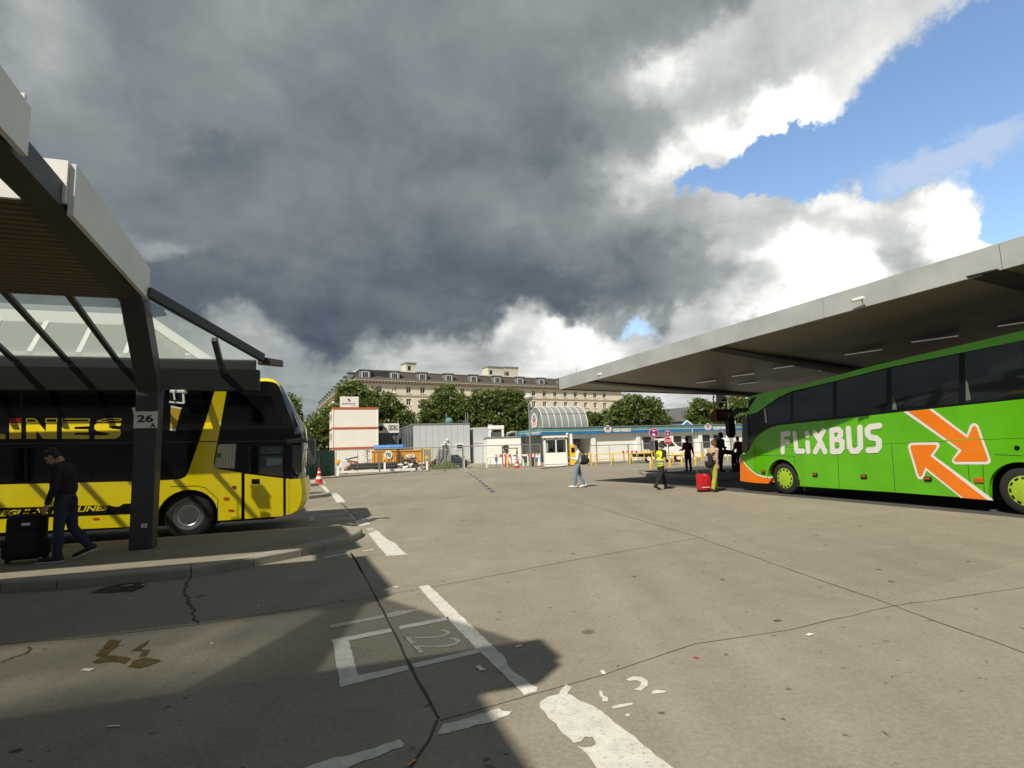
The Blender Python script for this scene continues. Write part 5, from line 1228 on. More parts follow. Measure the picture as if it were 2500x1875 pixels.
# dark figures in the shade of the island
v = G(1762, 1152, HP)
P6 = person('tall dark silhouetted person with cap standing on the shaded island', (v.x, v.y, HP), HD(14), 1.94, 4, (0, 4), ((4, 0), (-4, 6)), ((22, 6, 62), (6, 6, 20)), top=m_blk, bottom=m_blk, hair=m_hair_b, skin=m_skin2, hem=.10, build=1.05)
hq = P6[2](.47); cp_ = MB(); cp_.ball(hq + Vector((.02, 0, .02)), (.11, .10, .07)); cp_.bar(hq + Vector((.08, 0, -.0)), hq + Vector((.19, 0, -.02)), .13, .015); co = cp_.build('cap', m_blk, P6[0])
v = G(1795, 1152, HP)
P7 = person('dark clothed person bending down over a bag beside the coach front', (v.x, v.y, HP), HD(150), 1.72, 78, (0, -20), ((10, 14), (-4, 6)), ((60, 6, 10), (70, 6, 14)), top=m_blk, bottom=m_blk, hair=m_hair_b, skin=m_skin2)
v = G(1813, 1154, HP)
hb = bag('large black travel bag lying on the island by the coach front', (v.x, v.y, HP + .25), HD(20), (.42, .22, .22), m_blk); hb.name = 'travel_bag'
MB().bar((-.15, 0, .20), (.15, 0, .26), .04, .03).build('handle', m_blk, hb)
v = G(1808, 1145, HP)
P8 = person('person in reddish brown jacket half hidden behind the coach front', (v.x, v.y, HP), HD(100), 1.74, 2, (0, 0), ((3, 0), (-3, 4)), ((12, 8, 40), (4, 8, 20)), top=cloth('jacket_rust', (.10, .025, .012)), bottom=m_blk, hair=m_hair_b, skin=m_skin2, hem=.05)
# black suitcase standing by the walking man
v = G(62, 1372, .14)
bs = thing('upright_suitcase', 'large black soft suitcase with small white tag standing on the platform', 'suitcase', (v.x, v.y, .14), GA + R(4))
k_ = MB(); k_.bbox(-.25, .25, -.16, .13, .05, .76, .08); k_.bbox(-.21, .21, -.21, -.14, .10, .50, .04); k_.bbox(-.31, .31, -.10, .11, .06, .36, .07); so3 = k_.build('body', m_navy, bs, smooth=True)
MB().bbox(-.19, .19, -.185, -.155, .53, .70, .02).build('pocket', m_navy, bs)
MB().box(-.02, .09, -.192, -.185, .59, .63).build('tag', m_wsh, bs)
hm = MB(); hm.path([Vector((-.12, 0, .74)), Vector((-.10, 0, .79)), Vector((.10, 0, .79)), Vector((.12, 0, .74))], .018, 8); hm.build('handle', m_navy, bs)
for x in (-.24, .24): MB().tube((x - .03, .05, .05), (x + .03, .05, .05), .05, .05, 12).build('wheel', m_tyre, bs)
# ------------------------------------------------------------------ everything beyond the yard
def gnd(x, Y):
    v = AT(x, 1100, Y); return Vector((v.x, v.y, 0))
def hz(x, y, Y): return AT(x, y, Y).z
def span(pl, pr, Y, rz):
    o_ = gnd(pl, Y); d = Vector((math.cos(rz), math.sin(rz), 0)); lo, hi = 0, 300
    for _ in range(50):
        md = (lo + hi) / 2
        if px_of(o_ + d * md + Vector((0, 0, 2)))[0] < pr: lo = md
        else: hi = md
    return o_, lo
m_stucco = mat('stucco_beige', (.80, .74, .60), .85, noise=.14, scale=.35)
m_stone = mat('stone_trim', (.42, .37, .28), .85, noise=.15, scale=.6)
m_tile = mat('roof_tiles_brown', (.085, .064, .054), .8, noise=.25, scale=1.2)
m_zinc = mat('zinc_grey', (.20, .23, .235), .5, noise=.15, scale=1.5)
m_slate = mat('slate_dark', (.035, .04, .045), .7, noise=.2)
m_pane = mat('window_pane_dark', (.025, .03, .035), .08, spec=.8)
m_pane2 = mat('window_blind_blue', (.10, .11, .17), .4)
m_frame = mat('window_frame_white', (.74, .73, .70), .5)
m_wall = mat('render_white', (.86, .85, .82), .7, noise=.08, scale=.5)
m_grey = mat('cladding_grey', (.53, .555, .58), .5, noise=.06, scale=.4)
m_greyd = mat('cladding_dark', (.10, .11, .115), .35, noise=.2, scale=.5)
m_yp = mat('yellow_safety_paint', (.78, .50, .01), .5, noise=.15, scale=6)
m_redp = mat('red_safety_paint', (.52, .03, .02), .45, noise=.12, scale=6)
m_galv = mat('galvanised_steel', (.34, .35, .35), .45, metal=.5, noise=.2, scale=8)
m_or = mat('skip_orange', (.68, .34, .015), .55, noise=.25, scale=1.5, col2=(.5, .2, .01))
m_teal = mat('band_teal', (.13, .30, .28), .3, noise=.35, scale=.6)
m_blue = mat('band_blue', (.02, .17, .42), .35, noise=.15, scale=.8)
m_wood = mat('timber', (.30, .19, .09), .8, noise=.4, scale=5)
m_tarpb = mat('tarp_blue', (.05, .22, .52), .5, noise=.3, scale=3, bump=.6, bscale=8)
m_debris = mat('debris_dark', (.05, .035, .03), .9, noise=.6, scale=4)

# ---------------- apartment block
RZ = R(31)
bo, BL = span(868, 1524, 150, RZ)
zc = hz(868, 921, 150); zr_ = hz(852, 901, 150)
ab = thing('apartment_building', 'long beige apartment block with brown mansard roof and white dormers behind the trees', 'building', bo, RZ)
DEP = 13; RH = 3.55; WX = 4.35; nw = int((BL - 2) / WX)
rows = [zc - 3.1 - RH * k for k in range(6)]
wl = MB(); top = zc - .9
xs_ = [1.6 + WX * i for i in range(nw)]
zc_list = [(r - .95, r + .95) for r in rows]
cur = top
for (b0, b1) in zc_list:
    wl.box(0, BL, 0, .4, b1, cur)
    e = [0] + sum([[x, x + 1.45] for x in xs_], []) + [BL]
    for i in range(0, len(e), 2): wl.box(e[i], e[i + 1], 0, .4, b0, b1)
    cur = b0
wl.box(0, BL, 0, .4, 0, cur); wl.box(0, BL, .402, DEP, 0, top)
wl.build('wall', m_stucco, ab)
MB().box(-.4, BL + .2, -.9, DEP, zc - .9, zc - .45).build('cornice', m_stone, ab)
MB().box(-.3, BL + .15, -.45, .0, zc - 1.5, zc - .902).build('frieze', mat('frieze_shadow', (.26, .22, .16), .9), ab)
mo = MB()
for i in range(int(BL / .95)): mo.box(.2 + i * .95, .65 + i * .95, -.8, -.452, zc - 1.3, zc - .903)
mo.build('modillions', m_stone, ab)
for zz in (rows[0] - 1.75, rows[3] - 1.75): MB().box(-.1, BL + .1, -.14, -.002, zz - .18, zz + .18).build('string_course', m_stone, ab)
# roof: steep brown slope with a zinc edge
MB().hexa([(-.3, -.6, zc - .448), (BL, -.6, zc - .448), (BL, DEP, zc - .448), (-.3, DEP, zc - .448), (1.6, 2.2, zr_), (BL, 2.2, zr_), (BL, DEP - 2, zr_), (1.6, DEP - 2, zr_)]).build('roof', m_tile, ab)
MB().box(1.3, BL + .1, 1.9, DEP - 2.0, zr_ + .002, zr_ + .4).build('roof_edge', m_frame, ab)
MB().box(-.3, BL + .1, -.95, -.61, zc - .448, zc - .15).build('roof_gutter', m_zinc, ab)
wi = None
def win_proto(par):
    f = MB()
    f.box(0, 1.45, .22, .30, -.95, -.85); f.box(0, 1.45, .22, .30, .85, .95); f.box(0, .12, .22, .30, -.85, .85); f.box(1.33, 1.45, .22, .30, -.85, .85); f.box(.66, .80, .22, .30, -.85, .85); f.box(.12, .66, .22, .29, .28, .36); f.box(.80, 1.33, .22, .29, .28, .36)
    f.box(-.12, 1.57, -.12, .02, -1.12, -.952); f.box(-.1, 1.55, -.05, .02, .952, 1.12)
    fo = f.mesh('window', m_frame); q = MB().box(0, 1.45, .302, .36, -.95, .95)
    return fo, q.mesh('pane', m_pane), q.mesh('pane', m_pane2)
wf, wp1, wp2 = win_proto(ab)
rr = random.Random(3); cnt = 0
for k, r in enumerate(rows[:5]):
    for x in xs_:
        if cnt >= 96: break
        pxx = px_of(bo + Matrix.Rotation(RZ, 3, 'Z') @ Vector((x, 0, r)))
        if k >= 3 and pxx[0] < 1020: continue
        o = link('window', wf, ab); o.location = (x, 0, r); q = link('pane', wp2 if rr.random() < .3 else wp1, o); cnt += 1
df = MB(); df.box(-1.5, 1.5, -.3, 2.2, 0, 2.5); df.box(-1.75, 1.75, -.5, 2.2, 2.502, 2.75)
dm = df.mesh('dormer', m_zinc)
fr_ = MB(); fr_.box(-1.05, 1.05, -.40, -.302, .45, 2.1); dfm = fr_.mesh('window_frame', m_frame)
pa = MB()
for q in (-.82, -.27, .28): pa.box(q, q + .40, -.46, -.402, .6, 1.95)
pam = pa.mesh('pane', m_pane)
for i in range(9):
    x = 2.6 + i * WX * 1.95
    if x > BL - 2: break
    d = link('dormer', dm, ab); d.location = (x, 0, zc - .42); link('window_frame', dfm, d); link('pane', pam, d)
m_pent = mat('penthouse_render', (.55, .52, .42), .8, noise=.1)
def roofbox(pl, pr, ytop, d0=4):
    xs2 = []
    for q in (pl, pr):
        lo, hi = 0, BL
        for _ in range(40):
            md = (lo + hi) / 2
            if px_of(bo + Matrix.Rotation(RZ, 3, 'Z') @ Vector((md, d0, 24)))[0] < q: lo = md
            else: hi = md
        xs2.append(lo)
    Yb = (bo + Matrix.Rotation(RZ, 3, 'Z') @ Vector((xs2[0], d0, 0))).y
    h = hz(pl, ytop, Yb); b_ = MB().box(xs2[0], xs2[1], d0, d0 + 4, zr_ + .402, h); o = b_.build('penthouse', m_pent, ab)
    MB().box(xs2[0] - .2, xs2[1] + .2, d0 - .2, d0 + 4.2, h + .002, h + .35).build('penthouse_roof', m_zinc, o)
    MB().box(xs2[0] + .6, xs2[0] + 1.5, d0 - .04, d0 - .002, zr_ + .9, zr_ + 2.3).build('penthouse_window', m_pane, o)
roofbox(991, 1016, 887); roofbox(1192, 1232, 896); roofbox(1233, 1266, 897, 5.5)
MB().tube((BL * .83, 5, zr_), (BL * .83, 5, zr_ + 8), .12, .05, 6).build('antenna', m_zinc, ab)
# left wing of the block, turning away
d2 = Vector((-46, 101, 0)).normalized(); rz2 = math.atan2(d2.y, d2.x)
lw = thing('apartment_wing', 'dark roofed wing of the apartment block running away behind the left trees', 'building', bo + Vector((-1.2, 1.0, 0)), rz2)
LW = 112
MB().box(0, LW, -12, 0, 0, zc - .9).build('wall', m_stucco, lw)
MB().box(-.2, LW, -12, .9, zc - .898, zc - .45).build('cornice', m_stone, lw)
MB().hexa([(-.2, -12, zc - .448), (LW, -12, zc - .448), (LW, .6, zc - .448), (-.2, .6, zc - .448), (-.2, -10, zr_), (LW, -10, zr_), (LW, -2.0, zr_), (-.2, -2.0, zr_)]).build('roof', m_slate, lw)
for i in range(12): link('dormer', dm, lw).matrix_local = Matrix.Translation((6 + 8.5 * i, .2, zc - .42)) @ Matrix.Rotation(math.pi, 4, 'Z')
tv = Vector((34, -3.0, zr_ - .5))
mt = MB(); mt.lathe([(1.3, 0), (1.3, 1.6), (1.7, 1.8), (1.7, 2.1), (1.0, 2.8), (.2, 3.4), (.05, 5)], 12, 'z', tv); mt.build('turret', mat('copper_green', (.16, .32, .26), .6, noise=.2), lw)

# ---------------- site containers with company board
rzc = R(22); co_, CL = span(811, 923.5, 68, rzc)
ztop = hz(812, 994.5, 68); sh3 = ztop / 3
m_cw = mat('container_white', (.86, .83, .77), .5, noise=.05, scale=1)
m_cr = mat('container_red_rail', (.52, .12, .05), .5, noise=.15)
labs = ('bottom white site container behind the fence and the orange skip', 'middle white site container of the three storey stack', 'top white site container carrying the company board')
for k in range(3):
    t = thing('site_container', labs[k], 'site container', co_ + Vector((0, 0, sh3 * k + .002)), rzc, 'stacked white site containers')
    MB().box(.04, CL - .04, .04, 5.0, .0, sh3 - .26).build('wall', m_cw, t)
    b = MB(); b.box(0, CL, 0, 5.04, sh3 - .25, sh3 - .01); b.build('roof_rail', m_cr, t)
    b = MB(); b.box(-.02, .12, -.02, .12, 0, sh3 - .252); b.box(CL - .12, CL + .02, -.02, .12, 0, sh3 - .252); b.box(-.02, .12, 4.9, 5.05, 0, sh3 - .252); b.build('corner_post', m_cw, t)
    for y in (.9, 3.2):
        w_ = MB().box(-.0, .038, y, y + 1.1, .9, sh3 - .6).build('side_window', m_frame, t); MB().box(-.02, -.002, y + .12, y + .98, 1.02, sh3 - .72).build('pane', m_pane, w_)
pt = Matrix.Rotation(rzc, 3, 'Z')
sx0 = [0, 0]
for i, q in enumerate((830, 876)):
    lo, hi = 0, CL
    for _ in range(40):
        md = (lo + hi) / 2
        if px_of(co_ + pt @ Vector((md, 0, ztop)))[0] < q: lo = md
        else: hi = md
    sx0[i] = lo
bh = hz(850, 969, 69) - ztop
bd = thing('company_board', 'white company board standing on the top site container', 'sign', co_ + pt @ Vector((sx0[0], .05, ztop + .01)), rzc)
bw = sx0[1] - sx0[0]
MB().bbox(0, bw, 0, .12, 0, bh, .02).build('panel', m_white, bd)
text('lettering', 'EUROVIA', mat('letter_navy', (.03, .035, .07), .6), bd, (1, 0, 0), (0, 0, 1), (bw * .13, -.004, bh * .26), bw * .70, bh * .15, bold=.02)
MB().box(bw * .62, bw * .88, -.006, -.001, bh * .13, bh * .17).build('print', mat('letter_grey', (.3, .3, .34), .6), bd)
m_ = MB(); m_.prism([(bw * .38, -.006, bh * .80), (bw * .50, -.006, bh * .80), (bw * .55, -.006, bh * .72), (bw * .55, -.006, bh * .56), (bw * .48, -.006, bh * .50), (bw * .48, -.006, bh * .68)], (0, .006, 0)); m_.build('emblem', mat('emblem_red', (.35, .03, .08), .5), bd)
MB().prism([(bw * .40, -.009, bh * .76), (bw * .475, -.009, bh * .72), (bw * .475, -.009, bh * .60), (bw * .42, -.009, bh * .66)], (0, .006, 0)).build('emblem_core', mat('letter_navy', (.03, .035, .07), .6), bd)

# ---------------- grey clad hall
gh, GL = span(1009, 1147.5, 66, GA)
zt2 = hz(1009, 1037.5, 66)
t = thing('industrial_hall', 'pale grey metal clad hall with two small square windows', 'building', gh, GA)
MB().box(.02, GL, 0, 20, 0, zt2).build('wall', m_grey, t); MB().box(-.02, .015, .05, 20, 0, zt2 - .02).build('side_glazing', m_greyd, t)
MB().box(-.08, GL + .02, -.06, 20.02, zt2 + .002, zt2 + .16).build('parapet', m_zinc, t)
for y in (2.2, 4.6, 7.2, 10, 13, 16.5): MB().box(-.08, -.022, y, y + .16, 0, zt2 - .03).build('mullion', m_zinc, t)
jm = MB()
for i in range(1, 9): jm.box(GL * i / 9, GL * i / 9 + .03, -.012, -.001, 0, zt2)
jm.build('cladding_seam', mat('seam_grey', (.3, .32, .335), .6), t)
def lx(pxv, org, rz, z_=2, dpt=0, mx=80):
    lo, hi = -5, mx; M3 = Matrix.Rotation(rz, 3, 'Z')
    for _ in range(45):
        md = (lo + hi) / 2
        if px_of(org + M3 @ Vector((md, dpt, z_)))[0] < pxv: lo = md
        else: hi = md
    return lo
def lz(pxv, pyv, org, rz):
    x = lx(pxv, org, rz); v = org + Matrix.Rotation(rz, 3, 'Z') @ Vector((x, 0, 0)); return x, AT(pxv, pyv, v.y).z
for q0, q1 in (((1396, 912), (1460, 869)), ((1526, 907), (1586, 865))):
    A_ = lz(*z3(*q0), gh, GA); B_ = lz(*z3(*q1), gh, GA)
    w_ = MB().box(A_[0] - .1, B_[0] + .1, -.05, -.002, A_[1] - .1, B_[1] + .1).build('window', m_frame, t); MB().box(A_[0] + .05, B_[0] - .05, -.07, -.052, A_[1] + .05, B_[1] - .05).build('pane', m_pane, w_)
A_ = lz(*z3(1444, 826), gh, GA); MB().ball((A_[0], -.1, A_[1]), .16, 10, 6).build('wall_lamp', m_frame, t); A_ = lz(*z3(1424, 850), gh, GA); MB().ball((A_[0], -.1, A_[1]), .14, 10, 6).build('wall_lamp', m_frame, t)
for q in (1472, 1650, 1668): x = lx(z3(q, 0)[0], gh, GA); MB().tube((x, 2, zt2 + .17), (x, 2, zt2 + 1.6), .06, .05, 8).build('roof_pipe', m_galv, t)
x = lx(z3(1495, 0)[0], gh, GA); MB().ball((x, 2, zt2 + .5), (.5, .4, .45)).build('roof_vent', m_teal, t)
eo, EL = span(1148.5, 1192, 68.5, GA); ze = hz(1170, 1043.5, 69)
t = thing('hall_annex', 'lower grey annex adjoining the metal clad hall', 'building', eo + Vector((.4, .2, 0)), GA)
MB().box(0, EL, 0, 8, 0, ze).build('wall', m_grey, t); MB().box(0, EL, -.03, -.002, ze * .55, ze * .56).build('joint', m_zinc, t); MB().box(EL - .3, EL + .1, -.1, .3, 0, ze + .35).build('corner_post', m_grey, t)
# glazed shed with banner
so_, SL = span(924, 972, 75, GA); zs = hz(948, 1055, 75)
t = thing('glazed_shed', 'dark glazed shed with long white banner between the containers and the hall', 'building', so_, GA)
MB().box(0, SL, 0, 6, 0, zs).build('wall', m_greyd, t)
for i in range(6): MB().box(SL * i / 5 - .05, SL * i / 5 + .05, -.1, -.002, 0, zs - .02).build('mullion', m_zinc, t)
MB().box(-.1, SL + .1, -.25, -.105, zs - .1, zs + 1.2).build('banner', m_white, t)
text('lettering', 'GEORG', mat('letter_black', (.02, .02, .02), .6), t, (1, 0, 0), (0, 0, 1), (SL * .5, -.26, zs + .22), SL * .47, .75, bold=.03)
text('lettering', 'Auto', m_redp, t, (1, 0, 0), (0, 0, 1), (SL * .22, -.26, zs + .3), SL * .2, .5)
MB().tube((SL * .10, -.27, zs + .55), (SL * .10, -.25, zs + .55), .38, .38, 16).build('emblem', mat('letter_black', (.02, .02, .02), .6), t)

# ---------------- white low building with roof plant
wo, WL_ = span(1189, 1272, 63, R(6)); zw = hz(1220, 1069, 63)
t = thing('workshop_building', 'low white workshop with air handling unit on its roof beside the vaulted car wash', 'building', wo, R(6))
MB().box(0, WL_, 0, 7, 0, zw).build('wall', m_wall, t); MB().box(-.08, WL_ + .05, -.08, 7.1, zw + .002, zw + .14).build('parapet', m_zinc, t)
x = lx(1235, wo, R(6)); MB().tube((x, -.03, zw * .62), (x, -.002, zw * .62), .34, .34, 20).build('emblem', mat('letter_black', (.02, .02, .02), .6), t)
m_ = MB(); m_.box(x - .34, x + .34, -.02, -.002, zw * .47, zw * .51); m_.box(x - .34, x + .30, -.02, -.002, zw * .42, zw * .455); m_.build('print', mat('letter_black', (.02, .02, .02), .6), t)
x0, x1 = lx(1195, wo, R(6)), lx(1235, wo, R(6))
u_ = thing('air_handling_unit', 'boxy white air handling unit on the workshop roof', 'roof unit', wo + Matrix.Rotation(R(6), 3, 'Z') @ Vector((x0, 1.5, zw + .145)), R(6))
MB().bbox(0, x1 - x0, 0, 1.4, .9, 1.35, .05).build('hood', m_white, u_); b = MB(); b.box(.05, .3, .05, 1.3, 0, .898); b.box(x1 - x0 - .3, x1 - x0 - .05, .05, 1.3, 0, .898); b.build('leg', m_white, u_); MB().box(.302, x1 - x0 - .302, .2, 1.2, .05, .6).build('fan_casing', m_greyd, u_)
u_ = thing('exhaust_pipe', 'bent silver exhaust pipe on the workshop roof', 'pipe', wo + Matrix.Rotation(R(6), 3, 'Z') @ Vector((lx(1256, wo, R(6)), 2, zw + .145)), R(6))
m_ = MB(); m_.path([Vector((-.6, 0, 0)), Vector((-.6, 0, .35)), Vector((0, 0, .55)), Vector((.5, 0, .5)), Vector((.5, 0, .0))], .16, 10); m_.build('duct', m_galv, u_, smooth=True)

# ---------------- car wash
cw0 = gnd(1334, 58); ztb = hz(1334, 1045.4, 58); zbb = hz(1334, 1061, 58)
cwt = thing('car_wash', 'long white car wash hall with teal and blue fascia and glazed barrel vault', 'building', cw0, GA)
CWL = 46; CD = 8.8; m3 = Matrix.Rotation(GA, 3, 'Z')
def cx(pxv, z_=2): return lx(pxv, cw0, GA, z_)
xg = cx(1449); x_end = CWL
bm_ = MB(); bm_.box(xg, x_end, .5, CD, 0, zbb)          # closed part; open drive-through bay to the left
bm_.box(0, .4, .5, .9, 0, zbb); bm_.box(0, .4, CD - .5, CD, 0, zbb); bm_.box(.5, xg - .01, CD - .6, CD, 0, zbb)
bm_.build('wall', m_wall, cwt)
b = MB(); b.box(-.35, x_end, 0.0, CD + .2, zbb, ztb); b.build('fascia', m_teal, cwt)
b = MB(); b.box(-.37, x_end, -.03, -.004, zbb - .02, zbb + (ztb - zbb) * .40); b.box(-.39, -.352, .0, CD + .2, zbb - .02, zbb + (ztb - zbb) * .40); b.build('fascia_stripe', m_blue, cwt)
b = MB(); b.box(-.37, x_end, -.04, -.004, zbb + (ztb - zbb) * .43, zbb + (ztb - zbb) * .48); b.box(-.395, -.352, .0, CD + .2, zbb + (ztb - zbb) * .43, zbb + (ztb - zbb) * .48); b.build('fascia_line', m_frame, cwt)
MB().box(-.4, x_end, -.06, .02, ztb + .002, ztb + .09).build('fascia_cap', m_galv, cwt)
for i in range(9): x = 3 + i * 4.6; MB().box(x, x + .05, -.02, -.001, zbb + (ztb - zbb) * .5, ztb).build('fascia_joint', m_galv, cwt)
MB().box(.41, xg - .02, .5, .9, zbb - .5, zbb - .002).build('lintel', m_wall, cwt)
for q in (1452, 1562, 1643, 1714, 1783):
    x = cx(q); MB().box(x - .25, x + .25, .25, .498, 0, zbb - .002).build('pilaster', m_wall, cwt)
for (q0, q1, yt, yb) in ((1576, 1595, 1067, 1096), (1607, 1625, 1067, 1090), (1651, 1669, 1065, 1095), (1681, 1698, 1064, 1094), (1722, 1739, 1062, 1093), (1749, 1766, 1062, 1092)):
    x0, x1 = cx(q0), cx(q1); Yv = (cw0 + m3 @ Vector((x0, 0, 0))).y; z0, z1 = hz(q0, yb, Yv), hz(q0, yt, Yv)
    w_ = MB().box(x0, x1, .44, .498, z0, z1).build('window', m_pane, cwt); MB().box(x0, x1, .40, .438, z0 + (z1 - z0) * .45, z0 + (z1 - z0) * .50).build('transom', m_galv, w_)
x0, x1 = cx(1411), cx(1436); MB().box(x0, x1, 2.0, 2.1, .1, zbb - .3).build('bay_door', m_pane, cwt); MB().box(x0 - .2, x0, 1.95, 2.15, .1, zbb - .01).build('door_frame', m_frame, cwt); MB().box(x0, x1, 1.95, 1.998, 1.5, 1.62).build('door_bar', m_frame, cwt)
# barrel vault over the entrance bay
VR = hz(1347, 996, 61) - ztb; VL = cx(1444, 5); rings, ribs = [], MB()
nA = 18; cy_ = 1.0 + VR * .92
def vpt(x, k, r=1.): th = math.pi * k / nA; return Vector((x, cy_ - math.cos(th) * VR * .92 * r, ztb + .1 + math.sin(th) * VR * r))
m_vg = glass('vault_glass', (.5, .53, .54), .45, .1, frost=(.33, .345, .345, .75))
v_ = MB(); v_.loft([[vpt(.1, k) for k in range(nA + 1)], [vpt(VL, k) for k in range(nA + 1)]], close=False, caps=False); v_.build('vault_glazing', m_vg, cwt)
for i in range(8):
    x = .1 + (VL - .1) * i / 7; r_ = MB()
    for k in range(nA): r_.bar(vpt(x, k, 1.01), vpt(x, k + 1, 1.01), .06, .06, (1, 0, 0))
    r_.build('vault_rib', m_frame, cwt)
for k in (4, 14): MB().bar(vpt(.1, k, 1.01), vpt(VL, k, 1.01), .06, .06).build('vault_purlin', m_galv, cwt)
MB().bar(vpt(.1, 9, 1.03), vpt(VL, 9, 1.03), .3, .12).build('vault_ridge', m_frame, cwt)
e_ = MB(); e_.add([vpt(.12, k) for k in range(nA + 1)], [tuple(range(nA + 1))]); e_.build('vault_end', m_vg, cwt)
for k in (5, 9, 13): MB().bar(vpt(.08, k), Vector((.08, cy_, ztb + .1)), .06, .06, (1, 0, 0)).build('vault_strut', m_galv, cwt)
def house_mark(par, O_, X, Y_, s):
    X, Y_ = Vector(X), Vector(Y_); Nn = X.cross(Y_); O_ = Vector(O_)
    P_ = lambda x, y, d: O_ + X * x * s + Y_ * y * s + Nn * d
    m_ = MB()
    for (cx_, cy2, r) in ((0, .15, .42), (-.32, .0, .36), (.32, .0, .36), (-.25, -.28, .30), (.25, -.28, .30)):
        m_.add([P_(cx_ + r * math.cos(t), cy2 + r * math.sin(t), .012 + .001 * cx_) for t in [i * math.pi / 10 for i in range(20)]], [tuple(range(20))])
    m_.build('emblem', m_frame, par)
    m_ = MB(); m_.prism([P_(x, y, .02) for x, y in ((-.40, .05), (0, .42), (.40, .05), (.30, -.02), (0, .25), (-.30, -.02))], Nn * .006); m_.build('emblem_roof', m_blue, par)
    m_ = MB(); m_.prism([P_(x, y, .02) for x, y in ((-.24, -.42), (-.24, -.05), (-.10, .10), (.10, .10), (.24, -.05), (.24, -.42), (.13, -.42), (.13, -.12), (-.13, -.12), (-.13, -.42))], Nn * .006); m_.build('emblem_arch', mat('emblem_bright_red', (.55, .05, .03), .5), par)
bh2 = ztb - zbb
for q, te in ((1485, 1541), (1730, 1786)):
    x = cx(q); x1 = cx(te); house_mark(cwt, (x, -.04, zbb + bh2 * .72), (1, 0, 0), (0, 0, 1), bh2 * 1.05)
    xs0 = cx(q + 13); text('lettering', 'COSY-WASCH', m_frame, cwt, (1, 0, 0), (0, 0, 1), (xs0, -.045, zbb + bh2 * .16), x1 - xs0, bh2 * .56, bold=.06)
text('lettering', 'COSY-WASCH', m_frame, cwt, (0, -1, 0), (0, 0, 1), (-.40, CD * .55, zbb + bh2 * .12), 4.2, bh2 * .42, bold=.03)
house_mark(cwt, (.06, cy_ + .3, ztb + VR * .45), (0, -1, 0), (0, 0, 1), 1.5)
# diamond sign of the filling station above the roof
v = AT(1678, 1037, 72); ds = thing('filling_station_sign', 'blue diamond filling station sign showing above the car wash roof', 'sign', (v.x, v.y, 0), 0)
zt_ = hz(1678, 1025, 72)
m_ = MB(); m_.prism([(0, 0, zt_), (1.25, 0, zt_ - 1.05), (0, 0, zt_ - 2.1), (-1.25, 0, zt_ - 1.05)], (0, .25, 0)); m_.build('panel', m_frame, ds)
m_ = MB(); m_.prism([(0, -.02, zt_ - .2), (1.02, -.02, zt_ - 1.05), (0, -.02, zt_ - 1.9), (-1.02, -.02, zt_ - 1.05)], (0, .018, 0)); m_.build('face', m_blue, ds)
text('lettering', 'ARAL', m_frame, ds, (1, 0, 0), (0, 0, 1), (-.62, -.025, zt_ - 1.18), 1.24, .36, bold=.03)
MB().tube((0, .12, 0), (0, .12, zt_ - 2.0), .12, .12, 8).build('post', m_galv, ds)
# dark roofed hall behind
ho_, HL = span(1600, 1700, 95, R(8)); v = hz(1650, 1012, 95)
t = thing('warehouse', 'dark grey warehouse roof between the trees behind the car wash', 'building', ho_, R(8))
MB().box(0, HL, 0, 12, 0, v - 1.2).build('wall', m_zinc, t); MB().hexa([(-.3, -.3, v - 1.198), (HL, -.3, v - 1.198), (HL, 12, v - 1.198), (-.3, 12, v - 1.198), (-.3, 3, v + .9), (HL, 3, v + 1.5), (HL, 9, v + 1.5), (-.3, 9, v + .9)]).build('roof', mat('roof_sheet_grey', (.11, .115, .12), .6, noise=.1), t)
MB().box(-1, HL * .75, 8, 10, v + .95, v + 1.5).build('roof_edge', m_frame, t)
MB().box(1.5, 5.5, 9, 11, v + 1.0, v + 2.6).build('roof_plant', m_zinc, t)

# ---------------- ticket cabin
ko, KL = span(1329.5, 1384, 50, R(0)); kt = hz(1355, 1064, 50)
kb_ = thing('ticket_cabin', 'small white ticket cabin with large windows in front of the car wash', 'cabin', ko, 0)
KD = 2.6; b = MB(); b.box(0, KL, 0, KD, 0, kt * .44); b.build('lower_wall', m_cw, kb_)
b = MB(); 
for x in (0, KL * .49, KL - .10): b.box(x, x + .10, 0, .1, kt * .44, kt - .16)
b.box(0, .10, .102, KD, kt * .44, kt - .16); b.box(KL - .1, KL, .102, KD, kt * .44, kt - .16); b.box(.1, KL - .1, KD - .1, KD, kt - .4, kt - .16); b.box(KL * .45, KL * .55, KD - .1, KD, kt * .44, kt - .4); b.box(0, KL, 0, .1, kt - .36, kt - .162); b.build('frame', m_white, kb_)
MB().box(-.12, KL + .12, -.15, KD + .1, kt - .158, kt).build('roof', m_white, kb_)
mg = glass('cabin_glass', (.8, .85, .83), .85, .02)
for i in range(2): MB().box(.11 + i * KL * .49, KL * .49 - .01 + i * (KL * .51 - .1), .03, .045, kt * .45, kt - .37).build('pane', mg, kb_)
MB().box(.3, KL - .3, .7, 1.3, kt * .44 + .002, kt * .44 + .12).build('desk', m_greyd, kb_); MB().bbox(.45, .85, .8, .95, kt * .46, kt * .58, .02).build('monitor', m_bk, kb_); MB().bbox(KL * .6, KL * .85, .8, 1.1, kt * .46, kt * .55, .02).build('counter_box', m_greyd, kb_)
MB().box(-.03, -.002, KD * .25, KD * .75, .05, kt - .4).build('door', m_frame, kb_); MB().box(.0, KL, -.012, -.001, kt * .05, kt * .07).build('base_trim', m_galv, kb_)
MB().ball((KL + .05, -.12, kt + .12), .12, 10, 6).build('roof_lamp', m_frame, kb_)

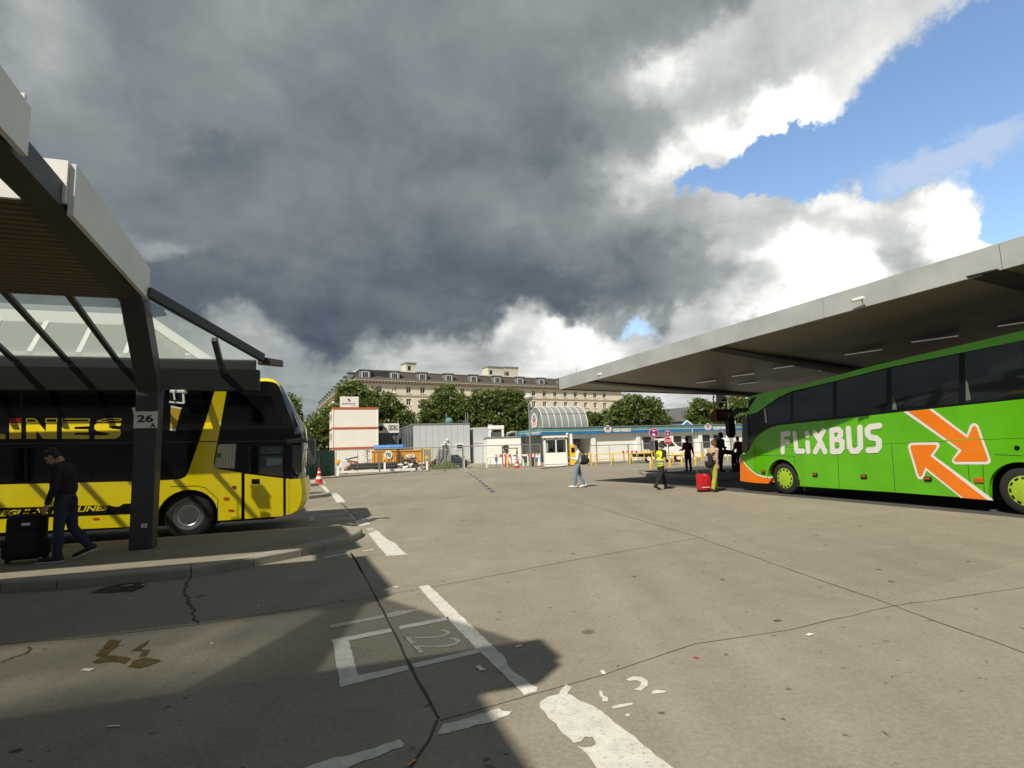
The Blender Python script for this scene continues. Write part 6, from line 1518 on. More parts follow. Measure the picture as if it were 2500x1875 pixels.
# ---------------- trees
def leafmat(name, c):
    Mt = bpy.data.materials.new(name); Mt.use_nodes = True; nt = Mt.node_tree; nt.nodes.clear()
    o = nt.nodes.new('ShaderNodeOutputMaterial'); d = nt.nodes.new('ShaderNodeBsdfDiffuse'); q = nt.nodes.new('ShaderNodeBsdfTranslucent'); gl = nt.nodes.new('ShaderNodeBsdfGlossy'); m1 = nt.nodes.new('ShaderNodeMixShader'); m2 = nt.nodes.new('ShaderNodeMixShader')
    d.inputs['Color'].default_value = (*c, 1); q.inputs['Color'].default_value = (c[0] * 1.25, c[1] * 1.3, c[2], 1); gl.inputs['Roughness'].default_value = .45; gl.inputs['Color'].default_value = (.8, .85, .8, 1)
    m1.inputs[0].default_value = .45; m2.inputs[0].default_value = .035
    nt.links.new(d.outputs[0], m1.inputs[1]); nt.links.new(q.outputs[0], m1.inputs[2]); nt.links.new(m1.outputs[0], m2.inputs[1]); nt.links.new(gl.outputs[0], m2.inputs[2]); nt.links.new(m2.outputs[0], o.inputs[0])
    return Mt
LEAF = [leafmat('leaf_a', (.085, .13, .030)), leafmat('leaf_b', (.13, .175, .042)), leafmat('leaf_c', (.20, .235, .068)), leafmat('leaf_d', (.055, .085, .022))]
m_bark = mat('bark', (.09, .07, .05), .9, noise=.4, scale=6)
def tree(label, name, Y, lobes, dens=1.0, leaf=.28, light=0., seed=1):
    rg = random.Random(seed)
    k = Y / FPX
    cs = [(AT(x, y + 7, Y), rx * k, ry * k) for x, y, rx, ry in lobes]
    bx = sum(c[0].x * c[1] for c in cs) / sum(c[1] for c in cs); base = Vector((bx, Y, 0))
    t = thing(name, label, 'tree', base, 0, 'trees between the yard and the apartment block')
    V_, F_, MI = [], [], []
    for c, rx, rz in cs:
        c = c - base; ry = (rx + rz) * .5; n = int(dens * 1.45 * (30 + 16 * rx * rz / .9))
        for _ in range(n):
            th, ph = rg.uniform(0, 2 * math.pi), math.acos(rg.uniform(-1, 1)); r = rg.uniform(.30, 1.06) ** .6
            cc = c + Vector((math.sin(ph) * math.cos(th) * rx * r, math.sin(ph) * math.sin(th) * ry * r, math.cos(ph) * rz * r))
            if cc.z < 1.2: continue
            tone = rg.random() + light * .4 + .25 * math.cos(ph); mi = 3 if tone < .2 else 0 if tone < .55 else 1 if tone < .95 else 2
            cr = rg.uniform(.35, .85); ax = Vector((rg.gauss(0, 1), rg.gauss(0, 1), rg.gauss(.4, 1))).normalized()
            for _ in range(rg.randint(10, 22)):
                q = cc + Vector((rg.gauss(0, 1), rg.gauss(0, 1), rg.gauss(0, .7))) * cr * .5
                nrm = (ax + Vector((rg.gauss(0, 1), rg.gauss(0, 1), rg.gauss(0, 1))) * .7).normalized(); x_ = nrm.orthogonal().normalized(); y_ = nrm.cross(x_)
                an = rg.uniform(0, 3.14); s_ = leaf * rg.uniform(.5, 1.15); x2_ = (x_ * math.cos(an) + y_ * math.sin(an)) * s_; y2_ = (y_ * math.cos(an) - x_ * math.sin(an)) * s_ * .55
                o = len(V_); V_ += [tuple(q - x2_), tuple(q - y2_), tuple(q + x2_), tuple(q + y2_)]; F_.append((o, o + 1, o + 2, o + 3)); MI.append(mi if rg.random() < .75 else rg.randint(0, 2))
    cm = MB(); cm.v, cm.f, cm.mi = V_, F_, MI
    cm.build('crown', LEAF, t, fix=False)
    tr = MB(); zb_ = max(2.2, min(c[0].z - c[2] * .5 for c in cs)); r0 = .32
    tr.tube((0, 0, 0), (.15, 0, zb_ * .6), r0, r0 * .75, 10); tr.tube((.15, 0, zb_ * .6), (0, 0, zb_), r0 * .75, r0 * .6, 10)
    for c, rx, rz in cs:
        q = c - base; md = Vector((0, 0, zb_)).lerp(q, .5) + Vector((rg.uniform(-.4, .4), 0, rg.uniform(0, .5))); tr.tube((0, 0, zb_), md, r0 * .5, r0 * .3, 8); tr.tube(md, q, r0 * .3, r0 * .12, 8)
    tr.build('trunk', m_bark, t, smooth=True)
    return t
tree('broad green tree rising behind the stacked site containers', 'broadleaf_tree', 86, [(880, 985, 62, 52), (818, 1022, 50, 46), (930, 1000, 55, 48), (975, 1035, 45, 48), (880, 1060, 90, 55), (815, 1070, 60, 50), (860, 948, 35, 22), (955, 1080, 60, 40)], 1.0, seed=1)
tree('tree with pale gaps left of the stacked site containers', 'broadleaf_tree', 80, [(774, 1052, 36, 46), (745, 1082, 30, 40), (800, 1090, 38, 45), (792, 1050, 28, 26)], .75, light=.3, seed=2)
tree('tree half hidden behind the nose of the yellow coach', 'broadleaf_tree', 70, [(700, 1000, 30, 45), (690, 1060, 40, 50), (722, 1050, 26, 42), (735, 1085, 25, 40)], .9, seed=3)
tree('green tree in the middle of the row above the grey hall', 'broadleaf_tree', 92, [(1092, 968, 36, 32), (1060, 1002, 36, 42), (1118, 995, 44, 42), (1085, 1035, 55, 35), (1135, 1025, 35, 35), (1045, 1035, 25, 30)], .95, light=.15, seed=4)
tree('dense green tree in front of the apartment block beside the lamp post', 'broadleaf_tree', 90, [(1180, 975, 40, 32), (1160, 1010, 32, 42), (1225, 985, 42, 40), (1262, 1005, 36, 44), (1210, 1030, 62, 36), (1280, 1035, 22, 34), (1255, 965, 26, 22)], .95, light=.05, seed=5)
tree('small dark tree right behind the glazed vault', 'broadleaf_tree', 84, [(1450, 1025, 22, 28), (1475, 1015, 25, 20), (1495, 1030, 26, 22), (1435, 1040, 20, 20)], .7, leaf=.3, seed=6)
tree('full round tree behind the car wash sign', 'broadleaf_tree', 82, [(1540, 982, 38, 25), (1585, 990, 34, 26), (1515, 1012, 30, 30), (1565, 1018, 48, 28), (1608, 1020, 25, 26), (1500, 1035, 26, 20), (1545, 1040, 50, 20), (1608, 1040, 24, 18)], 1.1, light=.25, seed=7)
tree('tree under the canopy edge beside the hanging display', 'broadleaf_tree', 80, [(1712, 992, 30, 24), (1700, 1020, 26, 24), (1742, 1005, 32, 30), (1730, 1032, 46, 20)], 1.0, light=.3, seed=8)
tree('yellowish tree at the coach mirror under the flat canopy', 'broadleaf_tree', 78, [(1785, 985, 34, 28), (1808, 1000, 30, 35), (1775, 1020, 34, 26), (1825, 1020, 30, 30)], 1.0, light=.8, seed=9)
tree('far tree top seen past the green coach windows', 'broadleaf_tree', 88, [(1870, 990, 40, 32), (1910, 1000, 40, 36), (1860, 1030, 40, 30)], .7, light=.3, seed=10)

# ---------------- lamp posts
m_lamp = mat('lamp_hood', (.5, .5, .48), .4)
def lamp(label, x, Y, ytop, disc=True):
    v = gnd(x, Y); h = hz(x, ytop, Y); t = thing('street_lamp', label, 'street lamp', v, 0, 'street lamps')
    MB().tube((0, 0, 0), (0, 0, h - .5), .10, .06, 10).build('pole', m_galv, t, smooth=True)
    MB().lathe([(.06, h - .5), (.10, h - .35), (.36, h - .30), (.44, h - .14), (.42, h - .08), (.2, h + .10), (.04, h + .13)], 20, 'z').build('hood', m_lamp, t, smooth=True)
    MB().lathe([(.10, h - .52), (.28, h - .44), (.35, h - .32)], 20, 'z').build('bowl', mat('lamp_bowl', (.35, .35, .33), .3), t, smooth=True)
lamp('tall grey street lamp with round head left of the ticket cabin', 1295, 49, 966)
lamp('street lamp with round head beside the hanging display', 1786, 58, 962)

# ---------------- site fence panels
FA, FB = G(819, 1161), G(1322, 1141)
fv = (FB - FA); NP = 5; pl = fv.length / NP; frz = math.atan2(fv.y, fv.x)
m_wire = mat('fence_wire', (.40, .41, .41), .5, metal=.3)
def fence_proto(L_, H_=2.0):
    f = MB()
    for q in ((.03, L_ - .03),):
        f.tube((.03, 0, .1), (.03, 0, H_), .035, .035, 8); f.tube((L_ - .03, 0, .1), (L_ - .03, 0, H_), .035, .035, 8); f.tube((.03, 0, H_), (L_ - .03, 0, H_), .035, .035, 8); f.tube((.03, 0, .14), (L_ - .03, 0, .14), .03, .03, 8)
    f.tube((L_ / 2, 0, .14), (L_ / 2, 0, H_), .022, .022, 6)
    w_ = MB()
    for i in range(1, 22): x = .03 + (L_ - .06) * i / 22; w_.bar((x, 0, .14), (x, 0, H_), .007, .007)
    for i in range(1, 8): w_.bar((.03, 0, .14 + (H_ - .14) * i / 8), (L_ - .03, 0, .14 + (H_ - .14) * i / 8), .008, .008)
    return f.mesh('frame', m_galv), w_.mesh('mesh_infill', m_wire), MB().bbox(-.35, .35, -.12, .12, 0, .13, .02).mesh('foot', m_kerb)
ff, fw_, fft = fence_proto(pl)
fl_ = ['mesh fence panel in front of the site containers and the black pipes', 'mesh fence panel in front of the orange skip with the blue tarp', 'mesh fence panel in front of the rubble and the weeds', 'mesh fence panel in front of the dark parked car', 'mesh fence panel in front of the white workshop']
def fence(pos, rz, meshes, label, grp):
    t = thing('fence_panel', label, 'fence', pos, rz, grp)
    link('frame', meshes[0], t); link('mesh_infill', meshes[1], t); f_ = link('foot', meshes[2], t); return t
for i in range(NP): fence(FA + fv * i / NP, frz, (ff, fw_, fft), fl_[i], 'mesh fence panels along the yard')
F2a, F2b = gnd(1440, 51), gnd(1800, 54); fv2 = F2b - F2a; pl2 = fv2.length / 4; fz2 = math.atan2(fv2.y, fv2.x)
ff2 = fence_proto(pl2, hz(1500, 1086, 51.5))
fl2 = ['mesh fence panel beside the yellow pay machine', 'mesh fence panel behind the round no stopping sign', 'mesh fence panel behind the stop sign and the white truck', 'mesh fence panel behind the dark figures on the island']
for i in range(4): fence(F2a + fv2 * i / 4, fz2, ff2, fl2[i], 'mesh fence panels along the yard')
# green screened fence by the yellow coach
ga, gb_ = G(690, 1178), G(817, 1162); gv = gb_ - ga; 
t = thing('screened_fence', 'site fence covered in dark green netting beside the yellow coach nose', 'fence', ga, math.atan2(gv.y, gv.x))
n_ = 26; tp, bt = [], []; rg = random.Random(5)
for i in range(n_ + 1):
    x = gv.length * i / n_; yy = rg.uniform(-.07, .07); tp.append((x, yy, 2.0 + rg.uniform(-.05, .03))); bt.append((x + rg.uniform(-.05, .05), yy + rg.uniform(-.1, .1), .05))
md_ = [((q[0] + r_[0]) / 2, (q[1] + r_[1]) / 2 + rg.uniform(-.12, .12), 1.0) for q, r_ in zip(tp, bt)]
m_ = MB(); m_.loft([bt, md_, tp], close=False, caps=False); m_.build('netting', mat('netting_green', (.035, .095, .07), .8, noise=.35, scale=2.5), t)
m_ = MB(); 
for i in range(4): m_.tube((gv.length * i / 3, .06, 0), (gv.length * i / 3, .06, 2.1), .03, .03, 8)
m_.build('frame', m_galv, t)

# ---------------- guide posts with yellow warning lamps
def guide(label, x, yb, ytop):
    v = G(x, yb); h = hz(x, ytop, v.y); t = thing('warning_post', label, 'warning post', v, 0, 'white posts with yellow warning lamps')
    MB().bbox(-.09, .09, -.05, .05, .08, h - .2, .01).build('post', m_white, t); MB().bbox(-.55, .55, -.2, .2, 0, .10, .03).build('base', m_kerb, t)
    b = MB(); b.tube((0, -.09, h), (0, .09, h), .16, .16, 16); lo_ = b.build('lamp', m_yp, t); MB().tube((0, -.12, h), (0, -.09, h), .11, .11, 16).build('lens', mat('lens_yellow', (.8, .45, .02), .2), lo_); MB().box(-.06, .06, -.05, .05, h - .3, h - .16).build('neck', m_yp, t)
guide('white post with yellow warning lamp beside the green netting', 825, 1165, 1127); guide('white post with yellow warning lamp before the black pipes', 939.5, 1154, 1120)
guide('white post with yellow warning lamp before the rubble', 1043, 1150, 1117); guide('white post with yellow warning lamp in front of the dark car', 1132, 1146, 1114); 
# white hoop rails
for k, (x, yb, x2, yt, lab) in enumerate(((1189, 1143, 1200, 1115, 'white bent pipe barrier right of the dark car'), (1278, 1140, 1268, 1120, 'white bent pipe barrier beside the street lamp'))):
    v = G(x, yb); h = hz(x, yt, v.y); t = thing('pipe_barrier', lab, 'barrier', v, 0, 'white pipe barriers')
    m_ = MB(); sgn = 1 if x2 > x else -1; m_.path([Vector((0, 0, 0)), Vector((0, 0, h - .1)), Vector((.1 * sgn, 0, h)), Vector((.9 * sgn, 0, h))], .07, 8); m_.build('pipe', m_white, t, smooth=True)
    MB().bbox(-.4, .7, -.15, .15, 0, .06, .02).build('base', m_white, t)

# ---------------- traffic cones
def cone_mesh():
    b = MB(); b.lathe([(.17, .04), (.135, .22), (.11, .34), (.075, .52), (.045, .68), (.03, .74)], 20, 'z')
    w_ = MB(); w_.lathe([(.138, .22), (.113, .34), (.10, .34)], 20, 'z'); w2 = MB(); w2.lathe([(.080, .50), (.057, .61), (.05, .61)], 20, 'z')
    return b.mesh('cone', m_redp, True), w_.mesh('sleeve', m_white, True), w2.mesh('sleeve', m_white, True), MB().bbox(-.2, .2, -.2, .2, 0, .045, .01).mesh('base', m_redp)
cm_ = cone_mesh()
for x, y, sc, lab in ((779, 1181, 1.28, 'red and white traffic cone by the yellow coach nose'), (1262, 1144.5, 1.25, 'red and white traffic cone left of the street lamp'), (1317, 1139, 1.2, 'pale traffic cone at the corner of the ticket cabin')):
    t = thing('traffic_cone', lab, 'cone', G(x, y), .3, 'traffic cones'); t.scale = (sc,) * 3
    link('body', cm_[0] if sc != 1.2 else MB().lathe([(.17, .04), (.11, .34), (.03, .74)], 20, 'z').mesh('cone', m_white, True), t); link('sleeve', cm_[1], t); link('sleeve', cm_[2], t); link('base', cm_[3], t)

# ---------------- skips
def skip(label, pl_, pr_, Y, ytop, rz=R(4)):
    o_, L_ = span(pl_, pr_, Y, rz); h = hz((pl_ + pr_) / 2, ytop, Y); t = thing('skip_container', label, 'skip', o_, rz, 'orange skips'); D_ = 2.3
    b = MB(); b.box(0, L_, 0, .06, .15, h); b.box(0, L_, D_ - .06, D_, .15, h); b.box(0, .06, .062, D_ - .062, .15, h); b.box(L_ - .06, L_, .062, D_ - .062, .15, h); b.box(.06, L_ - .06, .062, D_ - .062, .15, .22); b.build('body', m_or, t)
    for i in range(7): x = .2 + (L_ - .4) * i / 6; MB().box(x - .05, x + .05, -.08, -.002, .15, h - .12).build('rib', m_or, t)
    MB().box(-.06, L_ + .06, -.10, D_ + .1, h + .002, h + .12).build('rim', m_or, t); MB().box(.2, L_ - .2, .2, D_ - .2, 0, .148).build('skid', m_debris, t)
    return t, o_, L_, h
sk, so1, L1, h1 = skip('orange skip covered with a rolled blue tarp', 908, 967, 55, 1102)
MB().tube((L1 * .23, -.112, h1 * .84), (L1 * .25 + .3, -.11, h1 * .84), .01, .01, 6)
MB().tube((L1 * .68, -.13, h1 * .80), (L1 * .68, -.085, h1 * .80), .42, .42, 20).build('disc', m_frame, sk); text('lettering', 'TG', mat('letter_navy', (.03, .035, .07), .6), sk, (1, 0, 0), (0, 0, 1), (L1 * .68 - .26, -.135, h1 * .80 - .2), .52, .4, bold=.06)
tb_ = thing('tarp_roll', 'rolled blue tarp lying along the top of the orange skip', 'tarp', so1 + Matrix.Rotation(R(4), 3, 'Z') @ Vector((.15, .4, h1 + .38)), R(4))
m_ = MB(); rg = random.Random(8); m_.loft([[Vector((x, .30 * math.cos(q) * (1 + .12 * rg.uniform(-1, 1)) + .1, .28 * math.sin(q) * (1 + .1 * rg.uniform(-1, 1)))) for q in [i * 2 * math.pi / 12 for i in range(12)]] for x in [L1 * 1.25 * i / 14 for i in range(15)]]); m_.build('cloth', m_tarpb, tb_, smooth=2)
sk2, so2_, L2, h2 = skip('second orange skip with white label right of the tarped one', 969, 1032, 57, 1101)
MB().box(L2 * .36, L2 * .70, -.11, -.082, h2 * .62, h2 * .80).build('label', m_frame, sk2); MB().box(L2 * .39, L2 * .67, -.116, -.111, h2 * .69, h2 * .73).build('print', mat('letter_black', (.02, .02, .02), .6), sk2)
MB().box(L2 * .08, L2 * .30, -.09, -.083, h2 * .44, h2 * .60).build('worn_print', mat('letter_pale', (.62, .42, .15), .8, noise=.5, scale=8), sk2)

# ---------------- site clutter
def pxm(x, y): return G(x, y)
pa_ = [G(z_[0], z_[1]) for z_ in ((850, 1150), (965, 1147))]
for k in range(3):
    v0 = gnd(849 + k * 6, 50.5 + k * .32); v1 = gnd(966 + k * 2, 51.5 + k * .32); zz = .28 + (.22 if k == 1 else 0)
    t = thing('drain_pipe', ('lowest black drain pipe lying in front of the orange skip', 'black drain pipe resting on top of the two others', 'rear black drain pipe of the three by the skip')[k], 'pipe', v0, 0, 'black drain pipes')
    m_ = MB(); d_ = v1 - v0; m_.tube((0, 0, zz + .12), (d_.x, d_.y, zz + .12), .17, .17, 14); m_.tube((d_.x * .97, d_.y * .97, zz + .12), (d_.x, d_.y, zz + .12), .21, .21, 14); m_.build('pipe', mat('pipe_black', (.02, .022, .024), .35), t, smooth=True)
    if k == 0:
        for q in (.15, .8): MB().bbox(d_.x * q - .08, d_.x * q + .08, d_.y * q - .5, d_.y * q + .9, 0, .22, .02).build('bearer', m_wood, t)
bv0, bv1 = G(829, 1158), G(1014, 1150); bdv = bv1 - bv0
t = thing('barrier_board', 'long low white barrier board lying along the site edge', 'barrier', bv0, math.atan2(bdv.y, bdv.x)); MB().bbox(0, bdv.length, -.06, .06, .03, .26, .015).build('board', m_white, t)
for q in (.05, .5, .95): MB().box(bdv.length * q - .1, bdv.length * q + .1, .062, .3, 0, .12).build('support', m_kerb, t)
def heap(name, label, x, Y, r, n, mats, seed, cat='rubble', hgt=1.):
    t = thing(name, label, cat, gnd(x, Y), 0); rg = random.Random(seed); m_ = MB()
    for i in range(n):
        th, d_ = rg.uniform(0, 6.28), rg.random() ** .7 * r; z_ = max(.05, (1 - d_ / r) * hgt * rg.uniform(.3, 1)); m_.cur = rg.randrange(len(mats))
        q = Vector((math.cos(th) * d_, math.sin(th) * d_ * .6, z_)); e = Vector((rg.gauss(0, 1), rg.gauss(0, 1), rg.gauss(0, .5))).normalized() * rg.uniform(.15, .55)
        m_.bar(q - e, q + e, rg.uniform(.05, .30), rg.uniform(.05, .25), (rg.random(), rg.random(), .5))
    m_.build('pieces', mats, t); t['kind'] = 'thing'; return t
heap('rubble_heap', 'heap of dark and pale broken pieces in front of the second skip', 1000, 52, 2.0, 90, [m_debris, m_white, m_wood, m_debris], 1, hgt=1.35)
heap('timber_heap', 'low heap of brown boards and rubble right of the broken pieces', 1050, 53, 2.3, 80, [m_wood, m_debris, m_wood, m_dirt], 2, hgt=.95)
heap('brick_pile', 'small pile of orange bricks and scrap before the site containers', 866, 53, 1.1, 40, [m_cr, m_wood, m_white], 3, hgt=1.0)
t = thing('site_box', 'pale grey slant topped site box before the containers', 'box', gnd(836, 53), 0); MB().hexa([(0, 0, 0), (1.3, 0, 0), (1.3, .9, 0), (0, .9, 0), (0, 0, .95), (1.3, 0, .6), (1.3, .9, .9), (0, .9, 1.2)]).build('body', m_grey, t); MB().bar((.3, .3, 1.15), (1.35, .3, 1.35), .7, .12).build('lid', m_greyd, t)
t = thing('leafy_branches', 'bare green branches sticking up beside the orange skip', 'plant', gnd(897, 53), 0); m_ = MB(); rg = random.Random(4)
for i in range(46): z_ = rg.uniform(.2, 2.0); an = rg.uniform(0, 6.28); q = Vector((0, 0, z_)); e = Vector((math.cos(an), math.sin(an) * .6, rg.uniform(-.2, .5))) * rg.uniform(.2, .75) * (1.2 - z_ * .4); m_.bar(q, q + e, .05, .03)
m_.bar((0, 0, 0), (0, 0, 2.1), .05, .05); m_.build('twigs', mat('twig_green', (.05, .08, .04), .8), t)
t = thing('net_bag', 'slumped grey net sheet hung on the fence left of the dark car', 'net', gnd(1083, 51.5), 0); m_ = MB(); rg = random.Random(6)
m_.loft([[Vector((x + rg.uniform(-.1, .1) - .12 * (2 - z_) * (1 if x < .0 else -.5), rg.uniform(-.12, .12), z_ + (rg.uniform(-.1, .1) if z_ > 1.5 else 0))) for x in [-.55 + 1.1 * i / 12 for i in range(13)]] for z_ in (.1, .6, 1.1, 1.9)], close=False, caps=False); m_.build('cloth', mat('net_grey', (.22, .22, .21), .9, noise=.4, scale=3), t)
t = thing('weeds', None, None, gnd(1090, 50), 0); t['kind'] = 'stuff'; t['label'] = 'rough green weeds growing at the foot of the site fence'
m_ = MB(); rg = random.Random(9)
for i in range(700): q = Vector((rg.gauss(0, .6), rg.gauss(0, .4), 0)); e = Vector((rg.uniform(-.15, .15), rg.uniform(-.1, .1), rg.uniform(.2, 1.0) * max(.2, 1 - abs(q.x) / 2.2))); sdv_ = Vector((.03, 0, 0)); m_.add([q - sdv_, q + sdv_, q + e], [(0, 1, 2)])
m_.build('blades', mat('weed_green', (.11, .15, .03), .8, noise=.3), t, fix=False)
t = thing('frame_sign', 'grey panel in a yellow frame standing beside the second skip', 'sign', gnd(1034, 56), 0); hh = hz(1042, 1095, 56); MB().box(.1, .75, 0, .04, hh - 1.3, hh - .1).build('panel', m_galv, t)
for q0, q1 in (((0, 0), (0, hh)), ((.85, 0), (.85, hh)), ((0, hh), (.85, hh))): MB().bar((q0[0], 0, q0[1]), (q1[0], 0, q1[1]), .10, .10, (0, 1, 0)).build('frame', m_yp, t)
t = thing('work_trestle', 'timber trestle table in front of the white workshop', 'trestle', gnd(1236, 57), 0); hh = hz(1250, 1093, 57)
MB().bbox(-.1, 1.25, -.4, .4, hh - .12, hh, .02).build('table_top', m_wood, t)
for x in (.05, 1.1):
    for s in (-1, 1): MB().bar((x + s * .15, s * .35, 0), (x, s * .1, hh - .12), .07, .07).build('leg', m_debris, t)
# red and white boards
def hazard(label, pl_, pr_, Y, yt, yb):
    o_, L_ = span(pl_, pr_, Y, R(3)); z0, z1 = hz(pl_, yb, Y), hz(pl_, yt, Y); t = thing('hazard_board', label, 'barrier', o_, R(3), 'red and white hazard boards')
    n = 8; m_ = MB()
    for i in range(n): m_.cur = i % 2; m_.box(L_ * i / n, L_ * (i + 1) / n, -.03, .03, z0, z1)
    m_.build('board', [m_redp, m_white], t)
    for x in (.15, L_ - .15): MB().box(x - .04, x + .04, .032, .1, 0, z1 - .03).build('post', m_galv, t); 
    MB().bbox(-.1, .5, -.2, .3, 0, .08, .02).build('foot', m_kerb, t)
hazard('red and white hazard board left of the street lamp', 1208, 1252, 51, 1110, 1117); hazard('red and white hazard board between the lamp and the cabin', 1288, 1318, 52, 1108, 1116); hazard('small red and white hazard board on the railing left of the truck', 1519, 1560, 50, 1101, 1106)
t = thing('folded_barrier', 'leaning red, yellow and white boards left of the cone', 'barrier', gnd(1226, 50.5), 0)
for k, (x, mm) in enumerate(((0, m_white), (.22, m_redp), (.42, m_yp), (.62, m_debris))): MB().bar((x, .1 * k, 0), (x + .12, .3, 1.05), .16, .04).build('board', mm, t)
t = thing('beam_barrier', 'white boom barrier with dark marks left of the street lamp', 'barrier', gnd(1226, 52), 0); L_ = 2.4; MB().bbox(0, L_, -.05, .05, .95, 1.12, .01).build('boom', m_white, t)
for x in (.0, L_): MB().bbox(x - .06, x + .06, -.06, .06, 0, .94, .01).build('post', m_white, t)
MB().box(L_ * .4, L_ * .6, -.055, -.052, .98, 1.09).build('mark', m_debris, t)
t = thing('striped_bollard', 'black and orange striped bollard right of the street lamp', 'bollard', gnd(1300, 50), 0); hh = hz(1300, 1116, 50); MB().bbox(-.10, .10, -.1, .1, 0, hh, .01).build('post', m_bk, t); MB().box(.102, .2, -.1, .1, 0, hh - .02).build('stripe', m_or, t)
t = thing('blue_poster', 'blue and white poster leaning at the corner of the ticket cabin', 'poster', gnd(1306, 52), 0); MB().bbox(0, .5, 0, .04, .35, 1.05, .01).build('board', m_blue, t); MB().box(.02, .48, -.01, -.001, .8, 1.0).build('header', m_white, t); MB().box(.1, .4, .05, .09, 0, .4).build('stand', m_galv, t)
t = thing('notice_board', 'white notice board on the fence left of the hazard board', 'notice board', gnd(1188, 50.8), 0); MB().bbox(0, .6, 0, .03, .8, 1.85, .01).build('upper_sheet', m_white, t); MB().bbox(.75, 1.0, 0, .03, .55, 1.0, .01).build('lower_sheet', m_blue, t); MB().tube((.3, .05, 0), (.3, .05, 1.8), .03, .03, 8).build('post', m_galv, t)
# pay machine and boom
t = thing('pay_machine', 'tall yellow pay machine right of the ticket cabin', 'pay machine', gnd(1392, 49.5), 0); hh = hz(1397, 1085, 49.5); MB().bbox(0, .52, 0, .6, .05, hh, .03).build('housing', m_yp, t); MB().box(.1, .42, -.02, -.002, hh * .62, hh * .85).build('screen', m_bk, t); MB().box(-.05, .57, -.05, .65, 0, .048).build('base', m_kerb, t)
t = thing('support_column', 'slim white column behind the yellow pay machine', 'column', gnd(1396, 56), 0); MB().tube((0, 0, 0), (0, 0, zbb - .05), .16, .16, 12).build('shaft', m_white, t); MB().box(-.2, .2, -.2, .2, 0, .12).build('plinth', m_kerb, t)

# ---------------- yellow railings and bollards
def railing(label, pl_, pr_, Y, yt, yb):
    o_, L_ = span(pl_, pr_, Y, R(4)); v = o_; h = hz(pl_, yt, Y); t = thing('safety_railing', label, 'railing', o_, R(4), 'yellow safety railings')
    m_ = MB()
    for x in (0, L_): MB().tube((x, 0, 0), (x, 0, h), .05, .05, 8).build('post', m_yp, t)
    MB().tube((0, 0, h - .04), (L_, 0, h - .04), .04, .04, 8).build('rail', m_yp, t); MB().tube((0, 0, h * .5), (L_, 0, h * .5), .035, .035, 8).build('rail', m_yp, t)
rl = ['yellow railing behind the young man with the shoulder bag', 'yellow railing right of the young man in white', 'yellow railing in front of the closed white wall', 'yellow railing left of the round no stopping sign', 'yellow railing in front of the white truck', 'yellow railing behind the red shirted person', 'yellow railing behind the traveller', 'yellow railing beside the coach front']
for i, (q0, q1) in enumerate(((1418, 1442), (1453, 1490), (1496, 1535), (1540, 1590), (1598, 1640), (1662, 1710), (1716, 1752), (1775, 1806))): railing(rl[i], q0, q1, 47.5 + i * .5, 1108 - i * .6, 1130)
bl = ['yellow bollard left of the steward', 'yellow bollard just right of the steward', 'yellow bollard midway between the steward and the red shirted person', 'yellow bollard right of the red shirted person', 'yellow bollard between the traveller and the tall silhouette']
for i, (x, yb, yt) in enumerate(((1590, 1152, 1124), (1636, 1140, 1121), (1665, 1137, 1116), (1698, 1135, 1114), (1758, 1132, 1112))):
    v = G(x, yb); h = hz(x, yt, v.y); t = thing('safety_bollard', bl[i], 'bollard', v, 0, 'yellow bollards'); MB().tube((0, 0, 0), (0, 0, h), .075, .075, 12).build('post', m_yp, t); MB().ball((0, 0, h), (.075, .075, .03), 12, 6).build('cap', m_yp, t); MB().tube((0, 0, h * .75), (0, 0, h * .85), .078, .078, 12).build('band', m_white, t)
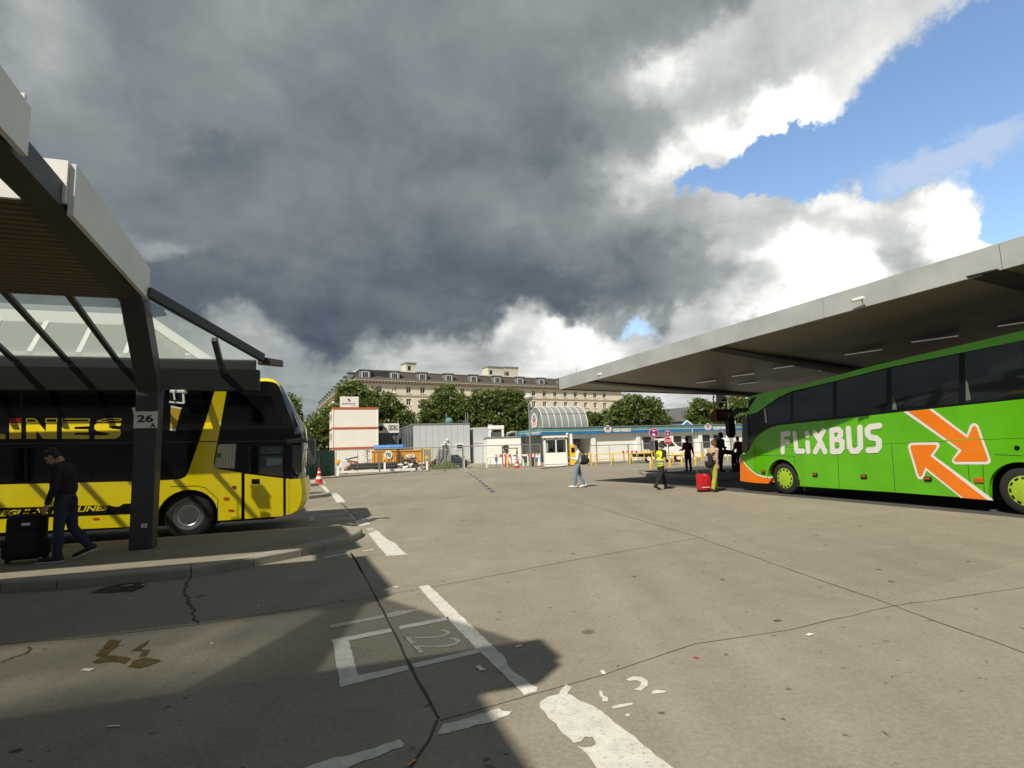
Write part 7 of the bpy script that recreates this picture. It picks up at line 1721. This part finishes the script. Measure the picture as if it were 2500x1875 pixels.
# ---------------- road signs
m_sblue = mat('sign_blue', (.015, .04, .30), .4); m_sred = mat('sign_red', (.50, .012, .035), .4); m_smag = mat('sign_faded_red', (.38, .02, .10), .45)
def ring(m_, r0, r1, y, n=28):
    m_.loft([[(r * math.cos(t), yy, r * math.sin(t)) for t in [i * 2 * math.pi / n for i in range(n)]] for r, yy in ((r1, y), (r1, y + .012), (r0, y + .012), (r0, y), (r1, y))], caps=False)
def pole_sign(label, x, yc, Y, rpx, kind, rz=0., pole=True):
    c = AT(x, yc, Y); r = rpx * Y / FPX; t = thing('road_sign', label, 'road sign', (c.x, c.y, 0), rz)
    pl_ = MB(); pl_.tube((0, .05, 0), (0, .05, c.z + r * .8), .035, .035, 8); 
    if pole: pl_.build('post', m_galv, t)
    pnl = link('panel', None, t); pnl.location = (0, 0, c.z); pnl.name = 'panel'
    bpy.data.objects.remove(pnl)
    Z = Vector((0, 0, c.z))
    def add(m_, nm, mm): 
        m_.v = [tuple(Vector(q) + Z) for q in m_.v]; return m_.build(nm, mm, t)
    if kind == 'stop':
        oc = lambda rr, y: [(rr * math.cos(q), y, rr * math.sin(q)) for q in [R(22.5 + 45 * i) for i in range(8)]]
        add(MB().prism(oc(r * 1.08, .0), (0, .02, 0)), 'panel', m_frame); add(MB().prism(oc(r, -.012), (0, .010, 0)), 'face', m_sred)
        text('lettering', 'STOP', m_frame, t, (1, 0, 0), (0, 0, 1), (-r * .72, -.016, c.z - r * .34), r * 1.44, r * .68, bold=.02)
    else:
        m_ = MB(); m_.lathe([(r, .0), (r, .02)], 28, 'y'); add(m_, 'panel', m_frame)
        m_ = MB(); m_.lathe([(r * .94, -.010), (r * .94, -.002)], 28, 'y'); add(m_, 'border', m_smag if kind == 'faded' else m_sred)
        m_ = MB(); m_.lathe([(r * .74, -.016), (r * .74, -.011)], 28, 'y'); add(m_, 'face', m_sblue if kind != 'faded' else mat('sign_faded_blue', (.16, .03, .24), .45))
        m_ = MB(); m_.bar((-r * .6, -.019, r * .6), (r * .6, -.019, -r * .6), .004, r * .18, (1, 0, 1)); add(m_, 'cross_bar', m_smag if kind == 'faded' else m_sred)
        if kind != 'single':
            m_ = MB(); m_.bar((-r * .6, -.0225, -r * .6), (r * .6, -.0225, r * .6), .0028, r * .18, (1, 0, -1)); add(m_, 'cross_bar', m_smag if kind == 'faded' else m_sred)
        m_ = MB(); m_.prism([(-r * .30, -.028, r * .48), (r * .0, -.028, r * .72), (r * .0, -.028, r * .56), (r * .38, -.028, r * .56), (r * .38, -.028, r * .40), (r * .0, -.028, r * .40), (0, -.028, r * .24)], (0, .004, 0)); add(m_, 'arrow', m_frame)
        m_ = MB(); m_.prism([(-r * .40, -.028, -r * .15), (r * .15, -.028, -r * .15), (r * .3, -.028, -r * .55), (r * .0, -.028, -r * .68), (-r * .32, -.028, -r * .45)], (0, .004, 0)); add(m_, 'plate', m_frame)
    return t
pole_sign('large round no stopping sign with white arrow on a grey pole', 1596, 1057, 42, 11.2, 'no')
pole_sign('small faded round no stopping sign above the stop sign', 1630, 1057, 43.5, 6.8, 'faded')
pole_sign('red octagonal stop sign behind the steward', 1631, 1076, 43.3, 9.0, 'stop', pole=False)
pole_sign('small faded round sign left of the coach mirror', 1782, 1062, 46, 5.2, 'faded')
pole_sign('round sign turned edge on behind the red shirted person', 1691, 1055, 44, 9.5, 'no', R(72))
t = thing('sign_mast', 'slim pale mast with small white box left of the coach front', 'mast', gnd(1792, 47), 0); hh = hz(1790, 1023, 47); MB().tube((0, 0, 0), (-.10, 0, hh), .06, .045, 8).build('pole', m_galv, t); MB().bbox(-.02, .28, -.12, .1, hh - .45, hh - .15, .02).build('box', m_white, t)

# ---------------- white truck
to_, TL = span(1553, 1674, 50.5, R(4)); t = thing('flatbed_truck', 'small white cab truck with yellow flatbed behind the railings', 'truck', to_, R(4))
zw_ = .45
MB().box(.1, TL - .25, .15, 1.7, .55, .75).build('chassis', m_bk, t)
cabx = TL * .46; P_ = [(cabx, .6), (TL - .05, .6), (TL, .95), (TL - .12, 1.25), (TL - .75, 1.45), (TL - 1.45, 2.15), (cabx + .12, 2.2), (cabx, 1.6)]
c_ = MB(); c_.loft([[(x, y, z) for x, z in P_] for y in (.05, 1.8)]); cb_ = c_.build('cab', m_white, t)
MB().prism([(TL - 1.40, .04, 1.98), (TL - 1.02, .04, 1.48), (TL - 1.7, .04, 1.42), (TL - 1.75, .04, 1.98)], (0, -.012, 0)).build('side_window', m_pane, cb_)
MB().prism([(cabx + .15, .04, 1.98), (TL - 1.85, .04, 1.98), (TL - 1.80, .04, 1.42), (cabx + .15, .04, 1.42)], (0, -.012, 0)).build('side_window', m_pane, cb_)
MB().box(TL - .06, TL + .0, .2, .45, .95, 1.1).build('headlight', m_galv, cb_)
b = MB(); b.box(-.05, cabx - .02, .05, 1.85, .76, .86); b.build('flatbed', m_debris, t)
for x in (0, cabx * .33, cabx * .66, cabx - .05): MB().box(x, x + .06, .02, .048, .55, 1.1).build('stake', m_yp, t)
MB().box(-.05, cabx, .0, .018, 1.02, 1.1).build('side_rail', m_yp, t); MB().box(cabx, TL - .2, .0, .04, .6, .68).build('sill', m_yp, t)
MB().box(cabx - .35, cabx - .05, .1, 1.7, .87, 2.05).build('headboard', m_bk, t)
for x in (TL * .25, TL * .84):
    w_ = MB(); w_.lathe([(.2, .02), (.36, .0), (.38, .06), (.38, .2), (.1, .22)], 22, 'y', (x, .06, .38)); wo_ = w_.build('wheel', m_tyre, t, smooth=True); MB().lathe([(.02, .03), (.18, .0), (.21, .06)], 18, 'y', (x, .05, .38)).build('rim', m_frame, wo_)
# ---------------- dark parked car
v = gnd(1104, 54); t = thing('parked_car', 'small dark car parked behind the mesh fence by the grey hall', 'car', v, R(-8)); t.scale = (.9,) * 3
P_ = [(-1.85, .30), (1.85, .30), (1.92, .62), (1.78, .82), (.95, .95), (.35, 1.42), (-1.25, 1.46), (-1.75, .98), (-1.92, .70)]
m_car = mat('car_paint_dark', (.018, .025, .03), .25, coat=.6); rings = []
for y, k in ((-.84, .0), (-.80, 1), (0, 1), (.80, 1), (.84, .0)): rings.append([(x * (.985 if not k else 1), (y * (.84 if z > 1.2 else 1.0)), z - (.04 if not k and z > .9 else 0)) for x, z in P_])
b_ = MB().loft(rings).build('body', m_car, t)
for s in (-1, 1):
    MB().prism([(-1.15, s * .80, 1.38), (.25, s * .78, 1.36), (.72, s * .85, .98), (-1.45, s * .85, 1.0)], (0, s * .02, 0)).build('side_window', m_pane, b_)
    for x in (-1.2, 1.2): w_ = MB(); w_.lathe([(.18, 0), (.29, .0), (.31, .05), (.31, .18), (.1, .2)], 20, 'y', (x, s * .82 - (.1), .31)); wo_ = w_.build('wheel', m_tyre, t); MB().lathe([(.02, 0), (.19, .01)], 16, 'y', (x, s * .86, .31)).build('rim', m_rim, wo_)
MB().hexa([(.42, -.62, 1.38), (.42, .62, 1.38), (1.0, .70, .97), (1.0, -.70, .97), (.44, -.62, 1.42), (.44, .62, 1.42), (1.04, .70, .99), (1.04, -.70, .99)]).build('windscreen', m_pane, b_)
MB().box(1.80, 1.90, -.7, -.4, .62, .76).build('headlight', m_frame, b_); MB().box(1.80, 1.90, .4, .7, .62, .76).build('headlight', m_frame, b_); MB().box(-1.93, -1.86, -.75, -.5, .72, .92).build('tail_light', m_redp, b_); MB().box(-1.93, -1.86, .5, .75, .72, .92).build('tail_light', m_redp, b_)

# ---------------- litter on the ground
m_pap = mat('paper_scrap', (.72, .70, .64), .8); 
def scrap(label, q, wd, ln, mm=m_pap, group='scraps of paper and cigarette ends on the ground'):
    v = G(*q); rg = random.Random(int(q[0] * 7 + q[1])); t = thing('paper_scrap', label, 'litter', v + Vector((0, 0, .004)), rg.uniform(0, 3), group); m_ = MB()
    pts = [(sx_ * ln * rg.uniform(.6, 1.0), sy_ * wd * rg.uniform(.5, .9), rg.uniform(.001, .004)) for sx_, sy_ in ((-1, -1), (.1, -.8), (1, -1), (1, 1), (-.2, .8), (-1, 1))]
    m_.prism(pts, (0, 0, .002)); m_.build('sheet', mm, t)
scrap('folded white paper near the brown spill', z7(592, 792), .035, .055); scrap('white cigarette end right of the brown spill', z7(1430, 614), .012, .04); scrap('white scrap in the shade below the brown spill', z7(768, 1175), .014, .045)
scrap('crumpled paper on the painted bay beside the figure 22', z6(1045, 737), .03, .05); scrap('small white scrap right of the long painted line', z6(1252, 617), .022, .035); scrap('white scrap above the long painted line', z6(590, 297), .025, .05)
scrap('pale scrap far right on the open slab', (1975, 1551), .03, .05); scrap('tiny white scrap near the painted curl', z6(1708, 760), .02, .035); scrap('orange cigarette end at the bottom of the slab joint', z6(675, 1248), .012, .035, m_or)
scrap('green bottle cap in the shadow by the broad white bar', z6(1190, 1190), .02, .022, mat('cap_green', (.02, .25, .12), .4)); scrap('red scrap on the sunlit slab right of the shadow tip', (1700, 1607), .018, .022, m_redp)
scrap('thin white strip lying by the kerb in the puddle', z7(855, 222), .018, .075); scrap('crumpled foil by the kerb puddle', z7(965, 215), .03, .035); scrap('white stub in the bay left of the crack', z7(255, 366), .010, .035); scrap('white stub right of the crack near the kerb', z7(1745, 360), .010, .03); scrap('white stub between kerb and puddle', z7(885, 313), .012, .035)
